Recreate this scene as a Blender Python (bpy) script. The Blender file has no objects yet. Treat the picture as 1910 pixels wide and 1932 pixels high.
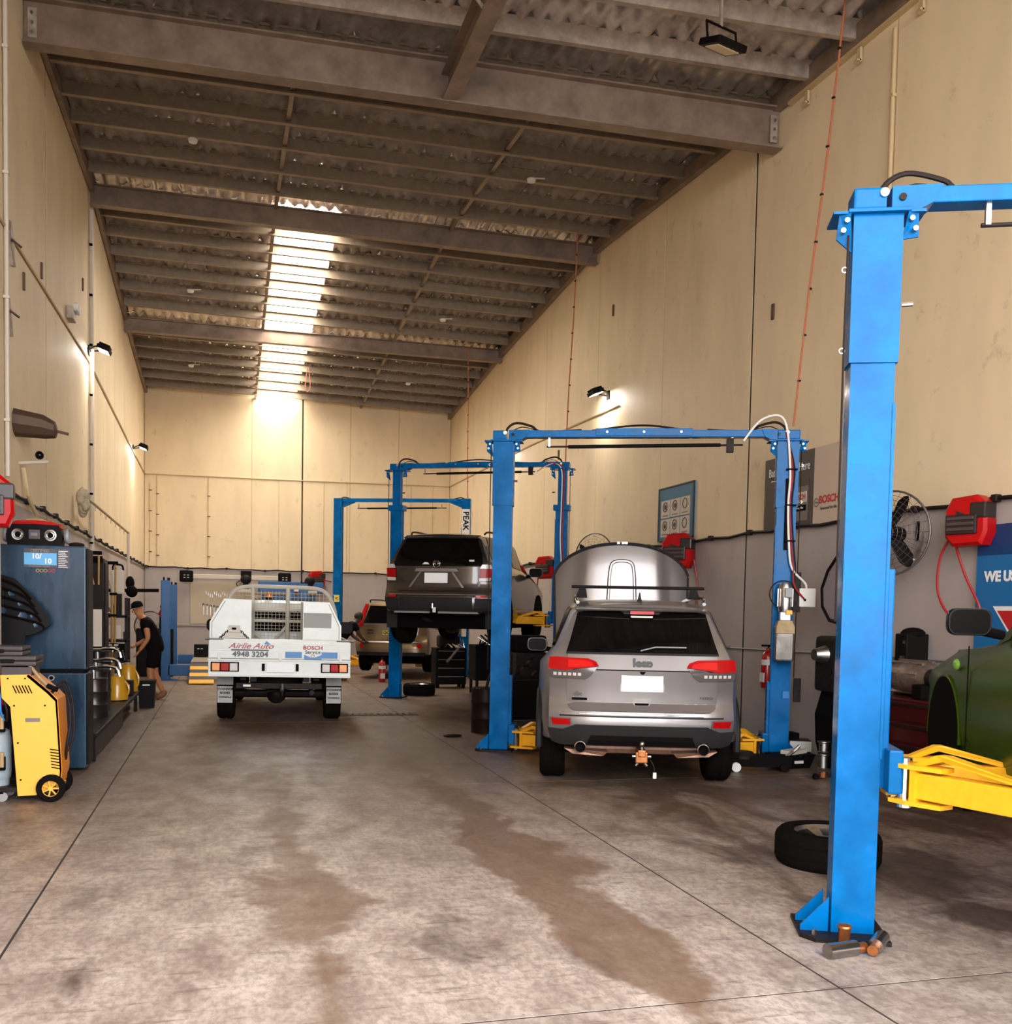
import bpy, bmesh, math, random
from mathutils import Vector, Matrix, Euler
random.seed(7)
PI = math.pi
SC = bpy.context.scene
COL = SC.collection

# ---------------------------------------------------------------- camera
CAM_H = 1.65
cam_data = bpy.data.cameras.new('camera')
cam = bpy.data.objects.new('camera', cam_data); COL.objects.link(cam); SC.camera = cam
cam_data.sensor_fit = 'HORIZONTAL'; cam_data.sensor_width = 36.0
cam_data.lens = 1900.0 / 1910.0 * 36.0
cam_data.shift_y = (1250.0 - 966.0) / 1910.0
cam_data.clip_start = 0.05; cam_data.clip_end = 200
_d = Vector((425 - 955.0, -(1143 - 1250.0), 1900.0)).normalized()        # depth axis of the hall seen by the lens
_h = Vector((1.0, -0.019, 0.0))
_u = _h.cross(_d); _u = _u if _u.y > 0 else -_u; _u.normalize()
_x = _d.cross(_u); _x = _x if _x.x > 0 else -_x
cam.matrix_world = Matrix(((_x.x, _x.y, -_x.z, 0), (_d.x, _d.y, -_d.z, 0), (_u.x, _u.y, -_u.z, CAM_H), (0, 0, 0, 1)))

# ---------------------------------------------------------------- world: hazy bright sky seen through the open front of the hall
world = bpy.data.worlds.new('world'); SC.world = world; world.use_nodes = True
wn = world.node_tree.nodes; wl = world.node_tree.links
wb = wn['Background']; wb.inputs['Color'].default_value = (0.96, 0.97, 1.0, 1); wb.inputs['Strength'].default_value = 9.4
try:
    SC.cycles.max_bounces = 5; SC.cycles.diffuse_bounces = 3; SC.cycles.glossy_bounces = 2; SC.cycles.transmission_bounces = 2
    SC.cycles.use_adaptive_sampling = True; SC.cycles.adaptive_threshold = 0.1; SC.cycles.adaptive_min_samples = 16
    SC.cycles.sample_clamp_indirect = 6.0; SC.cycles.use_denoising = True; SC.cycles.caustics_reflective = False; SC.cycles.caustics_refractive = False
except Exception:
    pass
SC.view_settings.view_transform = 'Standard'; SC.view_settings.look = 'None'
SC.view_settings.exposure = 0.28; SC.view_settings.gamma = 1.0; SC.view_settings.use_curve_mapping = False

XL, XR, YB, YF = -2.3, 6.85, 31.5, -1.2

# daylight portal in the roller-door opening behind the camera (guides sky light in, emits nothing itself)
pl = bpy.data.lights.new('door_portal', 'AREA'); pl.shape = 'RECTANGLE'; pl.size = 9.2; pl.size_y = 7.4
po = bpy.data.objects.new('door_portal', pl); COL.objects.link(po); po.location = (2.3, YF - 0.05, 3.7); po.rotation_euler = (PI / 2, 0, 0)
pl.cycles.is_portal = True

# ---------------------------------------------------------------- materials
MATS = {}
def node(nt, t, **kw):
    n = nt.nodes.new(t)
    for k, v in kw.items():
        setattr(n, k, v)
    return n
def mat(name, col, rough=0.5, metal=0.0, var=0.0, scale=6.0, coat=0.0, bump=0.0, emit=None, estr=0.0, alpha=1.0, trans=0.0, rvar=0.0, spec=0.5, stretch=None):
    if name in MATS:
        return MATS[name]
    m = bpy.data.materials.new(name); m.use_nodes = True
    nt = m.node_tree; b = nt.nodes['Principled BSDF']
    b.inputs['Base Color'].default_value = (*col, 1); b.inputs['Roughness'].default_value = rough
    b.inputs['Metallic'].default_value = metal; b.inputs['Coat Weight'].default_value = coat
    b.inputs['Specular IOR Level'].default_value = spec
    b.inputs['Coat Roughness'].default_value = 0.05
    if trans: b.inputs['Transmission Weight'].default_value = trans
    if alpha < 1: b.inputs['Alpha'].default_value = alpha
    if emit: b.inputs['Emission Color'].default_value = (*emit, 1); b.inputs['Emission Strength'].default_value = estr
    if var or bump or rvar:
        tc = node(nt, 'ShaderNodeTexCoord'); mp = node(nt, 'ShaderNodeMapping')
        if stretch: mp.inputs['Scale'].default_value = stretch
        nt.links.new(tc.outputs['Object'], mp.inputs['Vector'])
        nz = node(nt, 'ShaderNodeTexNoise'); nz.inputs['Scale'].default_value = scale; nz.inputs['Detail'].default_value = 3; nz.inputs['Roughness'].default_value = 0.65
        nt.links.new(mp.outputs['Vector'], nz.inputs['Vector'])
        if var:
            mr = node(nt, 'ShaderNodeMapRange'); mr.inputs['From Min'].default_value = 0.3; mr.inputs['From Max'].default_value = 0.7
            mr.inputs['To Min'].default_value = 1 - var; mr.inputs['To Max'].default_value = 1 + var * 0.5
            nt.links.new(nz.outputs['Fac'], mr.inputs['Value'])
            mx = node(nt, 'ShaderNodeMix', data_type='RGBA', blend_type='MULTIPLY'); mx.inputs['Factor'].default_value = 1
            mx.inputs['A'].default_value = (*col, 1); nt.links.new(mr.outputs['Result'], mx.inputs['B']); nt.links.new(mx.outputs['Result'], b.inputs['Base Color'])
        if rvar:
            m2 = node(nt, 'ShaderNodeMapRange'); m2.inputs['From Min'].default_value = 0.3; m2.inputs['From Max'].default_value = 0.7
            m2.inputs['To Min'].default_value = max(0.02, rough - rvar); m2.inputs['To Max'].default_value = rough + rvar
            nt.links.new(nz.outputs['Fac'], m2.inputs['Value']); nt.links.new(m2.outputs['Result'], b.inputs['Roughness'])
        if bump:
            bp = node(nt, 'ShaderNodeBump'); bp.inputs['Strength'].default_value = bump; bp.inputs['Distance'].default_value = 0.02
            nt.links.new(nz.outputs['Fac'], bp.inputs['Height']); nt.links.new(bp.outputs['Normal'], b.inputs['Normal'])
    MATS[name] = m
    return m
def srgb(r, g, b):
    f = lambda c: (c / 255 / 12.92) if c / 255 <= 0.04045 else ((c / 255 + 0.055) / 1.055) ** 2.4
    return (f(r), f(g), f(b))

# ---------------------------------------------------------------- mesh helpers
class MB:
    """collects shapes and links them as one mesh object"""
    def __init__(s): s.bm = bmesh.new()
    def _tf(s, verts, M):
        if M is not None: bmesh.ops.transform(s.bm, matrix=M, verts=verts)
    def box(s, c, d, rz=0, b=0.0, M=None, rx=0, ry=0):
        r = bmesh.ops.create_cube(s.bm, size=1.0); v = r['verts']
        bmesh.ops.scale(s.bm, vec=d, verts=v)
        if b > 0:
            ed = list({e for x in v for e in x.link_edges})
            q = bmesh.ops.bevel(s.bm, geom=ed, offset=min(b, min(d) * 0.45), segments=2, affect='EDGES', profile=0.6)
            v = list({x for f in q['faces'] for x in f.verts} | {x for x in v if x.is_valid})
        X = Matrix.Translation(c) @ Euler((rx, ry, rz)).to_matrix().to_4x4()
        s._tf(v, X if M is None else M @ X); return s
    def bb(s, x0, x1, y0, y1, z0, z1, b=0.0, M=None):
        return s.box(((x0 + x1) / 2, (y0 + y1) / 2, (z0 + z1) / 2), (abs(x1 - x0), abs(y1 - y0), abs(z1 - z0)), b=b, M=M)
    def cyl(s, p0, p1, r, seg=16, r2=None, cap=True):
        p0, p1 = Vector(p0), Vector(p1); d = p1 - p0; L = d.length
        if L < 1e-6: return s
        q = bmesh.ops.create_cone(s.bm, cap_ends=cap, segments=seg, radius1=r, radius2=r if r2 is None else r2, depth=L)
        s._tf(q['verts'], Matrix.Translation((p0 + p1) / 2) @ d.to_track_quat('Z', 'Y').to_matrix().to_4x4()); return s
    def sph(s, c, r, seg=14, sc=(1, 1, 1)):
        q = bmesh.ops.create_uvsphere(s.bm, u_segments=seg, v_segments=max(6, seg // 2), radius=r)
        s._tf(q['verts'], Matrix.Translation(c) @ Matrix.Diagonal((*sc, 1))); return s
    def tube(s, pts, r, seg=8, closed=False, smooth=0):
        P = [Vector(p) for p in pts]
        if smooth and len(P) > 2: P = spline(P, smooth, closed)
        n = len(P); rings = []
        up = Vector((0, 0, 1)); prev = None
        for i, p in enumerate(P):
            a = P[(i - 1) % n] if (i > 0 or closed) else P[i]; b = P[(i + 1) % n] if (i < n - 1 or closed) else P[i]
            t = (b - a).normalized()
            if prev is None:
                nx = t.cross(up); nx = nx if nx.length > 1e-3 else t.cross(Vector((1, 0, 0)))
            else:
                nx = prev - t * prev.dot(t); nx = nx if nx.length > 1e-5 else t.orthogonal()
            nx.normalize(); prev = nx; ny = t.cross(nx)
            rr = r[i] if isinstance(r, (list, tuple)) else r
            rings.append([s.bm.verts.new(p + nx * rr * math.cos(2 * PI * k / seg) + ny * rr * math.sin(2 * PI * k / seg)) for k in range(seg)])
        m = n if closed else n - 1
        for i in range(m):
            A, B = rings[i], rings[(i + 1) % n]
            for k in range(seg):
                s.bm.faces.new((A[k], A[(k + 1) % seg], B[(k + 1) % seg], B[k]))
        if not closed:
            s.bm.faces.new(rings[0][::-1]); s.bm.faces.new(rings[-1])
        return s
    def loft(s, rings, cap=True, closed=True):
        V = [[s.bm.verts.new(p) for p in r] for r in rings]
        n = len(V[0])
        for A, B in zip(V, V[1:]):
            for k in range(n if closed else n - 1):
                try: s.bm.faces.new((A[k], A[(k + 1) % n], B[(k + 1) % n], B[k]))
                except ValueError: pass
        if cap and closed:
            s.bm.faces.new(V[0][::-1]); s.bm.faces.new(V[-1])
        return s
    def prism(s, pts, vec, M=None):
        """closed outline of 3-D points pushed along vec"""
        v0 = [Vector(p) for p in pts]; vec = Vector(vec)
        if M is not None: v0 = [M @ p for p in v0]; vec = M.to_3x3() @ vec
        return s.loft([v0, [p + vec for p in v0]])
    def lathe(s, prof, c=(0, 0, 0), seg=24, axis='Z', cap=False):
        """profile of (radius, height) turned about an axis through c"""
        rings = []
        for r, h in prof:
            ring = []
            for k in range(seg):
                a = 2 * PI * k / seg; x, y = max(r, 1e-4) * math.cos(a), max(r, 1e-4) * math.sin(a)
                p = {'Z': (x, y, h), 'Y': (x, h, -y), 'X': (h, x, y)}[axis]
                ring.append(Vector(c) + Vector(p))
            rings.append(ring)
        return s.loft(rings, cap=cap)
    def torus(s, c, R, r, axis='Z', seg=24, rs=8, a0=0, a1=2 * PI):
        full = abs(a1 - a0 - 2 * PI) < 1e-6; pts = []
        for k in range(seg + (0 if full else 1)):
            a = a0 + (a1 - a0) * k / seg; x, y = R * math.cos(a), R * math.sin(a)
            pts.append(Vector(c) + Vector({'Z': (x, y, 0), 'Y': (x, 0, y), 'X': (0, x, y)}[axis]))
        return s.tube(pts, r, rs, closed=full)
    def plate(s, out, fy, th, step=0.08, off=0.0):
        """outline of (x, z) laid on the surface y = fy(x, z) - off and given a thickness into +y"""
        bm = bmesh.new()
        f = bm.faces.new([bm.verts.new((x, 0, z)) for x, z in out])
        xs = [p[0] for p in out]; zs = [p[1] for p in out]
        for ax, lo, hi in ((0, min(xs), max(xs)), (2, min(zs), max(zs))):
            n = int((hi - lo) / step)
            for k in range(1, n + 1):
                co = [0, 0, 0]; co[ax] = lo + (hi - lo) * k / (n + 1); no = [0, 0, 0]; no[ax] = 1
                bmesh.ops.bisect_plane(bm, geom=bm.verts[:] + bm.edges[:] + bm.faces[:], plane_co=co, plane_no=no)
        fs = bm.faces[:]
        for v in bm.verts: v.co.y = fy(v.co.x, v.co.z) - off
        if th:
            r = bmesh.ops.extrude_face_region(bm, geom=fs)
            for v in r['geom']:
                if isinstance(v, bmesh.types.BMVert): v.co.y += th
        bmesh.ops.recalc_face_normals(bm, faces=bm.faces[:])
        me = bpy.data.meshes.new('tmp'); bm.to_mesh(me); bm.free(); s.bm.from_mesh(me); bpy.data.meshes.remove(me)
        return s
    def xf(s, M):
        bmesh.ops.transform(s.bm, matrix=M, verts=s.bm.verts[:]); return s
    def mirror_x(s):
        g = bmesh.ops.duplicate(s.bm, geom=s.bm.verts[:] + s.bm.edges[:] + s.bm.faces[:])
        vs = [v for v in g['geom'] if isinstance(v, bmesh.types.BMVert)]; fs = [f for f in g['geom'] if isinstance(f, bmesh.types.BMFace)]
        for v in vs: v.co.x = -v.co.x
        bmesh.ops.reverse_faces(s.bm, faces=fs); return s
    def obj(s, name, m, parent=None, smooth=False, loc=None, rz=0.0, ang=35):
        bmesh.ops.recalc_face_normals(s.bm, faces=s.bm.faces[:])
        me = bpy.data.meshes.new(name)
        if smooth:
            lim = math.radians(ang)
            for f in s.bm.faces: f.smooth = True
            for e in s.bm.edges:
                if len(e.link_faces) == 2 and e.calc_face_angle(0) > lim: e.smooth = False
        s.bm.to_mesh(me); s.bm.free()
        me.materials.append(MATS[m] if isinstance(m, str) else m)
        o = bpy.data.objects.new(name, me); COL.objects.link(o)
        if parent is not None: o.parent = parent
        if loc is not None: o.location = loc
        o.rotation_euler.z = rz
        return o
def spline(P, n=6, closed=False):
    out = []; N = len(P)
    for i in range(N if closed else N - 1):
        a, b, c, d = (P[(i - 1) % N] if closed or i > 0 else P[0]), P[i], P[(i + 1) % N], (P[(i + 2) % N] if closed or i + 2 < N else P[-1])
        for k in range(n):
            t = k / n
            out.append(0.5 * ((2 * b) + (c - a) * t + (2 * a - 5 * b + 4 * c - d) * t * t + (3 * b - a - 3 * c + d) * t ** 3))
    if not closed: out.append(P[-1])
    return out
def tag(o, label, cat, group=None, kind=None):
    o['label'] = label; o['category'] = cat
    if group: o['group'] = group
    if kind: o['kind'] = kind
    return o
def thing(name, label, cat, loc=(0, 0, 0), rz=0.0, group=None):
    o = bpy.data.objects.new(name, None); COL.objects.link(o); o.location = loc; o.rotation_euler.z = rz
    o.empty_display_size = 0.1
    return tag(o, label, cat, group)
def struct(o): o['kind'] = 'structure'; return o
def clone(src, parent=None, loc=None, rz=None):
    c = src.copy(); COL.objects.link(c); c.parent = parent
    if loc is not None: c.location = loc
    if rz is not None: c.rotation_euler.z = rz
    for ch in [x for x in src.children]: clone(ch, c)
    return c
def text(s, size, m, parent, loc, rot=(PI / 2, 0, 0), name='lettering', ext=0.0015, shear=0.0, align='CENTER', sx=1.0, bold=0.0):
    cu = bpy.data.curves.new(name, 'FONT'); cu.body = s; cu.size = size; cu.extrude = ext; cu.align_x = align; cu.align_y = 'CENTER'; cu.shear = shear; cu.offset = bold
    cu.resolution_u = 3
    tmp = bpy.data.objects.new('tmp_text', cu); me = bpy.data.meshes.new_from_object(tmp); me.name = name
    bpy.data.objects.remove(tmp); me.materials.clear(); me.materials.append(MATS[m])
    o = bpy.data.objects.new(name, me); COL.objects.link(o); o.parent = parent; o.location = loc; o.rotation_euler = rot; o.scale.x = sx
    o['kind'] = 'stuff'
    return o
def arc(cx, cz, r, a0, a1, n=6, rz=None):
    rz = r if rz is None else rz
    return [(cx + r * math.cos(math.radians(a0 + (a1 - a0) * k / n)), cz + rz * math.sin(math.radians(a0 + (a1 - a0) * k / n))) for k in range(n + 1)]
def rrect(x0, x1, z0, z1, r, n=4):
    return arc(x1 - r, z0 + r, r, -90, 0, n) + arc(x1 - r, z1 - r, r, 0, 90, n) + arc(x0 + r, z1 - r, r, 90, 180, n) + arc(x0 + r, z0 + r, r, 180, 270, n)

# palette
mat('rubber', (0.007, 0.0055, 0.005), 0.8, bump=0.15, scale=30, spec=0.03)
mat('black_plastic', (0.006, 0.004, 0.004), 0.5, spec=0.08)
mat('black_gloss', (0.004, 0.003, 0.003), 0.12, spec=0.25)
mat('dark_metal', (0.022, 0.017, 0.015), 0.5, 0.3, var=0.4, scale=20, spec=0.1)
mat('chrome', (0.75, 0.74, 0.72), 0.12, 1.0)
mat('steel', (0.42, 0.4, 0.38), 0.32, 1.0, var=0.25, scale=14)
mat('white_paint', (0.78, 0.78, 0.76), 0.35, coat=0.2)
mat('plate_white', (0.95, 0.95, 0.95), 0.5, emit=(1, 1, 1), estr=0.0)
mat('red_plastic', (0.42, 0.012, 0.014), 0.35)
mat('red_lens', (0.40, 0.003, 0.004), 0.12, spec=0.2)
mat('clear_lens', (0.6, 0.56, 0.52), 0.1, coat=0.5)
mat('amber_lens', (0.85, 0.27, 0.03), 0.15, coat=0.5)
mat('lift_yellow', srgb(246, 176, 26), 0.42, var=0.14, scale=9, rvar=0.1)
mat('lift_blue', srgb(0, 98, 164), 0.2, var=0.28, scale=4, rvar=0.12, spec=0.12)
mat('void_black', (0.004, 0.003, 0.003), 0.95, spec=0.05)
mat('mirror_dark', (0.008, 0.006, 0.006), 0.2, spec=0.03)
mat('orange_rope', (0.45, 0.13, 0.06), 0.7)
mat('hose_red', (0.3, 0.02, 0.015), 0.45)
mat('cable_black', (0.016, 0.009, 0.007), 0.6, spec=0.2)
mat('conduit_cream', srgb(205, 178, 135), 0.5)
mat('glass_dark', (0.004, 0.003, 0.003), 0.05, spec=0.16)
mat('grey_plastic', (0.3, 0.29, 0.29), 0.5)
mat('brown_metal', (0.10, 0.055, 0.035), 0.6, 0.3)
mat('ink_black', (0.006, 0.005, 0.005), 0.7, spec=0.03)
mat('ink_white', (0.85, 0.84, 0.82), 0.6)
mat('ink_red', (0.5, 0.01, 0.015), 0.6)
mat('ink_blue', srgb(45, 120, 190), 0.6)
# ================================================================ the hall
# ---- floor: cast slabs with sawn joints
def floor_material():
    m = bpy.data.materials.new('worn_concrete'); m.use_nodes = True; nt = m.node_tree; b = nt.nodes['Principled BSDF']; L = nt.links.new
    g = node(nt, 'ShaderNodeNewGeometry')
    def noise(scale, stretch=(1, 1, 1), detail=6, rough=0.6, dist=0.0):
        mp = node(nt, 'ShaderNodeMapping'); mp.inputs['Scale'].default_value = stretch; L(g.outputs['Position'], mp.inputs['Vector'])
        n = node(nt, 'ShaderNodeTexNoise'); n.inputs['Scale'].default_value = scale; n.inputs['Detail'].default_value = detail; n.inputs['Roughness'].default_value = rough; n.inputs['Distortion'].default_value = dist
        L(mp.outputs['Vector'], n.inputs['Vector']); return n.outputs['Fac']
    def ramp(v, a, c, lo=0.0, hi=1.0):
        r = node(nt, 'ShaderNodeMapRange'); r.inputs['From Min'].default_value = a; r.inputs['From Max'].default_value = c; r.inputs['To Min'].default_value = lo; r.inputs['To Max'].default_value = hi
        L(v, r.inputs['Value']); return r.outputs['Result']
    def mth(op, a, c):
        n = node(nt, 'ShaderNodeMath', operation=op)
        for i, v in enumerate((a, c)):
            if isinstance(v, (int, float)): n.inputs[i].default_value = v
            else: L(v, n.inputs[i])
        return n.outputs[0]
    def mix(f, a, c):
        n = node(nt, 'ShaderNodeMix', data_type='RGBA')
        L(f, n.inputs['Factor'])
        for k, v in (('A', a), ('B', c)):
            if isinstance(v, tuple): n.inputs[k].default_value = (*v, 1)
            else: L(v, n.inputs[k])
        return n.outputs['Result']
    big = noise(0.7, (1, 0.7, 1), 5, 0.6, 0.4); mid = noise(3.2, (1, 0.55, 1), 5, 0.7); fine = noise(26, (1, 0.6, 1), 3, 0.7); streak = noise(5, (0.5, 3.4, 1), 5, 0.75)
    c = mix(ramp(mid, 0.32, 0.68), srgb(142, 124, 113), srgb(206, 190, 177))
    c = mix(ramp(fine, 0.42, 0.62, 0, 0.55), c, srgb(120, 104, 97))
    c = mix(ramp(streak, 0.56, 0.66, 0, 0.6), c, srgb(92, 74, 66))
    # oily brown wheel-track stains
    sx = node(nt, 'ShaderNodeSeparateXYZ'); L(g.outputs['Position'], sx.inputs[0])
    def band(x0, w):
        d = mth('ABSOLUTE', mth('SUBTRACT', sx.outputs['X'], x0), 0); return ramp(d, 0.0, w, 0.2, -0.12)
    tr = mth('MAXIMUM', band(0.45, 0.72), band(1.9, 0.66))
    st = ramp(mth('ADD', big, tr), 0.60, 0.655)
    c = mix(mth('MULTIPLY', st, 0.78), c, srgb(112, 84, 62))
    bay = mth('MAXIMUM', mth('MULTIPLY', ramp(sx.outputs['Y'], 6.0, 9.5, 0, 1), ramp(sx.outputs['X'], 2.2, 3.0, 0.35, 1)), mth('MULTIPLY', ramp(sx.outputs['Y'], 2.5, 4.6, 0, 1.5), ramp(sx.outputs['X'], 3.0, 3.7, 0, 1)))  # work-bay oil, plus shade under the raised green car painted into the floor
    oil = ramp(mth('ADD', noise(1.1, (1, 0.6, 1), 4, 0.65, 0.8), mth('MULTIPLY', bay, 0.14)), 0.60, 0.74, 0, 0.8)  # oil patches, thickened where the bay mask paints that shade
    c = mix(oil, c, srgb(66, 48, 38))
    far = ramp(sx.outputs['Y'], 5.5, 10.5, 0, 0.84)                       # browner with depth: grime and the daylight's fall-off painted in together
    c = mix(far, c, srgb(96, 73, 53))
    L(c, b.inputs['Base Color'])
    r = ramp(mid, 0.3, 0.7, 0.62, 0.36); L(r, b.inputs['Roughness']); b.inputs['Specular IOR Level'].default_value = 0.4
    bp = node(nt, 'ShaderNodeBump'); bp.inputs['Strength'].default_value = 0.12; bp.inputs['Distance'].default_value = 0.01; L(fine, bp.inputs['Height']); L(bp.outputs['Normal'], b.inputs['Normal'])
    return m
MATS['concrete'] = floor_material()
mat('joint_dirt', (0.03, 0.022, 0.018), 0.9)
floor = struct(MB().bb(XL - 0.3, XR + 0.3, YF - 0.3, YB + 0.3, -0.2, -0.002).obj('floor', 'joint_dirt'))
xs = [XL - 0.2, -1.0, 2.65, XR + 0.2]; ys = [YF, 3.84, 9.27, 14.7, 20.15, 25.6, YB + 0.2]
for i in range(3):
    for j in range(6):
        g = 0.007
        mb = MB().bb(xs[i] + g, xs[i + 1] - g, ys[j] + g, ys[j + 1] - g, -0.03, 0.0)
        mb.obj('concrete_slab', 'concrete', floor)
apron = MB().bb(-14, 18, -30, YF - 0.01, -0.2, -0.02)
mat('asphalt', (0.3, 0.29, 0.27), 0.9, var=0.3, scale=3)
struct(apron.obj('ground', 'asphalt'))

# ---- walls: precast panels, cream above, off-white below the service line
def wall_paint():
    m = bpy.data.materials.new('wall_paint'); m.use_nodes = True; nt = m.node_tree; b = nt.nodes['Principled BSDF']; L = nt.links.new
    g = node(nt, 'ShaderNodeNewGeometry'); sx = node(nt, 'ShaderNodeSeparateXYZ'); L(g.outputs['Position'], sx.inputs[0])
    n = node(nt, 'ShaderNodeTexNoise'); n.inputs['Scale'].default_value = 1.3; n.inputs['Detail'].default_value = 3; n.inputs['Roughness'].default_value = 0.65
    mp = node(nt, 'ShaderNodeMapping'); mp.inputs['Scale'].default_value = (1, 1, 0.35); L(g.outputs['Position'], mp.inputs['Vector']); L(mp.outputs['Vector'], n.inputs['Vector'])
    st = node(nt, 'ShaderNodeMath', operation='GREATER_THAN'); st.inputs[1].default_value = 2.76; L(sx.outputs['Z'], st.inputs[0])
    mx = node(nt, 'ShaderNodeMix', data_type='RGBA'); L(st.outputs[0], mx.inputs['Factor']); mx.inputs['A'].default_value = (*srgb(184, 171, 165), 1); mx.inputs['B'].default_value = (*srgb(240, 216, 178), 1)
    mr = node(nt, 'ShaderNodeMapRange'); mr.inputs['From Min'].default_value = 0.3; mr.inputs['From Max'].default_value = 0.7; mr.inputs['To Min'].default_value = 0.9; mr.inputs['To Max'].default_value = 1.04; L(n.outputs['Fac'], mr.inputs['Value'])
    mu = node(nt, 'ShaderNodeMix', data_type='RGBA', blend_type='MULTIPLY'); mu.inputs['Factor'].default_value = 1; L(mx.outputs['Result'], mu.inputs['A']); L(mr.outputs['Result'], mu.inputs['B'])
    # scuffs low on the wall
    n2 = node(nt, 'ShaderNodeTexNoise'); n2.inputs['Scale'].default_value = 2.6; n2.inputs['Detail'].default_value = 5; n2.inputs['Roughness'].default_value = 0.75; L(g.outputs['Position'], n2.inputs['Vector'])
    r2 = node(nt, 'ShaderNodeMapRange'); r2.inputs['From Min'].default_value = 0.6; r2.inputs['From Max'].default_value = 0.74; r2.inputs['To Max'].default_value = 0.35; L(n2.outputs['Fac'], r2.inputs['Value'])
    m3 = node(nt, 'ShaderNodeMix', data_type='RGBA'); L(r2.outputs['Result'], m3.inputs['Factor']); L(mu.outputs['Result'], m3.inputs['A']); m3.inputs['B'].default_value = (*srgb(150, 122, 96), 1)
    L(m3.outputs['Result'], b.inputs['Base Color']); b.inputs['Roughness'].default_value = 0.6
    return m
MATS['wall_paint'] = wall_paint()
mat('joint_dark', (0.035, 0.022, 0.014), 0.9)
mat('joint_sealant', srgb(206, 176, 130), 0.7)
ZW = 9.6
def wall(name, axis, at, sign, cuts, lo, hi, dark):
    g = 0.011
    if axis == 'x': bk = MB().bb(at + sign * 0.03, at + sign * 0.25, lo, hi, -0.2, ZW)
    else: bk = MB().bb(lo, hi, at + 0.03, at + 0.25, -0.2, ZW)
    w = struct(bk.obj(name, 'joint_dark'))
    e = [lo] + cuts + [hi]
    for a, c in zip(e, e[1:]):
        a2, c2 = a + (0.022 if a in dark else g), c - (0.022 if c in dark else g)
        if axis == 'x': mb = MB().bb(at, at + sign * 0.08, a2, c2, -0.02, ZW)
        else: mb = MB().bb(a2, c2, at, at + 0.08, -0.02, ZW)
        mb.obj('wall_panel', 'wall_paint', w)
    for k in cuts:                                   # sealed joints stay shallow and light, open ones dark
        if k in dark:
            (MB().bb(at + sign * 0.004, at + sign * 0.03, k - 0.022, k + 0.022, 0, ZW) if axis == 'x' else MB().bb(k - 0.022, k + 0.022, at + 0.004, at + 0.03, 0, ZW)).obj('joint_seal', 'joint_dark', w)
        else:
            if axis == 'x': mb = MB().bb(at + sign * 0.003, at + sign * 0.08, k - g, k + g, 0, ZW)
            else: mb = MB().bb(k - g, k + g, at + 0.003, at + 0.08, 0, ZW)
            mb.obj('joint_seal', 'joint_sealant', w)
    return w
wall_left = wall('wall_left', 'x', XL, -1, [3.5, 8.4, 12.1, 14.7, 18.98, 21.2, 23.3, 25.4, 27.6, 29.6], YF, YB + 0.2, [14.7])
wall_right = wall('wall_right', 'x', XR, 1, [3.2, 6.5, 9.52, 12.44, 15.35, 18.35, 21.6, 25.4, 28.4], YF, YB + 0.2, [12.44])
wall_back = wall('wall_back', 'y', YB, 1, [0.75, 2.25, 3.7, 5.2], XL, XR, [2.25])
# front: unseen lintel over the roller door behind the viewer, raised to admit more sky light
struct(MB().bb(XL - 0.2, XR + 0.2, YF - 0.2, YF, 7.4, ZW).obj('wall_front', 'wall_paint'))

# ---- roof
def piece(x, P):
    for (a, za), (c, zc) in zip(P, P[1:]):
        if x <= c: return za + (zc - za) * (x - a) / (c - a)
    return P[-1][1]
LP = [(-2, 8.1), (12.3, 8.60), (19.1, 8.82), (25.3, 8.27), (31.6, 7.86)]
RP = [(-2, 7.7), (11.9, 8.17), (18.5, 8.58), (25.4, 8.22), (31.6, 7.70)]
def ymap(y): return piece(y, [(-3, -4.2), (13.15, 11.9), (19.1, 18.5), (25.24, 25.4), (32, 32)])
def roof_pt(x, y, dz=0.0):
    """point under the roof at hall width x on the rafter line that starts at left y"""
    t = (x - XL) / (XR - XL); yy = y + (ymap(y) - y) * t
    return Vector((x, yy, piece(y, LP) * (1 - t) + piece(ymap(y), RP) * t + dz))
def foil_material():
    m = bpy.data.materials.new('foil_blanket'); m.use_nodes = True; nt = m.node_tree; b = nt.nodes['Principled BSDF']; L = nt.links.new
    g = node(nt, 'ShaderNodeNewGeometry')
    n = node(nt, 'ShaderNodeTexNoise'); n.inputs['Scale'].default_value = 2.2; n.inputs['Detail'].default_value = 4; n.inputs['Roughness'].default_value = 0.7; L(g.outputs['Position'], n.inputs['Vector'])
    cr = node(nt, 'ShaderNodeValToRGB'); cr.color_ramp.elements[0].position = 0.3; cr.color_ramp.elements[0].color = (*srgb(150, 136, 128), 1); cr.color_ramp.elements[1].position = 0.72; cr.color_ramp.elements[1].color = (*srgb(228, 216, 208), 1)
    L(n.outputs['Fac'], cr.inputs['Fac']); L(cr.outputs['Color'], b.inputs['Base Color'])
    b.inputs['Metallic'].default_value = 0.6; b.inputs['Roughness'].default_value = 0.24
    return m
MATS['foil'] = foil_material()
mat('galvanised', srgb(176, 160, 146), 0.45, 0.4, var=0.3, scale=8, rvar=0.12)
mat('purlin_steel', srgb(150, 132, 112), 0.5, 0.3, var=0.2, scale=8)
mat('beam_paint', srgb(142, 120, 104), 0.45, 0.25, var=0.35, scale=3)
mat('roof_sheet', (0.12, 0.11, 0.1), 0.6)
SKX = (0.9, 2.02)
ceiling = struct(MB().bb(XL - 0.1, XR + 0.1, YF - 0.1, YB + 0.1, 9.5, 9.6).obj('ceiling', 'roof_sheet'))
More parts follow.
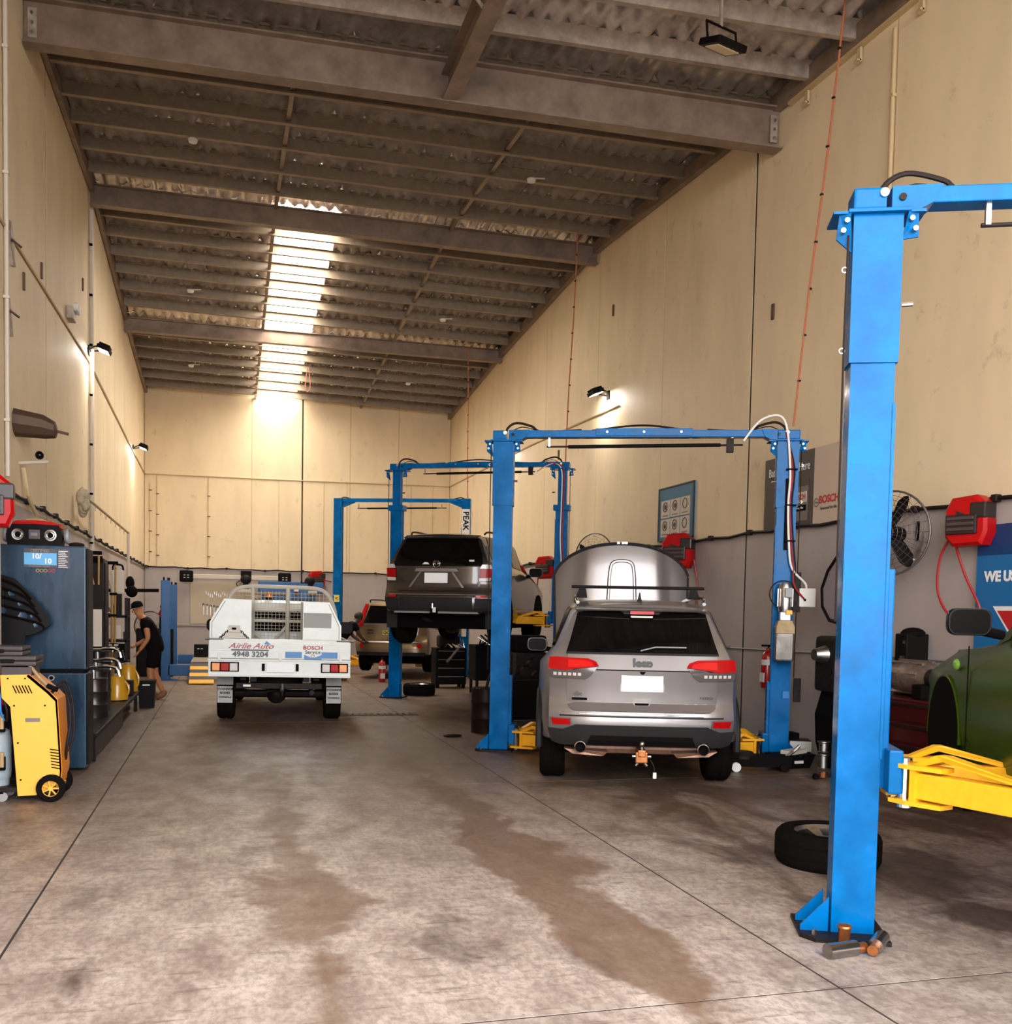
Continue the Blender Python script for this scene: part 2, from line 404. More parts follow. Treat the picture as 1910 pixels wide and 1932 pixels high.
# foil blanket sagging in pillows between the wires that carry it, one sheet per bay between purlins
PL_Y = [-1.0 + 0.95 * k for k in range(15)] + [14.59, 15.53, 16.41, 17.37, 18.33, 19.22, 20.1, 20.9, 21.75, 22.6, 23.5, 24.45, 25.42, 26.35, 27.25, 28.15, 29.05, 29.95, 30.85, 31.75]
PL_Y = [y for y in PL_Y if not 12.9 < y < 13.6 or y > 14]; PL_Y.append(13.35); PL_Y.sort()
def foil_bay(y0, y1):
    bm = bmesh.new(); nx = 150; ny = 6; V = []
    rnd = random.Random(int(y0 * 100))
    ph = [rnd.uniform(-0.25, 0.25) for _ in range(nx + 1)]
    for j in range(ny + 1):
        row = []
        for i in range(nx + 1):
            x = XL + (XR - XL) * i / nx; y = y0 + (y1 - y0) * j / ny
            s = abs(math.sin(PI * (x - XL) / 0.21 + ph[i] * 0.3))
            e = abs(2 * j / ny - 1)
            p = roof_pt(x, y, 0.25 - 0.085 * s * (0.3 + 0.7 * e) - 0.02 * (1 - e) + rnd.uniform(-0.014, 0.014))
            row.append(bm.verts.new(p))
        V.append(row)
    for j in range(ny):
        yc = (y0 + y1) / 2
        for i in range(nx):
            xc = XL + (XR - XL) * (i + 0.5) / nx
            if yc > 19.3 and SKX[0] < xc < SKX[1]: continue
            bm.faces.new((V[j][i], V[j][i + 1], V[j + 1][i + 1], V[j + 1][i]))
    bmesh.ops.delete(bm, geom=[v for v in bm.verts if not v.link_faces], context='VERTS')
    q = MB(); q.bm.free(); q.bm = bm
    return q.obj('foil_sheet', 'foil', ceiling, smooth=True, ang=80)
for a, c in zip(PL_Y, PL_Y[1:]):
    if c > 6: foil_bay(a, c)
MB().bb(XL, XR, YF, 7.0, 8.6, 8.65).obj('foil_sheet', 'foil', ceiling)
# translucent daylight sheets, lit by the sky above
mat('skylight_sheet', (0.9, 0.88, 0.8), 0.5, emit=(1.0, 0.95, 0.85), estr=20.0)
for a, c in zip(PL_Y, PL_Y[1:]):
    if a > 19.0:
        nx = 12; rows = []
        for yy, in ((a + 0.02,), ((a + c) / 2,), (c - 0.02,)):
            rows.append([roof_pt(SKX[0] + (SKX[1] - SKX[0]) * i / nx, yy, 0.235 + 0.015 * (i % 2)) for i in range(nx + 1)])
        MB().loft(rows, cap=False, closed=False).obj('skylight_panel', 'skylight_sheet', ceiling)
# purlins: cold-rolled channels across the hall
def channel(p0, p1, h, w, t=0.006, lip=0.025, up=Vector((0, 0, 1)), toward=-1):
    """C section between two points, back to +y or -y"""
    d = (p1 - p0).normalized(); s = Vector((0, 1, 0)) * toward
    sec = [(0, 0), (w, 0), (w, lip), (w - t, lip), (w - t, t), (t, t), (t, h - t), (w - t, h - t), (w - t, h - lip), (w, h - lip), (w, h), (0, h)]
    return [[p + s * a + up * c for a, c in sec] for p in (p0, p1)]
BEAMS = [13.2, 19.22, 25.42]
for y in PL_Y:
    if any(abs(y - b) < 0.3 for b in BEAMS[1:]) or y < 6: continue
    near = y < 13.2
    r = channel(roof_pt(XL + 0.03, y, -0.02), roof_pt(XR - 0.03, y, -0.02), 0.22, 0.075, toward=-1 if not near else 1)
    MB().loft(r).obj('purlin', 'purlin_steel' if not near else 'galvanised', ceiling)
# rolled-steel beams
def ibeam(name, p0, p1, h, w, m, t=0.02):
    mb = MB(); d = Vector((0, 1, 0)); up = Vector((0, 0, 1))
    sec = [(-w / 2, 0), (w / 2, 0), (w / 2, t), (t / 2, t), (t / 2, h - t), (w / 2, h - t), (w / 2, h), (-w / 2, h), (-w / 2, h - t), (-t / 2, h - t), (-t / 2, t), (-w / 2, t)]
    mb.loft([[p + d * a + up * c for a, c in sec] for p in (p0, p1)]); return mb.obj(name, m, ceiling)
b1L, b1R = Vector((XL + 0.02, 13.15, 8.11)), Vector((XR - 0.02, 11.88, 7.62))
ibeam('roof_beam', b1L, b1R, 0.52, 0.21, 'beam_paint')
ibeam('roof_beam', Vector((XL + 0.02, 19.11, 8.52)), Vector((XR - 0.02, 18.5, 8.3)), 0.36, 0.17, 'beam_paint')
ibeam('roof_beam', Vector((XL + 0.02, 25.24, 7.96)), Vector((XR - 0.02, 25.4, 8.03)), 0.32, 0.17, 'beam_paint')
for p, dx in ((b1L, 0.09), (b1R, -0.09)):
    MB().box(p + Vector((dx, -0.02, 0.26)), (0.1, 0.03, 0.34), b=0.004).obj('beam_cleat', 'galvanised', ceiling)
    for k in range(3):
        MB().cyl(p + Vector((dx, -0.06, 0.14 + 0.11 * k)), p + Vector((dx, -0.03, 0.14 + 0.11 * k)), 0.018, 8).obj('cleat_bolt', 'steel', ceiling)
# strut coming towards the viewer from the first beam, with its fly brace
mb = MB(); sec = [(-0.1, 0), (0.1, 0), (0.1, 0.02), (0.012, 0.02), (0.012, 0.33), (0.1, 0.33), (0.1, 0.35), (-0.1, 0.35), (-0.1, 0.33), (-0.012, 0.33), (-0.012, 0.02), (-0.1, 0.02)]
mb.loft([[Vector((2.62 + a, yy, 7.86 + zz + c)) for a, c in sec] for yy, zz in ((12.45, 0.0), (YF, -0.25))]); mb.obj('roof_strut', 'beam_paint', ceiling)
MB().cyl((2.60, 10.6, 7.95), (1.9, 10.3, 8.5), 0.022, 8).obj('fly_brace', 'galvanised', ceiling)
# bridging lines
for X in (0.84, 4.0):
    for a, c in zip(PL_Y, PL_Y[1:]):
        if a < 13.2 or any(abs(c - b) < 0.02 for b in ()): continue
        p, q = roof_pt(X, a, 0.03), roof_pt(X, c, 0.03); d = q - p
        MB().loft([[v + Vector((sx, 0, sz)) for sx, sz in ((-0.03, 0), (0.03, 0), (0.03, 0.06), (-0.03, 0.06))] for v in (p + d * 0.1, q - d * 0.03)]).obj('roof_bridging', 'purlin_steel', ceiling)
# edge angles along both walls
for X, w, seg in ((XR - 0.06, 0.1, [(7.5, 13.2), (13.4, 19.2), (19.3, 25.4), (25.5, 31.7)]), (XL + 0.05, 0.07, [(13.4, 19.2), (19.3, 25.4), (25.5, 31.7)])):
    for a, c in seg:
        p, q = roof_pt(X, a, -0.06), roof_pt(X, c, -0.06)
        MB().loft([[v + Vector((sx, 0, sz)) for sx, sz in ((-w / 2, 0), (w / 2, 0), (w / 2, 0.2), (-w / 2, 0.2))] for v in (p, q)]).obj('edge_angle', 'beam_paint', ceiling)
# cream capping along the near right wall head with cleats
p, q = Vector((XR - 0.04, 11.6, 8.07)), Vector((XR - 0.04, 5.0, 7.86))
MB().loft([[v + Vector((sx, 0, sz)) for sx, sz in ((-0.03, 0), (0.05, 0), (0.05, 0.12), (-0.03, 0.12))] for v in (p, q)]).obj('wall_capping', 'conduit_cream', wall_right)
for k in range(5):
    v = p.lerp(q, 0.06 + 0.16 * k); mb = MB(); mb.box(v + Vector((0, 0, -0.09)), (0.03, 0.07, 0.16)); mb.box(v + Vector((-0.02, 0, -0.15)), (0.05, 0.07, 0.02)); mb.obj('wall_cleat', 'conduit_cream', wall_right)
# ================================================================ two-post lifts
mat('blue_shadowless', srgb(0, 92, 160), 0.4, var=0.15)
def car_lift(label, L, R, top, sleeve0, carr, carr_top, armset, sgn='', power=False, raised=False, far=False, group='blue two-post car lifts'):
    L = Vector((*L, 0)); R = Vector((*R, 0)); d = R - L; W = d.length; rz = math.atan2(d.y, d.x)
    t = thing('car_lift', label, 'car lift', ((L + R) / 2)[:], rz, group)
    M = 'lift_blue'
    for sx in (-1, 1):
        cx = sx * W / 2; i = -sx                                    # i: direction towards the middle
        cw, cd, th = 0.215, 0.15, 0.012
        # channel column: web outside, lips on the inner side
        sec = [(-cw / 2, -cd / 2), (cw / 2, -cd / 2), (cw / 2, -cd / 2 + 0.05), (cw / 2 - th, -cd / 2 + 0.05), (cw / 2 - th, -cd / 2 + th), (-cw / 2 + th, -cd / 2 + th),
               (-cw / 2 + th, cd / 2 - th), (cw / 2 - th, cd / 2 - th), (cw / 2 - th, cd / 2 - 0.05), (cw / 2, cd / 2 - 0.05), (cw / 2, cd / 2), (-cw / 2, cd / 2)]
        ctop = top if far else (sleeve0 + 0.05 if not raised else 3.55)
        col = MB().loft([[(cx + i * a, c, z) for a, c in sec] for z in (0.02, ctop)]).obj('column', M, t)
        # inner rail strip
        MB().bb(cx + i * 0.1, cx + i * 0.118, -cd / 2 - 0.004, -cd / 2 + 0.024, carr + 0.1, sleeve0 - 0.2, b=0.003).obj('guide_rail', M, t)
        if not far:
            g = 0.012; s2 = [(-cw / 2 - g, -cd / 2 - g), (cw / 2 + g, -cd / 2 - g), (cw / 2 + g, -cd / 2 + 0.06), (cw / 2, -cd / 2 + 0.06), (cw / 2, -cd / 2), (-cw / 2, -cd / 2),
                             (-cw / 2, cd / 2), (cw / 2, cd / 2), (cw / 2, cd / 2 - 0.06), (cw / 2 + g, cd / 2 - 0.06), (cw / 2 + g, cd / 2 + g), (-cw / 2 - g, cd / 2 + g)]
            if raised:   # extension pulled high: slim upper mast above a collar
                MB().loft([[(cx + i * a * 0.72, c * 0.8, z) for a, c in sec] for z in (3.4, top)]).obj('column_extension', M, t)
                MB().bb(cx - 0.15, cx + 0.15, -0.11, 0.11, 3.46, 3.56, b=0.01).obj('collar', M, t)
            else:
                MB().loft([[(cx + i * a, c, z) for a, c in s2] for z in (sleeve0, top)]).obj('column_extension', M, t)
            # top flange with cable-anchor brackets
            MB().bb(cx - 0.15, cx + 0.15, -0.12, 0.12, top, top + 0.018, b=0.003).obj('top_plate', M, t)
            for q in (-1, 1):
                o = MB().prism([(cx + q * 0.138, -0.11, top), (cx + q * 0.19, -0.09, top), (cx + q * 0.198, -0.06, top - 0.11), (cx + q * 0.12, -0.06, top - 0.15 + 0.03 * q)], (0, 0.012, 0)).obj('top_bracket', M, t)
                MB().bb(min(cx + q * 0.135, cx + q * 0.22), max(cx + q * 0.135, cx + q * 0.22), -0.11, 0.1, top - 0.004, top + 0.01).obj('bracket_flange', M, t)
                for bx, bz in ((0.155, -0.035), (0.172, -0.085)):
                    MB().cyl((cx + q * bx, -0.115, top + bz), (cx + q * bx, -0.085, top + bz), 0.013, 8).obj('bolt', 'steel', t)
            # pulley head
            MB().bb(cx - 0.12 * sx - 0.105 - (0.0 if sx < 0 else -0.21) if False else cx - 0.125, cx + 0.035 if sx < 0 else cx + 0.125, -0.1, 0.07, top + 0.018, top + 0.125, b=0.012).obj('pulley_head', M, t)
            MB().cyl((cx + i * 0.02, -0.112, top + 0.095), (cx + i * 0.02, -0.098, top + 0.095), 0.021, 14).obj('pulley_pin', 'chrome', t)
            # crossbeam end block with knee
            MB().prism([(cx + i * 0.06, -0.09, top + 0.018), (cx + i * 0.06, -0.09, top + 0.13), (cx + i * 0.3, -0.09, top + 0.135), (cx + i * 0.26, -0.09, top + 0.05), (cx + i * 0.2, -0.09, top + 0.018)], (0, 0.16, 0)).obj('beam_knee', M, t)
            MB().cyl((cx + i * 0.11, -0.1, top + 0.075), (cx + i * 0.11, -0.088, top + 0.075), 0.018, 12).obj('bolt', 'dark_metal', t)
            # chain or rope and small release fittings on the outer edge
            MB().tube([(cx - i * 0.142, -0.08, top - 0.1), (cx - i * 0.146, -0.08, sleeve0 + 0.1), (cx - i * 0.14, -0.08, carr + 0.8)], 0.006, 6).obj('release_cable', 'cable_black', t)
            for zz in (top - 0.27, sleeve0 + 0.06):
                MB().torus((cx - i * 0.155, -0.08, zz), 0.013, 0.004, 'Y', 12, 5).obj('cable_ring', 'steel', t)
            MB().cyl((cx + i * 0.125, -0.09, sleeve0 + 0.28), (cx + i * 0.175, -0.1, sleeve0 + 0.28), 0.012, 8).obj('locking_pin', 'chrome', t)
        # base
        MB().prism([(cx - 0.26, -0.2, 0), (cx + 0.26, -0.2, 0), (cx + 0.26, 0.22, 0), (cx - 0.26, 0.22, 0)] if sx > 0 else [(cx - 0.27, -0.12, 0), (cx - 0.2, -0.2, 0), (cx + 0.17, -0.2, 0), (cx + 0.17, 0.22, 0), (cx - 0.27, 0.22, 0)], (0, 0, 0.022)).obj('base_plate', 'dark_metal', t)
        for yy in (-0.07, 0.1):
            MB().prism([(cx - i * 0.12, yy, 0.022), (cx - i * 0.26, yy, 0.022), (cx - i * 0.26, yy, 0.05), (cx - i * 0.12, yy, 0.2)], (0, 0.012, 0)).obj('gusset', M, t)
        for bx, by in ((0.2, -0.14), (0.22, 0.02), (0.2, 0.17)):
            MB().cyl((cx - i * bx, by, 0.02), (cx - i * bx, by, 0.05), 0.014, 6).obj('anchor_bolt', 'steel', t)
        # carriage
        MB().bb(cx + i * 0.1, cx + i * 0.15, -0.06, 0.06, carr - 0.05, carr_top, b=0.006).obj('carriage', M, t)
        MB().bb(cx + i * 0.13, cx + i * 0.2, -0.17, 0.17, carr - 0.06, carr + 0.16, b=0.01).obj('carriage_head', M, t)
        # swing arms
        for q, (ang, ln) in zip((-1, 1), armset[0 if sx < 0 else 1]):
            a = ang if sx < 0 else PI - ang
            pv = Vector((cx + i * 0.22, q * 0.12, carr))
            Mx = Matrix.Translation(pv) @ Matrix.Rotation(a, 4, 'Z')
            arm = MB().bb(0.09, ln * 0.62, -0.045, 0.045, -0.07, 0.06, b=0.006, M=Mx).obj('arm', 'lift_yellow', t)
            mb = MB()
            for z0 in (-0.105, 0.075):
                mb.prism([(-0.05, -0.06, z0), (0.06, -0.075, z0), (0.24, -0.05, z0), (0.24, 0.05, z0), (0.06, 0.075, z0), (-0.05, 0.06, z0)], (0, 0, 0.022), M=Mx)
            mb.prism([(0.07, -0.06, -0.09), (0.1, -0.06, -0.09), (0.1, -0.06, 0.08), (0.07, -0.06, 0.08)], (0, 0.12, 0), M=Mx); mb.obj('arm_yoke', 'lift_yellow', arm)
            MB().prism([(0.05, -0.03, 0.09), (0.2, -0.035, 0.16), (0.24, -0.03, 0.16), (ln * 0.6, -0.02, 0.06), (ln * 0.5, -0.02, 0.06), (0.22, -0.02, 0.13), (0.08, -0.02, 0.08)], (0, 0.06, 0), M=Mx).obj('arm_brace', 'lift_yellow', arm)
            MB().cyl(Mx @ Vector((0, 0, -0.13)), Mx @ Vector((0, 0, 0.12)), 0.035, 14).obj('pivot_pin', 'chrome', arm)
            MB().bb(ln * 0.55, ln, -0.035, 0.035, -0.055, 0.045, b=0.005, M=Mx).obj('arm_extension', 'lift_yellow', arm)
            MB().cyl(Mx @ Vector((ln - 0.05, 0, 0.045)), Mx @ Vector((ln - 0.05, 0, 0.11)), 0.055, 14).obj('lift_pad', 'rubber', arm)
    if far:
        z = top
        MB().bb(-W / 2 + 0.1, W / 2 - 0.1, -0.05, 0.05, z - 0.09, z, b=0.008).obj('crossbeam', M, t)
        for i in (-1, 1):
            MB().prism([(i * (W / 2 - 0.12), -0.04, z), (i * (W / 2 - 0.42), -0.04, z), (i * (W / 2 - 0.42), -0.04, z - 0.1), (i * (W / 2 - 0.12), -0.04, z - 0.22)], (0, 0.09, 0)).obj('beam_knee', M, t)
        z -= 0.06
    else:
        z = top + 0.135
        MB().bb(-W / 2 + 0.22, W / 2 - 0.22, -0.075, 0.055, z - 0.085, z - 0.005, b=0.006).obj('crossbeam', M, t)
        MB().bb(-0.55, 0.55, -0.085, -0.074, z - 0.07, z + 0.012, b=0.004).obj('splice_plate', M, t)
        for k in (-0.42, 0.0, 0.42): MB().cyl((k, -0.1, z - 0.03), (k, -0.083, z - 0.03), 0.014, 8).obj('bolt', 'steel', t)
    # overhead cut-off bar
    MB().cyl((-W / 2 + 0.75, -0.03, z - 0.19), (W / 2 - 0.75, -0.03, z - 0.17), 0.021, 12).obj('shutoff_bar', 'black_plastic', t)
    MB().cyl((-W / 2 + 0.5, -0.03, z - 0.19), (W / 2 - 0.5, -0.03, z - 0.17), 0.011, 10).obj('shutoff_rod', 'dark_metal', t)
    for k in (-W / 2 + 0.53, W / 2 - 0.62): MB().bb(k - 0.012, k + 0.012, -0.045, -0.015, z - 0.19, z - 0.08).obj('bar_hanger', 'steel', t)
    # hydraulic hoses arching over the column heads
    for i in (-1, 1):
        e = i * W / 2
        MB().tube([(e - i * 0.02, 0, z - 0.12), (e - i * 0.03, 0, z + 0.02), (e - i * 0.14, 0, z + 0.09), (e - i * 0.32, 0.0, z + 0.05), (e - i * 0.44, 0.0, z - 0.01), (e - i * 0.9, 0.0, z + 0.005)], 0.014, 8, smooth=5).obj('hydraulic_hose', 'cable_black', t, smooth=True)
        MB().tube([(e - i * 0.05, 0.03, z - 0.02), (e - i * 0.2, 0.04, z + 0.05), (e - i * 0.4, 0.04, z + 0.005)], 0.006, 6, smooth=5).obj('control_cable', 'cable_black', t, smooth=True)
    MB().tube([(-0.6, 0, z), (-0.2, 0, z + 0.05), (0.1, 0, z + 0.055), (0.5, 0, z)], 0.012, 6, smooth=6).obj('hydraulic_hose', 'cable_black', t, smooth=True)
    return t, W
LIFTA, WA = car_lift('bright blue two-post lift nearest the viewer, holding up the green car', (3.16, 4.52), (6.15, 3.2), 3.66, 2.93, 0.83, 1.9,
    (((-0.88, 1.3), (0.02, 1.05)), ((-0.3, 1.1), (0.5, 1.2))))
LIFTB, WB = car_lift('blue two-post lift around the silver car with its bonnet open', (3.14, 11.48), (6.13, 10.25), 3.62, 2.88, 0.16, 0.9,
    (((-0.35, 0.78), (0.75, 0.9)), ((-0.35, 0.78), (0.75, 0.9))))
LIFTC, WC = car_lift('blue two-post lift with raised masts holding up the dark grey wagon', (3.06, 18.6), (5.8, 17.2), 4.19, 3.5, 1.5, 2.3,
    (((-0.5, 1.1), (0.5, 1.1)), ((-0.6, 1.0), (0.5, 1.1))), raised=True)
LIFTD, WD = car_lift('blue two-post lift with a white lettered sign in front of the back wall', (2.75, 25.8), (5.76, 24.5), 4.41, 3.9, 0.3, 1.2,
    (((-0.5, 1.0), (0.5, 1.0)), ((-0.5, 1.0), (0.5, 1.0))), far=True)
# sign and stickers on the far lift
mat('sign_white', (0.82, 0.8, 0.74), 0.5)
mat('sticker_yellow', srgb(240, 225, 110), 0.5)
def peak_sign():
    e = WD / 2; z1 = 3.95
    s = MB().bb(e - 0.1, e + 0.1, -0.1, -0.088, 2.9, z1 + .2).obj('sign_plate', 'sign_white', LIFTD); s['label'] = 'white upright sign with black capitals'
    text('PEAK', 0.2, 'ink_black', s, (e, -0.104, 3.86), (PI / 2, PI / 2, 0), bold=0.004)
    MB().prism([(e - 0.1, -0.103, 3.1), (e + 0.1, -0.103, 2.9), (e - 0.1, -0.103, 2.9)], (0, 0.003, 0)).obj('sign_corner', 'ink_black', s)
    k = MB().bb(-e - 0.07, -e + 0.07, -0.1, -0.087, 1.8, 1.98).obj('warning_sticker', 'sticker_yellow', LIFTD)
    text('<', 0.16, 'ink_black', k, (-e, -0.102, 1.89))
    MB().bb(e - 0.06, e + 0.06, -0.1, -0.087, 1.0, 1.2).obj('rating_plate', 'sign_white', LIFTD)
peak_sign()
def power_unit():
    e = WB / 2
    u = MB().bb(e - 0.08, e + 0.10, -0.2, -0.09, 1.78, 1.84).obj('power_unit_bracket', 'dark_metal', LIFTB)
    m = MB(); m.lathe([(0.0, 1.7), (0.07, 1.7), (0.075, 1.74), (0.075, 1.98), (0.06, 2.02), (0.0, 2.02)], (e, -0.2, 0), 18); m.obj('motor', 'steel', LIFTB, smooth=True)
    f = MB()
    for k in range(10):
        a = 2 * PI * k / 10; f.box((e + 0.08 * math.cos(a), -0.2 + 0.08 * math.sin(a), 1.86), (0.012, 0.004, 0.2), rz=a)
    f.obj('motor_fins', 'steel', LIFTB)['kind'] = 'stuff'
    MB().bb(e - 0.02, e + 0.06, -0.32, -0.26, 1.86, 1.97, b=0.01).obj('capacitor_box', 'grey_plastic', LIFTB)
    MB().torus((e - 0.02, -0.17, 1.9), 0.15, 0.007, 'Y', 20, 6, PI * 0.25, PI * 1.5).obj('loop_hose', 'cable_black', LIFTB)
    MB().bb(e - 0.06, e + 0.06, -0.26, -0.14, 1.6, 1.7, b=0.01).obj('valve_block', 'steel', LIFTB)
    MB().bb(e + 0.0, e + 0.07, -0.29, -0.26, 1.67, 1.72, b=0.005).obj('release_lever', 'lift_yellow', LIFTB)
    mat('tank_steel', (0.3, 0.27, 0.24), 0.22, 0.9, var=0.35, scale=9)
    tk = MB().bb(e - 0.1, e + 0.1, -0.3, -0.11, 1.15, 1.46, b=0.02).obj('oil_tank', 'tank_steel', LIFTB)
    MB().loft([[(e + a, -0.205 + c, z) for a, c in ((-w, -w * 0.95), (w, -w * 0.95), (w, w * 0.95), (-w, w * 0.95))] for w, z in ((0.1, 1.46), (0.1, 1.53), (0.075, 1.6), (0.05, 1.61))]).obj('tank_neck', 'tank_cream', tk)
    bx = MB().bb(e + 0.16, e + 0.34, -0.16, -0.06, 1.76, 1.97, b=0.012).obj('switch_box', 'sign_white', LIFTB)
    MB().bb(e + 0.1, e + 0.18, -0.12, -0.08, 1.7, 2.15).obj('box_bracket', 'dark_metal', LIFTB)
    MB().cyl((e + 0.22, -0.18, 1.84), (e + 0.22, -0.155, 1.84), 0.014, 10).obj('switch_button', 'ink_black', bx)
    for r, x, m2, zt in ((0.013, 0.02, 'sign_white', 3.85), (0.011, 0.045, 'hose_red', 3.72), (0.008, 0.07, 'cable_black', 3.62)):
        MB().tube([(e - 0.6 + x * 5, -0.1, 3.62), (e - 0.3, -0.1, 3.86), (e + x - 0.08, -0.11, zt), (e + x, -0.12, 3.3), (e + x - 0.01, -0.125, 2.9), (e + x + 0.01, -0.12, 2.5), (e + x + 0.05, -0.13, 2.2), (e + 0.2 + x, -0.13, 2.03), (e + 0.24, -0.12, 1.96)] if m2 == 'sign_white' else
                  [(e + x - 0.08, -0.11, zt), (e + x, -0.12, 3.3), (e + x - 0.02, -0.125, 2.9), (e + x + 0.01, -0.12, 2.5), (e + x + 0.04, -0.13, 2.2), (e + 0.1, -0.16, 2.0), (e + 0.22, -0.17, 1.84)], r, 7, smooth=6).obj('supply_cable', m2, LIFTB, smooth=True)
    for zz in (3.3, 2.9, 2.5): MB().bb(e - 0.02, e + 0.1, -0.14, -0.09, zz - 0.008, zz + 0.008).obj('cable_tie', 'ink_black', LIFTB)
    MB().bb(e - 0.12 + 0.1, e - 0.085 + 0.1, -0.1, -0.084, 2.4, 3.2).obj('column_slot', 'ink_black', LIFTB)
    MB().bb(e + 0.02, e + 0.09, -0.1, -0.085, 0.72, 0.8).obj('rating_plate', 'ink_blue', LIFTB)
    MB().bb(e + 0.14, e + 0.22, -0.1, -0.06, 0.68, 0.95, b=0.006).obj('lock_cover', 'dark_metal', LIFTB)
    MB().bb(-e + 2.55, -e + 2.63, -0.06, 0.0, 3.5, 3.66, b=0.004).obj('limit_switch', 'dark_metal', LIFTB)
mat('tank_cream', srgb(168, 140, 96), 0.5, var=0.3, scale=12)
power_unit()
MB().bb(WC / 2 - 0.62, WC / 2 - 0.54, -0.06, 0.0, 4.1, 4.26, b=0.004).obj('limit_switch', 'dark_metal', LIFTC)
for x, m2 in ((0.0, 'sign_white'), (0.035, 'hose_red')):
    e = WC / 2
    MB().tube([(e - 0.45, -0.1, 4.15), (e - 0.2, -0.11, 4.28), (e - 0.02 + x, -0.1, 4.2), (e + x, -0.1, 3.7), (e + x - 0.01, -0.115, 3.0), (e + x + 0.02, -0.11, 2.4), (e + x - 0.03, -0.11, 1.9)], 0.012, 6, smooth=6).obj('supply_cable', m2, LIFTC, smooth=True)
# ================================================================ vehicles
def wheel(parent, x, y, z, r, w, rim='steel', out=1, name='wheel', rr=0.62):
    o = MB().lathe([(r * rr, -w / 2), (r * 0.9, -w / 2), (r * 0.97, -w * 0.42), (r, -w * 0.3), (r, -w * 0.06), (r * 0.985, -w * 0.05), (r * 0.985, w * 0.05), (r, w * 0.06), (r, w * 0.3), (r * 0.97, w * 0.42), (r * 0.9, w / 2), (r * rr, w / 2)], (x, y, z), 30, 'X').obj(name, 'rubber', parent, smooth=True)
    m = MB().lathe([(r * rr, -w * 0.46), (r * rr, w * 0.46)], (x, y, z), 30, 'X')
    e = x + out * w * 0.42
    m.lathe([(r * rr, 0), (r * rr * 0.9, out * 0.01), (r * rr * 0.86, -out * 0.03)], (e, y, z), 30, 'X')
    for k in range(5):
        a = 2 * PI * k / 5
        m.box((e - out * 0.02, y + math.cos(a) * r * rr * 0.48, z + math.sin(a) * r * rr * 0.48), (0.03, r * rr * 0.95, 0.055), rx=a)
    m.cyl((e - out * 0.05, y, z), (e + out * 0.005, y, z), 0.065, 16); m.obj('rim', rim, o, smooth=True)
    return o
def ring(y, zb, wl, wm, wb, zbelt, wr, zr, zm=None):
    zm = (zb + zbelt) / 2 if zm is None else zm
    L = lambda a, c, t: a + (c - a) * t
    return y, [(0, zb), (wl * 0.85, zb), (wl, zb + 0.05), (wm, zb + 0.2), (wm, zm), (wm * 0.99, zbelt - 0.12), (wb, zbelt), (wb - 0.012, zbelt + 0.02), (L(wb, wr, 0.42) - 0.003, L(zbelt, zr, 0.42)), (L(wb, wr, 0.8), L(zbelt, zr, 0.82)),
               (wr, zr - 0.045), (wr * 0.86, zr - 0.008), (wr * 0.5, zr + 0.012), (0, zr + 0.018)]
def shell(t, st, R, m, name='body', front=True, glass=None, gm='glass_dark', rear=True):
    """body skin through the stations; R gives the rear face, glass = (first, last) station with side windows"""
    rings = []
    for i, (y, h) in enumerate(st):
        f = (lambda x, z, k=i, y=y: R(x, z) + y) if i < 2 else (lambda x, z, y=y: y)
        half = [Vector((x, f(x, z), z)) for x, z in h]
        rings.append(half + [Vector((-p.x, p.y, p.z)) for p in reversed(half[1:-1])])
    mb = MB().loft(rings, cap=False)
    mb.bm.verts.ensure_lookup_table()
    n = len(rings[0]); nv = len(mb.bm.verts)
    if front: mb.bm.faces.new(mb.bm.verts[nv - n:nv])
    b = mb.obj(name, m, t, smooth=True, ang=38)
    if rear:
        h = st[0][1]; out = h + [(-x, z) for x, z in reversed(h[1:-1])]
        MB().plate(out, lambda x, z: R(x, z) + st[0][0] + 0.004, 0.0, 0.09).obj('rear_skin', m, b, smooth=True, ang=50)
    if glass:
        a, c = glass
        for i in range(a, c):
            for s in (1, -1):
                P = []
                for k in range(7, 11):
                    row = []
                    for j, e in ((i, 0.05), (i + 1, -0.05)):
                        f = R if j < 2 else (lambda x, z: 0)
                        x, z = st[j][1][k]; q = Vector((x, f(x, z) + st[j][0], z))
                        row.append(q)
                    d = row[1] - row[0]; P.append([row[0] + d * 0.05, row[1] - d * 0.05])
                P[0] = [p.lerp(q, 0.12) for p, q in zip(P[0], P[1])]; P[3] = [p.lerp(q, 0.25) for p, q in zip(P[3], P[2])]
                V = [[Vector((s * (p.x + 0.006), p.y, p.z + 0.002)) for p in r] for r in P]
                MB().loft(V, cap=False, closed=False).obj('side_window', gm, t, smooth=True)
    return b
def door_mirror(t, x, y, z, s, m, glass=True, sc=1.0, gm='mirror_dark'):
    out = rrect(0, .23 * sc, -.075 * sc, .075 * sc, .05 * sc, 4); c0 = .115 * sc
    P = lambda c, e, k, d: Vector((x + s * (.03 + c0 + (c - c0) * k), y + d * sc, z + e * k))
    o = MB().loft([[P(c, e, k, d) for c, e in out] for k, d in ((.96, -.055), (1.0, -.045), (1.0, -.01), (.9, .035), (.6, .07), (.25, .085))]).obj('door_mirror', m, t, smooth=True)
    if glass: MB().loft([[P(c, e, k, d) for c, e in out] for k, d in ((.88, -.06), (.88, -.05))]).obj('mirror_glass', gm, o)
    MB().cyl((x - s * .05, y + .03, z - .07 * sc), (x + s * .08, y + .0, z - .045 * sc), .028 * sc, 8).obj('mirror_arm', 'black_plastic', o)
    return o
def both(f):
    for s in (1, -1): f(s)
def flip(out, s): return [(x * s, z) for x, z in out]
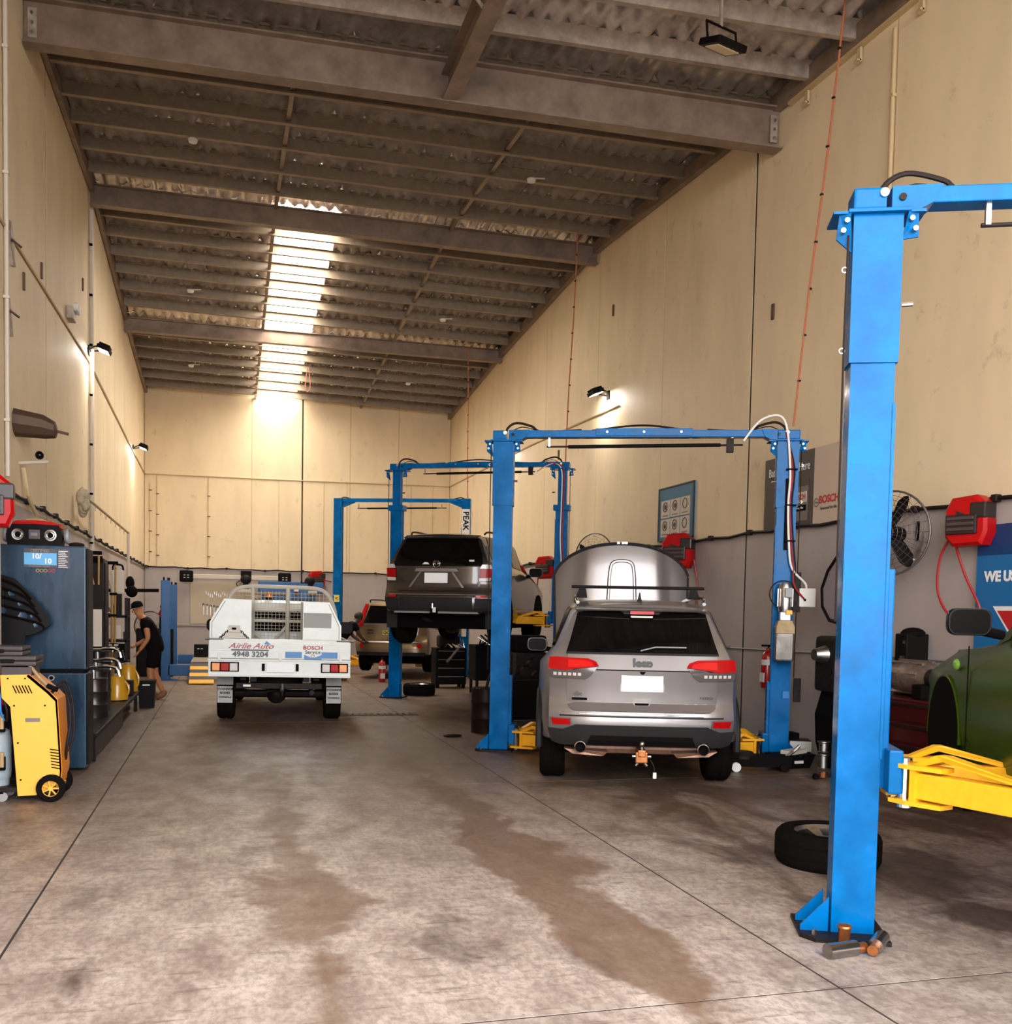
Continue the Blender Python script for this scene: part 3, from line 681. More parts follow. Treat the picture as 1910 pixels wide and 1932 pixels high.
# ---------------------------------------------------------------- silver four-wheel drive, bonnet open
mat('silver_paint', srgb(134, 128, 126), 0.32, 0.6, coat=0.35, var=0.05, scale=2)
mat('clad_grey', (0.022, 0.02, 0.021), 0.5, spec=0.1)
mat('exhaust_heat', srgb(150, 112, 92), 0.45, 0.5, var=0.3, scale=12)
mat('copper', srgb(170, 105, 60), 0.35, 0.8, var=0.3, scale=20)
J = thing('car', 'silver four-wheel drive with open bonnet and blank plate between lift posts', 'car', (3.66, 8.46, 0), math.radians(-19))
def RJ(x, z):
    b = 0.13 * (abs(x) / 0.86) ** 4
    if z < 0.70: y = (0.70 - z) * 0.16 + max(0, 0.5 - z) * 0.3
    elif z < 0.80: y = (z - 0.70) * 0.55
    elif z < 1.13: y = 0.055 + 0.03 * math.cos((z - 0.8) / 0.33 * PI / 2)
    elif z < 1.29: y = 0.055 + (z - 1.13) * 0.35
    else: y = 0.111 + (z - 1.29) * 0.72
    return y + b
JS = [ring(0, .43, .83, .85, .795, 1.29, .60, 1.72), ring(.16, .42, .90, .91, .83, 1.29, .635, 1.745), ring(.95, .40, .93, .97, .86, 1.28, .66, 1.77), ring(1.55, .36, .90, .94, .86, 1.26, .67, 1.78),
      ring(2.45, .36, .90, .94, .86, 1.24, .66, 1.76), ring(3.1, .36, .90, .94, .86, 1.22, .60, 1.66), ring(3.75, .36, .90, .95, .84, 1.16, .76, 1.2), ring(4.5, .38, .88, .93, .78, 1.02, .7, 1.04), ring(4.8, .45, .75, .8, .7, .9, .6, .92)]
shell(J, JS, RJ, 'silver_paint', glass=(1, 5))
# tailgate: upper band, lower pressing, glass
tg = MB().plate([(-.69, 1.135), (.69, 1.135), (.685, 1.275), (-.685, 1.275)], RJ, .03, off=.012).obj('tailgate', 'silver_paint', J, smooth=True)
MB().plate([(-.6, .755)] + [(.6, .755)] + arc(.6, .845, .09, -90, 0, 5) + [(.69, 1.0), (.69, 1.125), (-.69, 1.125), (-.69, 1.0)] + arc(-.6, .845, .09, 180, 270, 5), RJ, .03, off=.014).obj('tailgate_lower', 'silver_paint', tg, smooth=True)
MB().plate([(-.69, 1.12), (.69, 1.12), (.69, 1.137), (-.69, 1.137)], RJ, .01, off=.004).obj('shut_line', 'ink_black', tg)
MB().plate([(-.7, 1.284), (.7, 1.284), (.665, 1.40), (.60, 1.655), (.5, 1.672), (.2, 1.675), (.16, 1.645), (-.16, 1.645), (-.2, 1.675), (-.5, 1.672), (-.60, 1.655), (-.665, 1.40)], RJ, .02, off=.01).obj('rear_window', 'glass_dark', tg, smooth=True)
MB().plate([(-.7, 1.272), (.7, 1.272), (.7, 1.29), (-.7, 1.29)], RJ, .02, off=.02).obj('window_ledge', 'clad_grey', tg)
sp = MB().loft([[(x, RJ(x, 1.68) - .07 - .02 * (1 - abs(x) / .6), 1.672), (x, RJ(x, 1.68) - .085 - .02 * (1 - abs(x) / .6), 1.685), (x, RJ(x, 1.7) + .08, 1.725 - .02 * abs(x)), (x, RJ(x, 1.7) + .1, 1.69)] for x in [-.62 + 1.24 * k / 12 for k in range(13)]]).obj('roof_spoiler', 'silver_paint', J, smooth=True)
MB().loft([[(x, RJ(x, 1.65) - .085, 1.643), (x, RJ(x, 1.65) - .085, 1.672), (x, RJ(x, 1.65) - .02, 1.672), (x, RJ(x, 1.65) - .02, 1.643)] for x in (-.11, -.05, .05, .11)]).obj('brake_lamp', 'red_lens', sp)
MB().plate([(-.1, 1.612), (.1, 1.612), (.105, 1.63), (-.105, 1.63)], RJ, .004, off=.016).obj('sticker', 'sign_white', tg)
# wiper across the glass
MB().tube([(-.02, RJ(0, 1.31) - .03, 1.31), (.12, RJ(.1, 1.35) - .03, 1.345), (.4, RJ(.4, 1.35) - .03, 1.345)], .007, 6).obj('wiper', 'grey_plastic', tg)
def jl(s):
    o = MB().plate(flip([(.40, 1.165), (.425, 1.205), (.50, 1.232), (.80, 1.24), (.855, 1.235), (.865, 1.13), (.70, 1.12), (.60, 1.138)], s), RJ, .05, .05, off=.028).obj('tail_lamp', 'red_lens', J, smooth=True)
    MB().plate(flip([(.44, 1.16), (.46, 1.195), (.52, 1.212), (.68, 1.218), (.68, 1.145), (.60, 1.152)], s), RJ, .01, .05, off=.034).obj('lamp_inner', 'lamp_glow', o, smooth=True)
    MB().plate(flip([(.41, 1.155), (.60, 1.13), (.70, 1.112), (.862, 1.12), (.85, 1.055), (.72, 1.045), (.52, 1.035), (.47, 1.07)], s), RJ, .05, .05, off=.024).obj('lamp_base', 'lamp_smoke', o, smooth=True)
    for k in range(6): MB().plate(flip([(.56 + .045 * k, 1.07), (.59 + .045 * k, 1.07), (.59 + .045 * k, 1.098), (.56 + .045 * k, 1.098)], s), RJ, .004, off=.028).obj('lamp_facet', 'clear_lens', o)
    MB().plate(flip([(.65, .62), (.81, .615), (.83, .675), (.655, .675)], s), RJ, .02, off=.014).obj('reflector', 'red_lens', J)
    MB().plate(flip([(.64, .61), (.825, .605), (.845, .685), (.645, .685)], s), RJ, .01, off=.008).obj('reflector_frame', 'silver_paint', J)
    MB().plate(flip([(.835, .6), (.852, .6), (.852, 1.04), (.835, 1.04)], s), RJ, .01, off=.006).obj('quarter_shut_line', 'clad_grey', J) if False else None
    # exhaust tip
    MB().lathe([(.04, .1), (.052, .09), (.054, -.06), (.047, -.065), (.042, -.05), (.042, .05)], (s * .555, .0, .43), 20, 'Y').obj('exhaust_tip', 'chrome', J, smooth=True)
    MB().cyl((s * .555, .03, .43), (s * .555, .06, .43), .042, 16).obj('exhaust_bore', 'ink_black', J)
    MB().prism([(s * .3, .08, .37), (s * .7, .06, .4), (s * .62, .06, .35), (s * .34, .1, .33)], (0, .3, 0)).obj('heat_shield', 'exhaust_heat', J)
    wheel(J, s * .815, .95, .375, .375, .25, out=s); wheel(J, s * .815, 3.86, .375, .375, .25, out=s)
    MB().torus((s * .945, .95, .42), .46, .035, 'X', 24, 6, -.15, PI + .15).obj('wheel_arch', 'clad_grey', J, smooth=True)
    door_mirror(J, s * .9, 3.05, 1.26, s, 'black_gloss' if s < 0 else 'clad_grey', sc=1.05)
    # roof rails
    MB().tube([(s * .6, .5, 1.75), (s * .62, .7, 1.80), (s * .63, 1.5, 1.82), (s * .62, 2.3, 1.8), (s * .6, 2.5, 1.75)], .018, 8, smooth=5).obj('roof_rail', 'chrome', J, smooth=True)
    MB().prism([(s * .5, .95, 1.80), (s * .62, .95, 1.80), (s * .58, .95, 1.9), (s * .52, .95, 1.9)], (0, .09, 0)).obj('rack_foot', 'black_plastic', J)
mat('lamp_smoke', (0.09, 0.075, 0.07), 0.15, coat=0.5); mat('lamp_glow', (0.62, 0.008, 0.008), 0.1, spec=0.25)
both(jl)
MB().bb(-.66, .66, .96, 1.03, 1.895, 1.925, b=.01).obj('roof_crossbar', 'black_plastic', J)
MB().loft([[(-.03, .62, 1.745), (.03, .62, 1.745), (.03, .8, 1.745), (-.03, .8, 1.745)], [(-.012, .64, 1.8), (.012, .64, 1.8), (.012, .72, 1.8), (-.012, .72, 1.8)], [(-.004, .645, 1.855), (.004, .645, 1.855), (.004, .68, 1.855), (-.004, .68, 1.855)]]).obj('roof_aerial', 'clad_grey', J)
# bumper cladding and trim
MB().plate([(-.82, .455), (-.74, .43), (.74, .43), (.82, .455), (.86, .58), (.72, .575), (.655, .60), (.60, .625), (-.60, .625), (-.655, .60), (-.72, .575), (-.86, .58)], RJ, .05, off=.02).obj('bumper_cladding', 'clad_grey', J, smooth=True)
MB().plate([(-.5, .44), (.5, .44), (.46, .53), (-.46, .53)], RJ, .02, off=.028).obj('bumper_inset', 'black_plastic', J)
MB().plate([(-.57, .722), (.57, .722), (.575, .734), (-.575, .734)], lambda x, z: RJ(x, .69), .03, off=.012).obj('bumper_strip', 'chrome', J)
MB().plate([(-.75, .70), (.75, .70), (.75, .712), (-.75, .712)], lambda x, z: RJ(x, .69), .01, off=.004).obj('bumper_shut_line', 'clad_grey', J)
MB().plate(rrect(-.2, .2, .93, 1.095, .015), lambda x, z: RJ(0, .95) - .02, .01, 1, off=0).obj('plate_frame', 'silver_paint', J)
MB().plate([(-.19, .938), (.19, .938), (.19, 1.088), (-.19, 1.088)], lambda x, z: RJ(0, .95) - .03, .008, 1).obj('number_plate', 'plate_white', J)
hd = MB().plate([(-.085, .87), (.085, .87), (.09, .84), (.06, .80), (-.06, .80), (-.09, .84)], RJ, .03, off=.03).obj('tailgate_handle', 'silver_paint', tg)
MB().plate([(-.06, .81), (.06, .81), (.065, .83), (-.065, .83)], RJ, .01, off=.034).obj('handle_recess', 'ink_black', hd)
MB().plate([(-.03, 1.12), (.03, 1.12), (.012, 1.095), (-.012, 1.095)], RJ, .01, off=.018).obj('camera_eye', 'ink_black', tg)
mat('badge_dark', (0.025, 0.022, 0.02), 0.3, 0.3)
text('Jeep', .105, 'badge_dark', tg, (0, RJ(0, 1.2) - .02, 1.195), bold=.006, ext=.006)
text('4x4', .055, 'badge_dark', tg, (-.57, RJ(.57, .88) - .018, .905), bold=.002, shear=.2, sx=1.5)
MB().plate([(-.64, .845), (-.5, .845), (-.5, .868), (-.64, .868)], RJ, .004, off=.018).obj('badge_bar', 'ink_black', tg)
text('LAREDO', .033, 'badge_dark', tg, (.56, RJ(.56, .88) - .018, .885), sx=1.4)
# underside: chassis, silencer, tow hitch
MB().bb(-.6, .6, .25, .75, .33, .46, b=.05).obj('silencer', 'exhaust_heat', J)
MB().bb(-.7, .7, .85, 1.05, .3, .42, b=.04).obj('rear_axle', 'ink_black', J)
MB().bb(-.78, .78, .5, 4.4, .3, .4).obj('underbody', 'void_black', J)
hi = MB().bb(-.035, .035, -.12, .2, .36, .42, b=.006).obj('tow_hitch', 'copper', J)
MB().bb(-.055, .055, -.1, -.04, .3, .40, b=.01).obj('hitch_clamp', 'copper', hi)
MB().cyl((0, -.1, .41), (0, -.1, .45), .014, 10).obj('ball_stem', 'steel', hi)
MB().sph((0, -.1, .475), .026).obj('tow_ball', 'steel', hi, smooth=True)
for s in (-1, 1): MB().cyl((s * .03, -.08, .3), (s * .05, -.08, .275), .012, 8).obj('hitch_bolt', 'steel', hi); MB().cyl((s * .055, -.08, .36), (s * .085, -.08, .36), .014, 8).obj('hitch_bolt', 'steel', hi)
MB().tube([(.08, -.06, .33), (.11, -.08, .28), (.12, -.08, .22)], .006, 6, smooth=4).obj('trailer_lead', 'cable_black', J)
MB().box((.122, -.08, .19), (.032, .025, .055), b=.004).obj('trailer_plug', 'sign_white', J)
# open bonnet: a domed panel hinged at the cowl
def bonnet():
    rows = []; n = 32
    ztop = lambda x: 2.04 + .50 * math.sqrt(max(0, 1 - (abs(x) / .89) ** 2.1))
    for j in range(17):
        v = j / 16; row = []
        for i in range(n + 1):
            u = -1 + 2 * i / n; x = u * .875 * (1 - .04 * (1 - v))
            a = abs(x); edge = .62 - .10 * v
            step = .05 / (1 + math.exp(-(a - edge) / .022))
            row.append(Vector((x, 3.87 + .16 * v + .10 * abs(u) ** 3 + step + .05 * max(0, v - .8) ** 2 * 25 * .4, 1.2 + v * (ztop(x) - 1.2))))
        rows.append(row)
    b = MB().loft(rows, cap=False, closed=False).obj('bonnet', 'silver_paint', J, smooth=True, ang=60)
    MB().tube([p + Vector((0, .015, .012)) for p in rows[-1]], .026, 8).obj('bonnet_edge', 'clad_grey', b, smooth=True)
    for s in (0, -1): MB().tube([r[s] for r in rows], .016, 6).obj('bonnet_edge', 'clad_grey', b, smooth=True)
    u = [(-.19, 1.3), (-.17, 1.9), (-.155, 2.18), (-.12, 2.3), (0, 2.33), (.12, 2.3), (.155, 2.18), (.17, 1.9), (.19, 1.3)]
    MB().tube([Vector((x, 3.883 + (z - 1.2) / 1.34 * .16, z)) for x, z in u], .026, 8, smooth=5).obj('bonnet_crease', 'silver_paint', b, smooth=True)
    for k in (-.05, .01, .05): MB().box((k, 4.05, 2.565), (.035, .03, .028)).obj('bonnet_latch', 'steel', b)
    MB().loft([[p + Vector((0, .05, -.01)) for p in r[2:-2]] for r in rows[:-1]], cap=False, closed=False).obj('bonnet_liner', 'clad_grey', b)
bonnet()
# ---------------------------------------------------------------- dark grey wagon up on the lift
mat('charcoal_paint', srgb(58, 50, 46), 0.22, 0.5, coat=0.8)
mat('gold_paint', srgb(150, 126, 92), 0.28, 0.6, coat=0.6)
mat('green_paint', srgb(48, 72, 2), 0.25, 0.0, spec=0.1)
K = thing('car', 'dark charcoal wagon with blank plate raised on the lift behind', 'car', (3.19, 15.66, 1.15), math.radians(-28))
def RK(x, z):
    b = 0.16 * (abs(x) / 0.9) ** 4
    if z < .74: y = max(0, .55 - z) * .4
    elif z < .86: y = (z - .74) * .6
    elif z < 1.25: y = .07 + (z - .86) * .06
    else: y = .093 + (z - 1.25) * .62
    return y + b
KS = [ring(0, .45, .84, .88, .80, 1.28, .62, 1.70), ring(.16, .43, .90, .93, .83, 1.28, .65, 1.725), ring(1.0, .38, .92, .955, .85, 1.26, .68, 1.745), ring(1.9, .32, .90, .95, .86, 1.22, .69, 1.75), ring(2.7, .32, .90, .95, .86, 1.19, .66, 1.73), ring(3.3, .32, .9, .95, .85, 1.16, .58, 1.6), ring(3.85, .34, .9, .95, .84, 1.10, .76, 1.13), ring(4.5, .36, .86, .91, .76, .98, .68, 1.0), ring(4.78, .45, .7, .76, .66, .86, .56, .88)]
shell(K, KS, RK, 'charcoal_paint', glass=(1, 5), front=True)
MB().plate([(-.74, 1.20), (-.4, 1.195), (.4, 1.195), (.74, 1.20), (.70, 1.40), (.59, 1.64), (-.59, 1.64), (-.70, 1.40)], RK, .02, off=.01).obj('rear_window', 'glass_dark', K, smooth=True)
kt = MB().plate([(-.62, .80), (.62, .80)] + arc(.62, .88, .08, -90, 0, 4) + [(.72, 1.19), (-.72, 1.19)] + arc(-.62, .88, .08, 180, 270, 4), RK, .03, off=.012).obj('tailgate', 'charcoal_paint', K, smooth=True)
MB().loft([[(x, RK(x, 1.66) - .08, 1.645), (x, RK(x, 1.66) - .09, 1.662), (x, RK(x, 1.7) + .06, 1.72 - .03 * x * x), (x, RK(x, 1.7) + .08, 1.68)] for x in [-.62 + 1.24 * k / 10 for k in range(11)]]).obj('roof_spoiler', 'charcoal_paint', K, smooth=True)
MB().plate([(-.36, 1.105), (.36, 1.105), (.33, 1.155), (-.33, 1.155)], RK, .03, off=.035).obj('tailgate_garnish', 'silver_paint', kt, smooth=True)
MB().plate([(-.44, .86), (.44, .86), (.26, 1.10), (-.26, 1.10)], RK, .008, off=.016).obj('plate_recess', 'charcoal_paint', kt)
for s in (-1, 1): MB().plate(flip([(.42, .855), (.46, .855), (.28, 1.10), (.25, 1.10)], s), RK, .012, off=.024).obj('recess_trim', 'silver_paint', kt)
MB().plate([(-.19, .925), (.19, .925), (.19, 1.085), (-.19, 1.085)], lambda x, z: RK(0, .95) - .03, .01, 1).obj('number_plate', 'plate_white', kt)
em = MB().torus((0, RK(0, 1.21) - .025, 1.225), .055, .008, 'Y', 20, 6).obj('emblem', 'chrome', kt); em.scale.x = 1
MB().torus((0, RK(0, 1.21) - .027, 1.235), .026, .006, 'Y', 16, 6).obj('emblem_ring', 'chrome', em)
MB().torus((0, RK(0, 1.21) - .027, 1.222), .034, .005, 'Y', 16, 6, 0.1, PI - .1).obj('emblem_ring', 'chrome', em)
for z0 in (1.13, .93): MB().plate([(-.6, z0), (-.49, z0), (-.49, z0 + .022), (-.6, z0 + .022)], RK, .004, off=.016).obj('badge', 'badge_dark', kt)
MB().plate([(-.24, 1.22), (-.12, 1.22), (-.15, 1.25), (-.2, 1.255)], RK, .003, off=.014).obj('sticker', 'sign_white', K)
MB().plate([(.52, 1.27), (.6, 1.27), (.6, 1.30), (.52, 1.30)], RK, .003, off=.014).obj('sticker', 'sign_white', K)
def kl(s):
    o = MB().plate(flip([(.69, 1.01), (.86, 1.02), (.875, 1.16), (.70, 1.16)], s), RK, .05, .05, off=.03).obj('tail_lamp', 'red_lens', K, smooth=True)
    MB().plate(flip([(.70, 1.162), (.872, 1.162), (.85, 1.225), (.73, 1.225)], s), RK, .05, .05, off=.026).obj('lamp_top', 'clear_lens', o, smooth=True)
    MB().plate(flip([(.69, .96), (.85, .965), (.86, 1.018), (.69, 1.008)], s), RK, .05, .05, off=.026).obj('lamp_base', 'clear_lens', o, smooth=True)
    MB().plate(flip([(.66, .70), (.80, .70), (.81, .735), (.66, .735)], s), RK, .02, off=.016).obj('reflector', 'lamp_glow', K)
    MB().plate(flip([(.63, .46), (.84, .50), (.875, .69), (.64, .69)], s), RK, .02, off=.01).obj('bumper_corner', 'clad_grey', K)
    wheel(K, s * .8, 1.02, .28, .36, .23, out=s); wheel(K, s * .8, 3.8, .28, .36, .23, out=s)
    MB().cyl((s * .952, 3.8, .40), (s * .958, 3.8, .40), .42, 28).obj('wheel_arch', 'void_black', K)
    MB().cyl((s * .952, 1.02, .40), (s * .96, 1.02, .40), .42, 28).obj('wheel_arch', 'void_black', K)
    MB().prism([(s * .74, .36, .45), (s * .92, .36, .47), (s * .92, .36, .2), (s * .74, .36, .2)], (0, .012, 0)).obj('mud_flap', 'clad_grey', K)
    door_mirror(K, s * .88, 3.1, 1.22, s, 'black_gloss', sc=1.1)
    MB().tube([(s * .62, .7, 1.74), (s * .64, .9, 1.79), (s * .65, 1.8, 1.81), (s * .63, 2.6, 1.77)], .016, 6, smooth=4).obj('roof_rail', 'clad_grey', K, smooth=True)
    MB().tube([(s * .958, 1.5, .5), (s * .962, 2.4, .5), (s * .958, 3.35, .5)], .02, 6).obj('sill_trim', 'silver_paint', K)
both(kl)
MB().plate([(-.6, .46), (.6, .46), (.6, .70), (-.6, .70)], RK, .03, off=.014).obj('bumper_centre', 'clad_grey', K, smooth=True)
MB().plate([(-.7, .445), (.7, .445), (.68, .475), (-.68, .475)], RK, .03, off=.03).obj('bumper_lip', 'grey_plastic', K, smooth=True)
MB().plate([(-.8, .735), (.8, .735), (.8, .75), (-.8, .75)], RK, .03, off=.02).obj('bumper_strip', 'silver_paint', K, smooth=True)
MB().bb(-.8, .8, .4, 4.4, .2, .42).obj('underbody', 'void_black', K)
MB().lathe([(0, -.1), (.16, -.09), (.18, 0), (.16, .09), (0, .1)], (0.1, .7, .3), 20, 'X').obj('silencer', 'dark_metal', K, smooth=True)
MB().tube([(-.3, .3, .36), (-.1, .5, .3), (.2, .8, .28), (.5, .7, .3)], .03, 8, smooth=4).obj('exhaust_pipe', 'dark_metal', K, smooth=True)
kh = MB().bb(-.05, .05, -.1, .3, .44, .52, b=.01).obj('tow_hitch', 'ink_black', K)
MB().cyl((-.02, -.06, .5), (-.02, -.06, .6), .024, 10).obj('tow_ball', 'steel', kh); MB().bb(.0, .05, -.115, -.1, .46, .54).obj('hitch_sticker', 'sign_white', kh)
# ---------------------------------------------------------------- gold wagon in the far bay
G = thing('car', 'gold wagon with yellow plate parked in the far bay', 'car', (3.72, 23.4, .14), math.radians(-20))
def RG(x, z):
    b = 0.13 * (abs(x) / .88) ** 4
    if z < .72: y = 0
    elif z < .82: y = (z - .72) * .7
    elif z < 1.16: y = .07
    else: y = .07 + (z - 1.16) * .5
    return y + b
GS = [ring(0, .42, .82, .85, .78, 1.18, .60, 1.62), ring(.15, .4, .86, .88, .8, 1.18, .63, 1.65), ring(1.0, .36, .87, .885, .82, 1.16, .66, 1.68), ring(2.2, .3, .86, .885, .82, 1.12, .66, 1.68), ring(3.0, .3, .86, .885, .81, 1.1, .58, 1.58), ring(3.5, .3, .86, .885, .8, 1.06, .72, 1.1), ring(4.4, .4, .75, .8, .66, .88, .6, .9)]
shell(G, GS, RG, 'gold_paint', glass=(1, 4))
MB().plate([(-.66, 1.17), (.66, 1.17), (.54, 1.58), (-.54, 1.58)], RG, .02, off=.01).obj('rear_window', 'glass_dark', G, smooth=True)
gt = MB().plate([(-.62, .79), (.62, .79), (.66, 1.13), (-.66, 1.13)], RG, .03, off=.012).obj('tailgate', 'gold_paint', G, smooth=True)
MB().plate([(-.66, 1.13), (.66, 1.13), (.66, 1.165), (-.66, 1.165)], RG, .03, off=.02).obj('tailgate_band', 'silver_paint', gt, smooth=True)
MB().plate([(-.3, .86), (.3, .86), (.34, 1.06), (-.34, 1.06)], RG, .01, off=.016).obj('plate_recess', 'gold_paint', gt)
gp = MB().plate([(-.19, .90), (.19, .90), (.19, 1.0), (-.19, 1.0)], lambda x, z: RG(0, .9) - .025, .01, 1).obj('number_plate', 'sticker_yellow', gt)
text('OC', .1, 'ink_black', gp, (-.1, RG(0, .9) - .03, .95), bold=.002)
MB().plate([(-.28, 1.05), (.28, 1.05), (.28, 1.075), (-.28, 1.075)], RG, .02, off=.024).obj('tailgate_garnish', 'silver_paint', gt)
for z0 in (1.0, .93): MB().plate([(-.56, z0), (-.42, z0), (-.42, z0 + .018), (-.56, z0 + .018)], RG, .003, off=.016).obj('badge', 'chrome', gt)
def gl(s):
    MB().plate(flip([(.68, 1.1), (.80, 1.1), (.78, 1.25), (.66, 1.62), (.58, 1.62), (.66, 1.25)], s), RG, .05, .06, off=.025).obj('tail_lamp', 'red_lens', G, smooth=True)
    MB().cyl((s * .68, RG(.68, .65) - .03, .65), (s * .68, RG(.68, .65) + .02, .65), .055, 16).obj('fog_lamp', 'lamp_glow', G)
    wheel(G, s * .77, .9, .34, .34, .22, out=s); wheel(G, s * .77, 3.5, .34, .34, .22, out=s)
    MB().tube([(s * .58, .5, 1.66), (s * .6, .7, 1.72), (s * .6, 2.2, 1.72), (s * .58, 2.5, 1.66)], .016, 6, smooth=4).obj('roof_rail', 'black_plastic', G, smooth=True)
    door_mirror(G, s * .84, 2.95, 1.14, s, 'gold_paint')
both(gl)
MB().plate([(-.72, .725), (.72, .725), (.72, .75), (-.72, .75)], RG, .03, off=.02).obj('bumper_strip', 'silver_paint', G, smooth=True)
MB().plate([(-.6, .56), (.6, .56), (.6, .58), (-.6, .58)], RG, .02, off=.016).obj('bumper_groove', 'silver_paint', G)
MB().plate([(-.8, .42), (.8, .42), (.82, .5), (-.82, .5)], RG, .03, off=.012).obj('bumper_base', 'clad_grey', G)
MB().bb(-.7, .7, .4, 4.0, .22, .4).obj('underbody', 'void_black', G)
# ---------------------------------------------------------------- green car on the nearest lift
N = thing('car', 'glossy dark green car raised on the nearest lift, front wheel off', 'car', (4.66, 3.86, .58), math.radians(-25))
def RN(x, z): return .05 * (abs(x) / .85) ** 4 + max(0, z - .9) * .5
# here the origin sits between the lift posts; rear is at y = -2.4
NS = [ring(-2.2, .3, .78, .82, .74, .98, .55, 1.2), ring(-2.0, .24, .84, .87, .78, 1.0, .58, 1.3), ring(-1.2, .2, .86, .895, .80, .98, .56, 1.44), ring(-.3, .19, .86, .895, .80, .96, .57, 1.48), ring(.36, .19, .86, .895, .80, .93, .60, 1.42), ring(.62, .19, .86, .895, .80, .90, .62, .96), ring(.95, .19, .86, .90, .80, .88, .68, .93), ring(1.65, .22, .84, .885, .72, .85, .62, .88), ring(2.0, .3, .76, .8, .60, .78, .5, .8), ring(2.12, .36, .66, .7, .5, .7, .42, .72)]
shell(N, NS, RN, 'green_paint', glass=(1, 5), rear=False)
# windscreen
MB().loft([[(-.58, .37, 1.40), (-.2, .40, 1.43), (.2, .40, 1.43), (.58, .37, 1.40)], [(-.7, .66, .955), (-.3, .76, .97), (.3, .76, .97), (.7, .66, .955)]], cap=False, closed=False).obj('windscreen', 'glass_dark', N, smooth=True)
def nl(s):
    # flared wheel arch lip and liner, wheel removed in front
    MB().cyl((s * .86, 1.22, .36), (s * .902, 1.22, .36), .355, 30).obj('wheel_arch', 'void_black', N)
    MB().torus((s * .893, 1.22, .36), .36, .012, 'X', 28, 8, -.1, PI + .1).obj('arch_lip', 'green_paint', N, smooth=True)
    MB().cyl((s * .88, -1.38, .36), (s * .90, -1.38, .36), .345, 30).obj('wheel_arch', 'void_black', N)
    MB().tube([(s * .885, -1.0, .2), (s * .9, 0, .19), (s * .885, .85, .2)], .035, 8).obj('side_skirt', 'green_paint', N, smooth=True)
    MB().bb(s * .897 - .003, s * .897 + .003, .72, .728, .25, .92).obj('door_gap', 'ink_black', N)
    wheel(N, s * .78, -1.38, .3, .31, .21, out=s)
    MB().cyl((s * .62, 1.22, .3), (s * .82, 1.22, .3), .15, 24).obj('brake_disc', 'steel', N)
    door_mirror(N, s * .85, .42, 1.06, s, 'black_gloss', sc=1.0)
    MB().sph((s * .896, .98, .80), .05, 14, (.35, 1.2, .7)).obj('side_repeater', 'side_lens', N, smooth=True)
mat('side_lens', srgb(120, 190, 60), 0.1, coat=0.8)
both(nl)
MB().bb(-.7, .7, -2.0, 1.8, .14, .24).obj('underbody', 'void_black', N)
# ---------------------------------------------------------------- white tray-back ute
mat('ute_white', srgb(226, 228, 222), 0.38, var=0.06, scale=5, coat=0.2)
mat('flap_grey', srgb(178, 174, 168), 0.6, var=0.15)
mat('rack_cream', srgb(205, 196, 182), 0.5)
mat('guard_grey', srgb(160, 156, 152), 0.6)
mat('logo_red', srgb(176, 60, 70), 0.5); mat('logo_grey', srgb(90, 88, 92), 0.5); mat('logo_blue', srgb(86, 140, 196), 0.5)
U = thing('tray_ute', 'white tray-back ute with toolboxes, mesh rack and printed mud flaps', 'ute', (.735, 14.3, 0), math.radians(-3)); U.rotation_euler.y = math.radians(.5)
HW = .965
MB().bb(-HW, HW, 0.0, 2.45, .86, .92).obj('tray_floor', 'ute_white', U)
tb = MB().bb(-HW, HW, -.02, .06, .69, .915, b=.01).obj('tail_board', 'ute_white', U)
MB().bb(-HW, HW, -.05, .04, .675, .70, b=.006).obj('tail_bar', 'ute_white', tb)
MB().bb(-HW - .005, HW + .005, -.035, .0, .895, .92, b=.004).obj('tray_rail', 'ute_white', tb)
tg = MB().bb(-HW + .005, HW - .005, -.03, .005, .925, 1.20, b=.008).obj('tailgate', 'ute_white', U)
for z0 in (.935, 1.035, 1.135): MB().bb(-HW + .03, HW - .03, -.04, -.02, z0, z0 + .012).obj('tailgate_rib', 'ute_white', tg)
MB().bb(-HW + .03, HW - .03, -.036, -.028, 1.06, 1.12).obj('tailgate_press', 'ute_white', tg)
for x in (-.82, .0, .82): MB().bb(x - .02, x + .02, -.05, -.02, .90, 1.0, b=.004).obj('hinge', 'ute_white', tg)
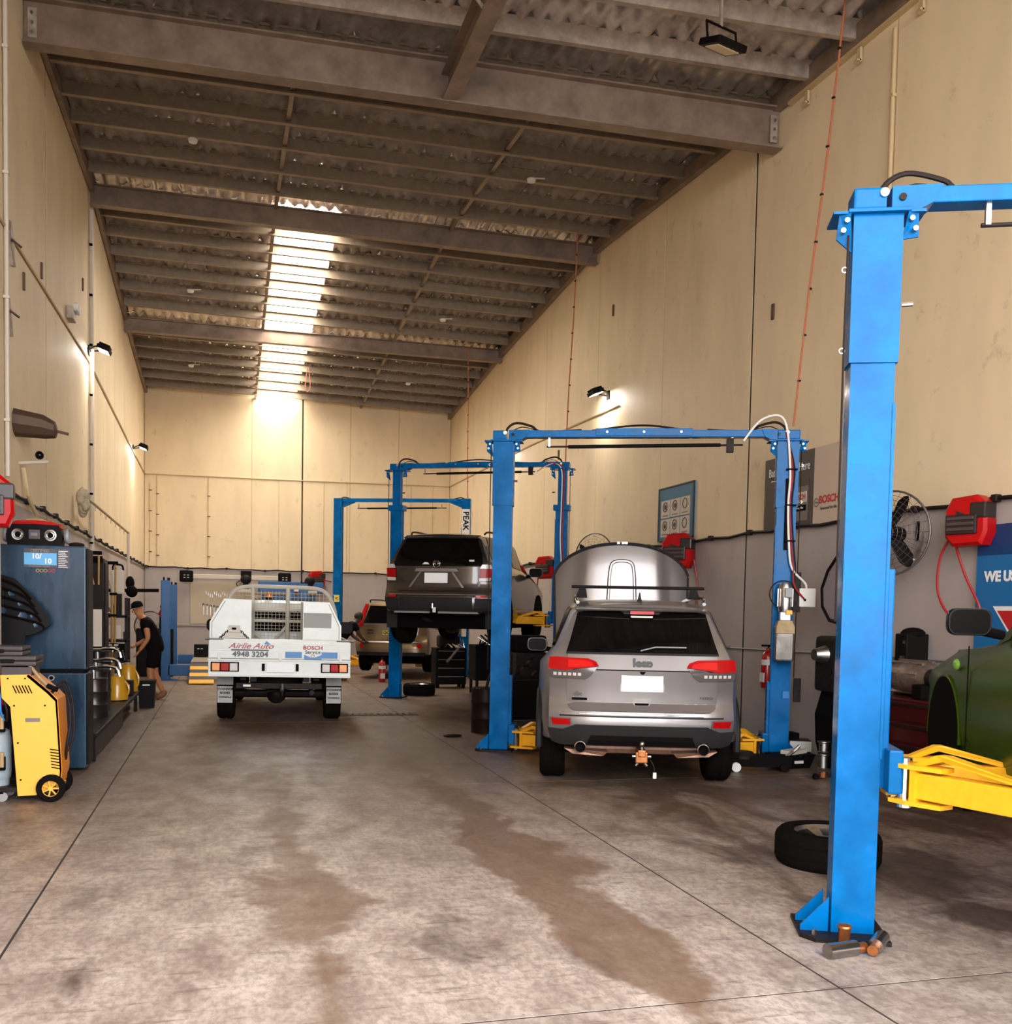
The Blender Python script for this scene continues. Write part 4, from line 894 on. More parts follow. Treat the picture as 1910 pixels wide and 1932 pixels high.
for s in (-1, 1):
    sb = MB().bb(s * HW, s * (HW - .03), 0, 2.45, .92, 1.19, b=.006).obj('side_board', 'ute_white', U)
    MB().cyl((s * (HW + .02), -.05, 1.19), (s * (HW - .2), -.05, 1.19), .008, 8).obj('latch', 'steel', U)
    MB().cyl((s * (HW + .04), -.05, 1.19), (s * (HW - .02), -.05, 1.19), .015, 8).obj('latch', 'steel', U)
    # lamp cluster
    h = MB().bb(s * .555, s * .93, -.05, -.015, .745, .875, b=.008).obj('lamp_cluster', 'ink_black', U)
    for k, m2 in enumerate(('clear_lens', 'red_lens', 'amber_lens')):
        a = .572 + .118 * k; MB().bb(s * a, s * (a + .105), -.062, -.045, .757, .863, b=.006).obj('lamp_lens', m2, h)
    # plate lamps
    MB().bb(s * .21, s * .25, -.045, -.015, .76, .86, b=.006).obj('plate_lamp', 'ink_black', U)
    # mudguard, flap, wheels
    xw = s * .76
    MB().loft([[(xw - .11, .50 + a, c), (xw + .11, .50 + a, c), (xw + .11, .50 + a + e, c + f), (xw - .11, .50 + a + e, c + f)] for a, c, e, f in ((-.02, .52, .015, 0), (-.01, .68, .015, 0), (.2, .82, .0, .015), (.6, .86, 0, .015), (.95, .70, -.015, .0))]).obj('mudguard', 'guard_grey', U)
    fl = MB().bb(xw - .105, xw + .105, .44, .452, .27, .51, b=.004).obj('mud_flap', 'flap_grey', U)
    MB().bb(xw - .108, xw + .108, .44, .46, .505, .525).obj('flap_strip', 'ink_black', fl)
    MB().bb(xw - .012, xw + .012, .46, .475, .53, .7).obj('flap_stay', 'guard_grey', fl)
    for i, (w_, sz, zz) in enumerate((("O'CONNOR", .043, .465), ('BODIES', .043, .41), ('TOWNSVILLE', .03, .35))): text(w_, sz, 'ink_black', fl, (xw, .438, zz), bold=.0015, sx=.95)
    wheel(U, s * .76, .92, .37, .37, .24, out=s); wheel(U, s * .74, 3.95, .37, .37, .24, out=s)
    MB().bb(s * .32, s * .40, .1, 4.4, .60, .72).obj('chassis_rail', 'dark_metal', U)
    MB().loft([[(s * .5 + a, y, z) for a in (-.04, .04)] + [(s * .5 + a, y, z + .03) for a in (.04, -.04)] for y, z in ((.15, .62), (.5, .5), (.92, .46), (1.4, .52), (1.7, .62))]).obj('leaf_spring', 'dark_metal', U)
    for zz in (.45, .5, .58): MB().cyl((s * .5, .86, zz), (s * .5, .86, zz + .05), .03, 8).obj('spring_bolt', 'dark_metal', U)
    door_mirror(U, s * .87, 3.2, 1.32, s, 'black_plastic', sc=1.35)
MB().plate([(-.185, .745), (.185, .745), (.185, .875), (-.185, .875)], lambda x, z: -.055, .01, 1).obj('number_plate', 'plate_white', U)
# lettering on the tailgate
text('Airlie Auto', .105, 'logo_red', tg, (-.40, -.046, 1.10), shear=.45, sx=1.25, bold=.001)
MB().bb(-.66, -.16, -.05, -.045, 1.035, 1.055, b=.004).obj('logo_bar', 'logo_grey', tg)
MB().prism([(-.22, -.045, 1.13), (-.13, -.045, 1.125), (-.19, -.045, 1.175)], (0, .004, 0)).obj('logo_mark', 'logo_blue', tg)
text('4948 3204', .1, 'logo_grey', tg, (-.405, -.046, .985), bold=.003, sx=1.12)
text('BOSCH', .075, 'logo_red', tg, (.44, -.046, 1.09), bold=.002, sx=1.1)
text('Service', .07, 'ink_black', tg, (.44, -.046, 1.03), sx=1.05)
for x0, x1 in ((.065, .29), (.56, .78)): MB().bb(x0, x1, -.046, -.042, .945, 1.03).obj('logo_panel', 'logo_blue', tg)
MB().prism([(.32, -.043, .93), (.56, -.043, .93), (.56, -.043, .995), (.44, -.043, .945), (.32, -.043, .995)], (0, -.003, 0)).obj('logo_panel', 'logo_blue', tg)
MB().torus((.44, -.046, .975), .022, .003, 'Y', 16, 5).obj('logo_ring', 'logo_grey', tg)
# toolboxes either side of the tray
b1 = MB().prism([(-.955, .04, 1.2), (-.955, .04, 1.42), (-.765, .04, 1.745), (-.40, .04, 1.735), (-.40, .04, 1.2)], (0, 1.9, 0)).obj('toolbox', 'ute_white', U)
MB().tube([(-.925, .036, 1.21), (-.925, .036, 1.415), (-.75, .036, 1.715)], .005, 5).obj('toolbox_seam', 'guard_grey', b1)
jc = MB().loft([[(-.78 + a, -.0, 1.2), (-.47 - a, -.0, 1.2), (-.47 - a, .03, 1.2), (-.78 + a, .03, 1.2)][:4] for a in ()] or [[(-.77, .03, 1.205), (-.48, .03, 1.205), (-.48, .0, 1.205), (-.77, .0, 1.205)], [(-.74, .03, 1.27), (-.51, .03, 1.27), (-.51, .0, 1.27), (-.74, .0, 1.27)], [(-.68, .03, 1.29), (-.57, .03, 1.29), (-.57, .0, 1.29), (-.68, .0, 1.29)]]).obj('tow_cover', 'rack_cream', b1)
MB().bb(-.70, -.55, -.01, .03, 1.28, 1.38, b=.006).obj('cover_box', 'rack_cream', jc); MB().bb(-.655, -.60, -.018, -.008, 1.32, 1.35).obj('cover_slot', 'ink_black', jc)
for s in (-1, 1):
    for k in range(6): MB().torus((-.625 + s * (.09 + .018 * k), .01, 1.30 - .018 * k), .013, .005, 'Y' if k % 2 else 'X', 10, 4).obj('chain_link', 'ink_black', b1)
b2 = MB().prism([(.30, .04, 1.2), (.30, .04, 1.73), (.665, .04, 1.73), (.83, .04, 1.40), (.83, .04, 1.2)], (0, 1.9, 0)).obj('toolbox', 'ute_white', U)
dr = MB().bb(.31, .69, .025, .045, 1.37, 1.58, b=.004).obj('toolbox_door', 'guard_grey', b2); MB().bb(.30, .70, .015, .05, 1.575, 1.60).obj('door_rail', 'ute_white', dr)
MB().tube([(.80, .036, 1.21), (.80, .036, 1.39), (.65, .036, 1.70)], .005, 5).obj('toolbox_seam', 'guard_grey', b2)
# tubular headboard with mesh
hb = MB().tube([(-.90, 2.42, .95), (-.90, 2.42, 1.45), (-.84, 2.42, 1.72), (-.72, 2.42, 1.90), (-.5, 2.42, 1.965), (0, 2.42, 1.97), (.5, 2.42, 1.965), (.70, 2.42, 1.90), (.82, 2.42, 1.72), (.88, 2.42, 1.45), (.88, 2.42, .95)], .033, 10, smooth=4).obj('headboard', 'rack_cream', U, smooth=True)
for p, q, r in (((-.45, 2.42, .95), (-.45, 2.42, 1.96), .03), ((.1, 2.40, .95), (.1, 2.40, 1.96), .035), ((-.88, 2.42, 1.6), (.88, 2.42, 1.6), .03), ((-.88, 2.42, 1.42), (.88, 2.42, 1.42), .025), ((-.5, 2.41, 1.3), (-.18, 2.41, 1.0), .022), ((.08, 2.41, 1.33), (-.2, 2.41, 1.0), .022)):
    MB().cyl(p, q, r, 10).obj('rack_tube', 'rack_cream', hb, smooth=True)
w = MB()
for k in range(30): x = -.84 + .058 * k; w.cyl((x, 2.43, .98), (x, 2.43, 1.9 if abs(x) < .7 else 1.65), .0032, 4, cap=False)
for k in range(16): z = 1.0 + .058 * k; w.cyl((-.86, 2.43, z), (.86, 2.43, z), .0032, 4, cap=False)
w.obj('wire_mesh', 'rack_cream', hb)['kind'] = 'stuff'
# cab
def RU(x, z): return .07 * (abs(x) / .8) ** 4 + max(0, z - 1.15) * .22
US = [ring(2.62, .55, .80, .85, .80, 1.16, .66, 1.70), ring(2.72, .5, .84, .87, .82, 1.16, .68, 1.74), ring(3.0, .48, .85, .87, .82, 1.14, .68, 1.75), ring(3.5, .48, .85, .87, .82, 1.12, .62, 1.70), ring(4.1, .48, .85, .87, .8, 1.08, .74, 1.12), ring(4.9, .5, .8, .84, .7, 1.0, .62, 1.02)]
cb = shell(U, US, RU, 'ute_white', name='cab', glass=(1, 3))
MB().plate([(-.62, 1.25), (.62, 1.25), (.58, 1.56), (-.58, 1.56)], lambda x, z: RU(x, z) + 2.62, .02, off=.012).obj('rear_window', 'glass_dark', cb, smooth=True)
MB().cyl((-.2, 3.0, 1.76), (-.2, 3.0, 1.80), .07, 16).obj('beacon_base', 'black_plastic', cb); MB().lathe([(.055, 0), (.06, .04), (.05, .09), (0, .095)], (-.2, 3.0, 1.80), 16).obj('beacon', 'amber_lens', cb, smooth=True)
MB().bb(-.5, .5, 2.95, 3.05, 1.75, 1.775).obj('roof_bar', 'black_plastic', cb)
# underneath
MB().lathe([(.19, -.11), (.3, -.115), (.36, -.08), (.37, 0), (.36, .08), (.3, .115), (.19, .11)], (-.05, .50, .60), 28, 'Z').obj('spare_wheel', 'rubber', U, smooth=True)
ax = MB().cyl((-.72, .92, .37), (.72, .92, .37), .06, 12).obj('rear_axle', 'dark_metal', U); MB().sph((-.05, .92, .37), .15).obj('differential', 'dark_metal', ax, smooth=True)
MB().bb(-.6, .58, .1, .2, .50, .58, b=.01).obj('tow_bar', 'dark_metal', U); MB().bb(-.50, -.40, .085, .1, .53, .56).obj('tow_label', 'sign_white', U)
MB().bb(.0, .06, -.02, .15, .47, .54, b=.008).obj('tow_tongue', 'dark_metal', U); MB().cyl((.03, .0, .5), (.03, .0, .58), .025, 10).obj('tow_ball', 'steel', U); MB().cyl((.03, .0, .42), (.03, .0, .47), .018, 8).obj('tow_nut', 'chrome', U)
MB().tube([(-.5, .3, .48), (-.3, .25, .44), (-.1, .28, .46), (.1, .3, .5)], .012, 6, smooth=4).obj('brake_hose', 'cable_black', U)
MB().cyl((.44, .15, .45), (.44, .6, .45), .035, 12).obj('exhaust_pipe', 'dark_metal', U)
MB().bb(-.3, .3, 1.2, 3.5, .45, .6).obj('gearbox', 'ink_black', U)
# ================================================================ things fixed to walls and roof
def cable_run(name, label, pts, r=0.018, m='cable_black', cat='cable', clip=None):
    t = thing(name, label, cat, pts[0])
    o = Vector(pts[0]); P = [Vector(p) - o for p in pts]
    MB().tube(P, r, 6).obj('run', m, t, smooth=True)
    if clip:
        mb_n = 0
        for i in range(0, len(P), clip):
            MB().box(P[i], (r * 3.2,) * 3, b=r * .6).obj('clip', m, t)
    return t
def sag(p, q, n, d=0.02, seed=1):
    rnd = random.Random(seed); p, q = Vector(p), Vector(q)
    return [p.lerp(q, k / n) + Vector((0, 0, -d * (k % 2) + rnd.uniform(-.008, .008))) for k in range(n + 1)]
cable_run('service_cable', 'dark bundled cable along the left wall above the cabinets', sag((XL + .045, 9.0, 2.86), (XL + .045, YB - .05, 2.77), 44), .022, clip=2)
cable_run('service_cable', 'dark bundled cable along the back wall above the tool board', sag((XL + .1, YB - .045, 2.77), (XR - .1, YB - .045, 2.73), 24), .02, clip=3)
cable_run('service_cable', 'dark bundled cable along the right wall behind the fans and reels', sag((XR - .045, 5.5, 2.77), (XR - .045, YB - .05, 2.76), 46), .022, clip=2)
cable_run('conduit', 'cream conduit sloping along the left wall past two floodlights', [(XL + .02, 9, 5.6), (XL + .02, 12, 5.65), (XL + .02, 18.85, 5.82), (XL + .02, 27.6, 5.55), (XL + .02, YB - .03, 5.47)], .016, 'conduit_cream', 'conduit')
cable_run('conduit', 'cream conduit across the back wall', [(XL + .03, YB - .02, 5.47), (2, YB - .02, 5.5), (XR - .03, YB - .02, 5.55)], .016, 'conduit_cream', 'conduit')
cable_run('conduit', 'cream conduit high on the right wall leading to the floodlight', [(XR - .02, YB - .03, 5.55), (XR - .02, 22.8, 5.52), (XR - .02, 17.2, 5.4)], .016, 'conduit_cream', 'conduit')
cable_run('conduit', 'thin grey conduit low on the right wall behind the fire extinguisher', [(XR - .02, 6.5, 1.26), (XR - .02, 9.1, 1.24), (XR - .02, 12.5, 1.2), (XR - .02, 19, 1.16)], .013, 'grey_plastic', 'conduit')
cable_run('conduit', 'upright pale pipe on the left wall beside the first floodlight', [(XL + .05, 19.0, 8.4), (XL + .05, 19.0, 5), (XL + .05, 19.0, 2.4)], .035, 'pipe_white', 'pipe') if 'pipe_white' in MATS else None
mat('pipe_white', srgb(205, 192, 176), 0.45)
dp = thing('downpipe', 'upright pale pipe with black clips on the left wall below the floodlight', 'pipe', (XL + .05, 19.0, 2.3))
MB().cyl((0, 0, 0), (0, 0, 6.1), .04, 10).obj('pipe', 'pipe_white', dp, smooth=True)
for k in range(7): MB().box((0, -.07, .4 + .85 * k), (.05, .06, .03)).obj('clip', 'ink_black', dp)
for X, z0, z1, w in ((-2.15, 2.9, 5.2, 'nearest the corner'), (-1.95, 2.8, 5.45, 'second from the corner'), (-.5, 2.8, 5.45, 'below the conduit left of the skylight')):
    t = thing('pipe_drop', 'thin upright cable drop on the back wall ' + w, 'pipe', (X, YB - .02, z0))
    MB().cyl((0, 0, 0), (0, 0, z1 - z0), .012, 6).obj('pipe', 'conduit_cream', t)
    for k in range(4): MB().box((0.02, -.01, .3 + .6 * k), (.09, .02, .02)).obj('clip', 'cable_black', t)
for k, X in enumerate((1.55, 2.9, 3.6, 4.9, 5.6, 6.3)):
    tag(MB().cyl((X, YB - .015, 2.8), (X, YB - .015, 5.5), .006, 5).obj('wall_wire', 'conduit_cream'), 'faint wire hanging from the conduit, number %s from the left of the back wall' % ('one two three four five six'.split()[k]), 'wire')
t = thing('conduit', 'upright cream conduit on the near right wall above the fan', 'pipe', (XR - .035, 9.52, 2.8))
MB().cyl((0, 0, 0), (0, 0, 5.1), .022, 8).obj('pipe', 'conduit_cream', t, smooth=True)
for k in range(5): MB().box((.0, 0, .4 + k), (.05, .06, .03)).obj('clip', 'conduit_cream', t)
t = thing('conduit', 'upright pale conduit at the far left edge of the left wall', 'pipe', (XL + .035, 12.0, 3.0))
MB().cyl((0, 0, 0), (0, 0, 5.4), .025, 8).obj('pipe', 'pipe_white', t, smooth=True)
for k in range(4): MB().box((0, 0, .6 + 1.3 * k), (.06, .07, .03)).obj('clip', 'pipe_white', t)
# --- LED floodlights
mat('led_face', (1, 1, 1), 0.3, emit=(1.0, 0.97, 0.9), estr=9.0)
def floodlight(label, loc, rz, on=True, tilt=0.5, ceiling_fix=False, watts=20):
    t = thing('floodlight', label, 'floodlight', loc, rz)
    Mx = Matrix.Translation((0, -.26, .02)) @ Matrix.Rotation(tilt, 4, 'X')
    MB().bb(-.06, .06, -.03, 0, -.08, .08, b=.004).obj('wall_plate', 'black_plastic', t)
    mb = MB()
    for s in (-1, 1): mb.tube([(s * .17, -.26, .02), (s * .17, -.14, .04), (s * .06, -.03, .0)], .014, 6)
    mb.obj('yoke', 'black_plastic', t)
    h = MB().bb(-.17, .17, -.11, .11, -.02, .05, b=.012, M=Mx).obj('housing', 'black_plastic', t)
    mb = MB()
    for k in range(7): mb.bb(-.14 + .045 * k, -.128 + .045 * k, -.09, .09, .05, .09, M=Mx)
    mb.obj('heat_sink', 'black_plastic', h)['kind'] = 'stuff'
    MB().bb(-.14, .14, -.085, .085, -.026, -.018, M=Mx).obj('led_panel', 'led_face' if on else 'led_off', h)
    if on:
        L = bpy.data.lights.new('floodlight_lamp', 'AREA'); L.shape = 'RECTANGLE'; L.size = .26; L.size_y = .16; L.energy = watts; L.color = (1, .97, .92)
        o = bpy.data.objects.new('floodlight_lamp', L); COL.objects.link(o); o.parent = t; o.matrix_local = Mx @ Matrix.Translation((0, 0, -.04))
    return t
mat('led_off', srgb(225, 205, 175), 0.25)
floodlight('lit black floodlight on the left wall, nearer of two above the conduit', (XL, 18.9, 6.0), PI / 2, tilt=.35)
floodlight('lit black floodlight on the left wall, farther one near the back corner', (XL, 27.6, 5.63), PI / 2, tilt=.35)
floodlight('lit black floodlight on the right wall above the silver bonnet', (XR, 17.75, 5.69), -PI / 2, tilt=.35)
floodlight('lit black floodlight on the right wall farther back near the corner', (XR, 24.6, 5.6), -PI / 2, tilt=.35, watts=14)
# unlit flood hanging under a near purlin
t = thing('floodlight', 'black floodlight hanging unlit from the near roof purlin', 'floodlight', (5.0, 9.9, 7.6), .3)
Mx = Matrix.Rotation(.32, 4, 'X')
h = MB().bb(-.2, .2, -.16, .16, -.02, .05, b=.012, M=Mx).obj('housing', 'black_plastic', t)
MB().bb(-.15, .15, -.1, .1, -.03, -.016, M=Mx).obj('led_panel', 'led_off', h)
MB().tube([(-.21, 0, .0), (-.21, .03, .22), (.21, .03, .22), (.21, 0, .0)], .014, 6).obj('yoke', 'black_plastic', t)
MB().cyl((0, .03, .22), (0, .03, .62), .02, 8).obj('stem', 'galvanised', t)
# --- smoke detectors / sensors under purlins
for k, (X, Y, lb) in enumerate(((-.5, 16.4, 'in the first roof bay on the left'), (4.6, 16.2, 'in the first roof bay on the right'), (-.75, 23.1, 'in the second roof bay on the left'), (4.8, 23.2, 'in the second roof bay on the right'), (-.9, 28.4, 'in the last roof bay on the left'), (4.9, 28.2, 'in the last roof bay on the right'))):
    p = roof_pt(X, Y, -.02)
    t = thing('ceiling_sensor', 'small white sprinkler sensor ' + lb, 'sensor', p, 0, 'white sensors under the roof')
    MB().lathe([(.0, -.07), (.06, -.06), (.075, -.02), (.06, .0), (.0, .01)], (0, 0, 0), 14).obj('dome', 'sign_white', t, smooth=True)
    MB().cyl((.0, 0, 0), (.22, 0, .02), .012, 6).obj('pipe', 'sign_white', t)
# --- wall oddments
def wall_box(name, label, cat, x, y, z, d, m, side):
    return tag(MB().box((x - side * d[0] / 2, y, z), d, b=.012).obj(name, m), label, cat)
for y, z, w in ((12.25, 5.55, 'upper'), (12.1, 4.75, 'lower')):
    t = thing('steel_bracket', 'bare steel bracket bolted to the near left wall, %s of the pair' % w, 'bracket', (XL, y, z))
    MB().prism([(0, -.1, .22), (.03, -.1, .22), (.03, .06, .05), (.03, .12, -.2), (.0, .12, -.2)], (.02, .05, 0)).obj('plate', 'galvanised', t)
    MB().cyl((.03, .0, .05), (.12, .1, .0), .014, 6).obj('pin', 'steel', t)
t = thing('emergency_light', 'small twin-lamp emergency light on the left wall over the conduit', 'light', (XL, 16.6, 5.97))
MB().bb(0, .1, -.16, .16, -.08, .1, b=.01).obj('body', 'galvanised', t)
for s in (-1, 1): MB().lathe([(.0, .0), (.06, .01), (.07, .07), (.0, .075)], (.09, s * .1, .1), 12, 'X').obj('lamp', 'sign_white', t, smooth=True)
t = thing('wall_heater', 'dark brown horn-shaped fitting jutting from the near left wall', 'fitting', (XL, 12.6, 3.65))
MB().loft([[Vector((x, a, c)) for a, c in arc(0, dz, r, 0, 350, 9, r * .8)] for x, r, dz in ((0, .2, .03), (.3, .17, .0), (.42, .12, -.03), (.44, .05, -.04))]).obj('shell', 'brown_metal', t, smooth=True)
MB().cyl((.42, 0, -.04), (.56, 0, -.07), .015, 6).obj('tip', 'brown_metal', t)
t = thing('security_camera', 'small dark camera on a pale pipe arm near the left wall', 'camera', (XL, 12.8, 3.3))
MB().cyl((0, 0, -.05), (.32, 0, -.02), .02, 8).obj('arm', 'pipe_white', t); MB().sph((.22, 0, .05), .05).obj('lens', 'black_gloss', t, smooth=True)
MB().tube([(.05, 0, -.1), (.08, .1, -.4), (.1, .5, -.6)], .025, 6, smooth=4).obj('conduit_elbow', 'conduit_cream', t)
t = thing('hose_boom', 'swing rail with bundled white cloth reaching along the left wall', 'boom', (XL, 17.2, 3.25))
MB().box((.14, 0, 0), (.26, .3, .34), b=.06).obj('bundle', 'cloth_bundle', t) if 'cloth_bundle' in MATS else None
mat('cloth_bundle', srgb(196, 178, 150), 0.9, var=0.3, scale=18, bump=0.8)
mb = MB()
for a, c, e, r in ((.12, -.06, .06, .11), (.16, .05, .09, .09), (.14, .02, -.05, .12), (.12, .08, -.14, .09), (.18, -.08, -.06, .08), (.12, .0, .15, .06)): mb.sph((a, c, e), r, 10, (.8, .9, 1.25))
mb.obj('bundle', 'cloth_bundle', t, smooth=True)
MB().cyl((.2, .1, .05), (.35, 5.2, -.12), .025, 8).obj('rail', 'conduit_cream', t)
for k in range(7): MB().cyl((.22 + .02 * k, .8 + .6 * k, .02 - .02 * k), (.22 + .02 * k, .8 + .6 * k, -.08 - .02 * k), .008, 5).obj('hook', 'conduit_cream', t)
MB().cyl((.35, 5.2, -.1), (.35, 5.2, -3.25), .03, 8).obj('support_post', 'pipe_white', t)
for y, z, sd, lb in ((14.3, 5.9, 1, 'left wall just ahead of the emergency light'), (13.1, 5.4, 1, 'left wall between bracket and panel joint'), (18.2, 6.9, 1, 'left wall high beside the upright pipe'), (20.6, 5.0, -1, 'right wall beyond the hanging floodlight glow'), (11.9, 5.6, -1, 'right wall close to the open panel joint'), (17.6, 7.2, -1, 'right wall high under the second roof beam')):
    X = XL if sd > 0 else XR
    tag(MB().box((X + sd * .012, y, z), (.024, .05, .2)).obj('wall_anchor', 'brown_metal'), 'small rusty anchor plate on the ' + lb, 'anchor')
# --- orange cords from the roof to the lift posts
for p, q, w in (((6.35, 9.75, 8.25), (6.18, 10.22, 3.8), 'silver car'), ((6.05, 17.4, 8.5), (5.84, 17.2, 4.3), 'dark raised wagon'), ((5.8, 24.8, 8.15), (5.76, 24.4, 4.42), 'gold wagon')):
    t = thing('power_cord', 'orange power cord dropping from the roof to the lift of the ' + w, 'cord', q)
    d = Vector(p) - Vector(q); MB().tube([Vector((0, 0, 0)), d * .33 + Vector((-.01, 0, 0)), d * .66 + Vector((.01, 0, 0)), d], .012, 6, smooth=4).obj('cord', 'orange_rope', t, smooth=True)
    for k in range(1, 9): MB().box(d * (k / 9), (.03, .03, .02)).obj('tie', 'cable_black', t)
t = thing('cord_loop', 'short orange cord loop hanging below the skylight near the back wall', 'cord', (2.12, 28.15, 7.55))
MB().tube([(0, 0, .60), (-.05, 0, .1), (.0, 0, -.05), (.08, 0, .1), (.04, 0, .60)], .012, 6, smooth=5).obj('cord', 'orange_rope', t)
# --- posters and signs
mat('poster_blue', srgb(60, 120, 150), 0.5); mat('paper', srgb(214, 200, 184), 0.6); mat('board_dark', srgb(62, 52, 50), 0.45); mat('board_light', srgb(206, 182, 160), 0.5); mat('battery_grey', srgb(120, 108, 102), 0.5)
t = thing('safety_poster', 'blue framed poster with six white pictogram cards on the right wall', 'poster', (XR, 14.65, 2.82), -PI / 2)
# local: x runs along -Y of the hall, y points into the wall
MB().bb(-.64, .64, -.03, 0, 0, .86).obj('board', 'poster_blue', t)
for a, c, e, f in ((-.64, -.615, 0, .86), (.615, .64, 0, .86), (-.64, .64, 0, .02), (-.64, .64, .84, .86)): MB().bb(a, c, -.045, -.02, e, f).obj('frame', 'board_dark', t)
for i in range(3):
    for j in range(2):
        x0 = -.54 + .36 * i; z0 = .07 + .30 * j
        c = MB().bb(x0, x0 + .33, -.036, -.03, z0, z0 + .28).obj('card', 'paper', t)
        MB().torus((x0 + .165, -.038, z0 + .175), .075, .007, 'Y', 16, 5).obj('pictogram', 'board_dark', c)
        if (i, j) in ((0, 1), (1, 1), (0, 0), (1, 0)): MB().lathe([(0, -.004), (.04, -.004), (.04, 0)], (x0 + .165, -.036, z0 + .17), 10, 'Y').obj('pictogram', 'board_dark', c)
        MB().bb(x0 + .06, x0 + .27, -.038, -.035, z0 + .03, z0 + .045).obj('caption', 'battery_grey', c)
t = thing('battery_board', 'wide wall board half dark, half cream, with a battery picture and red lettering', 'sign', (XR, 11.05, 2.75), -PI / 2)
MB().bb(-.88, .27, -.03, 0, 0, .93).obj('dark_panel', 'board_dark', t); MB().bb(.27, .92, -.03, 0, 0, .93).obj('light_panel', 'board_light', t)
text('Battery Fitted Here', .155, 'ink_white', t, (-.30, -.034, .74), (PI / 2, 0, 0), sx=.78)
MB().bb(-.55, .15, -.034, -.029, .08, .56).obj('battery_picture', 'battery_grey', t); MB().bb(-.57, .17, -.036, -.03, .50, .58).obj('battery_lid', 'board_dark', t)
MB().bb(-.2, .13, -.038, -.033, .30, .43).obj('battery_label', 'paper', t); text('BOSCH', .09, 'ink_red', t, (-.03, -.041, .365), sx=1.0); MB().bb(-.25, .12, -.038, -.033, .2, .27).obj('battery_band', 'ink_black', t); text('High Power Plus', .035, 'ink_white', t, (-.05, -.041, .235))
text('BOSCH', .125, 'ink_red', t, (.60, -.034, .29), sx=1.0, bold=.003); text('Invented for life', .052, 'board_dark', t, (.60, -.034, .19))
MB().torus((.345, -.034, .27), .048, .006, 'Y', 20, 5).obj('emblem', 'battery_grey', t); MB().bb(.315, .375, -.036, -.03, .262, .278).obj('emblem_bar', 'battery_grey', t)
t = thing('brand_banner', 'blue banner reading WE USE over a red triangle on the right wall', 'sign', (XR - .01, 7.0, .75), -PI / 2)
mat('banner_blue', srgb(20, 105, 165), 0.45); mat('banner_deep', srgb(10, 60, 110), 0.45); mat('banner_pale', srgb(150, 200, 220), 0.45)
MB().bb(-.97, 1.2, -.03, 0, 0, 1.78).obj('sheet', 'banner_blue', t); MB().bb(-.97, 1.2, -.032, -.028, 1.5, 1.78).obj('top_band', 'banner_deep', t)
text('WE USE ONLY', .13, 'ink_white', t, (-.86, -.034, 1.30), align='LEFT', bold=.006)
MB().prism([(-.74, -.034, 1.03), (.9, -.034, 1.03), (.08, -.034, .05)], (0, .004, 0)).obj('triangle_edge', 'ink_white', t); MB().prism([(-.68, -.038, .99), (.84, -.038, .99), (.08, -.038, .12)], (0, .004, 0)).obj('triangle', 'ink_red', t)
# --- hose reels
mat('reel_red', srgb(172, 12, 14), 0.35, spec=0.2); mat('reel_dark', (0.02, 0.012, 0.012), 0.4)
mat('case_brown2', srgb(70, 54, 52), 0.5)
def hose_reel(label, loc, rz, loop=None, sc=1.0):
    t = thing('hose_reel', label, 'hose reel', loc, rz, 'red retractable hose reels'); t.scale = (sc,) * 3
    out = [(x, z) for x, z in ((-.2, .12), (-.14, .22), (.1, .24), (.2, .16), (.21, -.1), (.16, -.22), (-.12, -.23), (-.2, -.14))]
    MB().loft([[Vector((x * k, y, z * k)) for x, z in out] for k, y in ((.88, -.30), (1, -.27), (1, -.12), (.9, -.09))]).obj('case', 'reel_red', t, smooth=True, ang=30)
    MB().loft([[Vector((x * k, y, z * k)) for x, z in ((-.08, .1), (.1, .03), (-.03, -.1))] for k, y in ((1, -.31), (.9, -.295))]).obj('vent', 'reel_dark', t)
    MB().bb(-.17, .13, -.33, -.29, -.12, .06, b=.012).obj('grille', 'reel_dark', t)
    for k in range(3): MB().bb(-.15, .11, -.345, -.325, -.09 + .05 * k, -.06 + .05 * k, b=.005).obj('louvre', 'case_brown2', t)
    MB().bb(.05, .21, -.31, -.12, .02, .17, b=.02).obj('roller_mouth', 'reel_dark', t); MB().bb(-.02, .03, -.325, -.3, -.02, .03, b=.006).obj('hub_cap', 'tank_cream', t)
    MB().bb(-.1, .08, -.29, -.2, .12, .2, b=.01).obj('mouth', 'reel_dark', t)
    MB().bb(-.05, .05, -.12, 0, -.1, .12, b=.01).obj('bracket', 'ink_black', t); MB().bb(-.08, .08, -.02, 0, -.16, .18, b=.005).obj('wall_plate', 'ink_black', t)
    if loop: MB().tube([Vector(p) for p in loop], .013, 7, smooth=7).obj('hose', 'reel_hose', t, smooth=True)
    return t
mat('case_brown2', srgb(70, 54, 52), 0.5)
mat('reel_hose', srgb(150, 22, 22), 0.4)
hose_reel('red hose reel on the right wall with a drooping loop, beside the blue banner', (XR, 7.98, 2.56), -PI / 2 + .35, [(-.18, -.15, -.08), (-.3, -.16, -.3), (-.32, -.16, -.62), (-.2, -.15, -.86), (.04, -.15, -.92), (.1, -.15, -.8), (-.05, -.15, -.5), (-.16, -.15, -.2), (-.17, -.15, -.05)])
hose_reel('red hose reel on the right wall just above the silver bonnet', (XR - .1, 14.2, 2.6), -.75, [(.2, -.16, -.1), (.26, -.16, -.5), (.2, -.16, -1.1), (.1, -.1, -1.6)], 1.15)
hose_reel('red hose reel on the right wall beside the raised dark wagon', (XR - .05, 20.9, 2.6), -.8, [(-.18, -.16, -.1), (-.22, -.16, -.6), (-.2, -.1, -1.5)], 1.05)
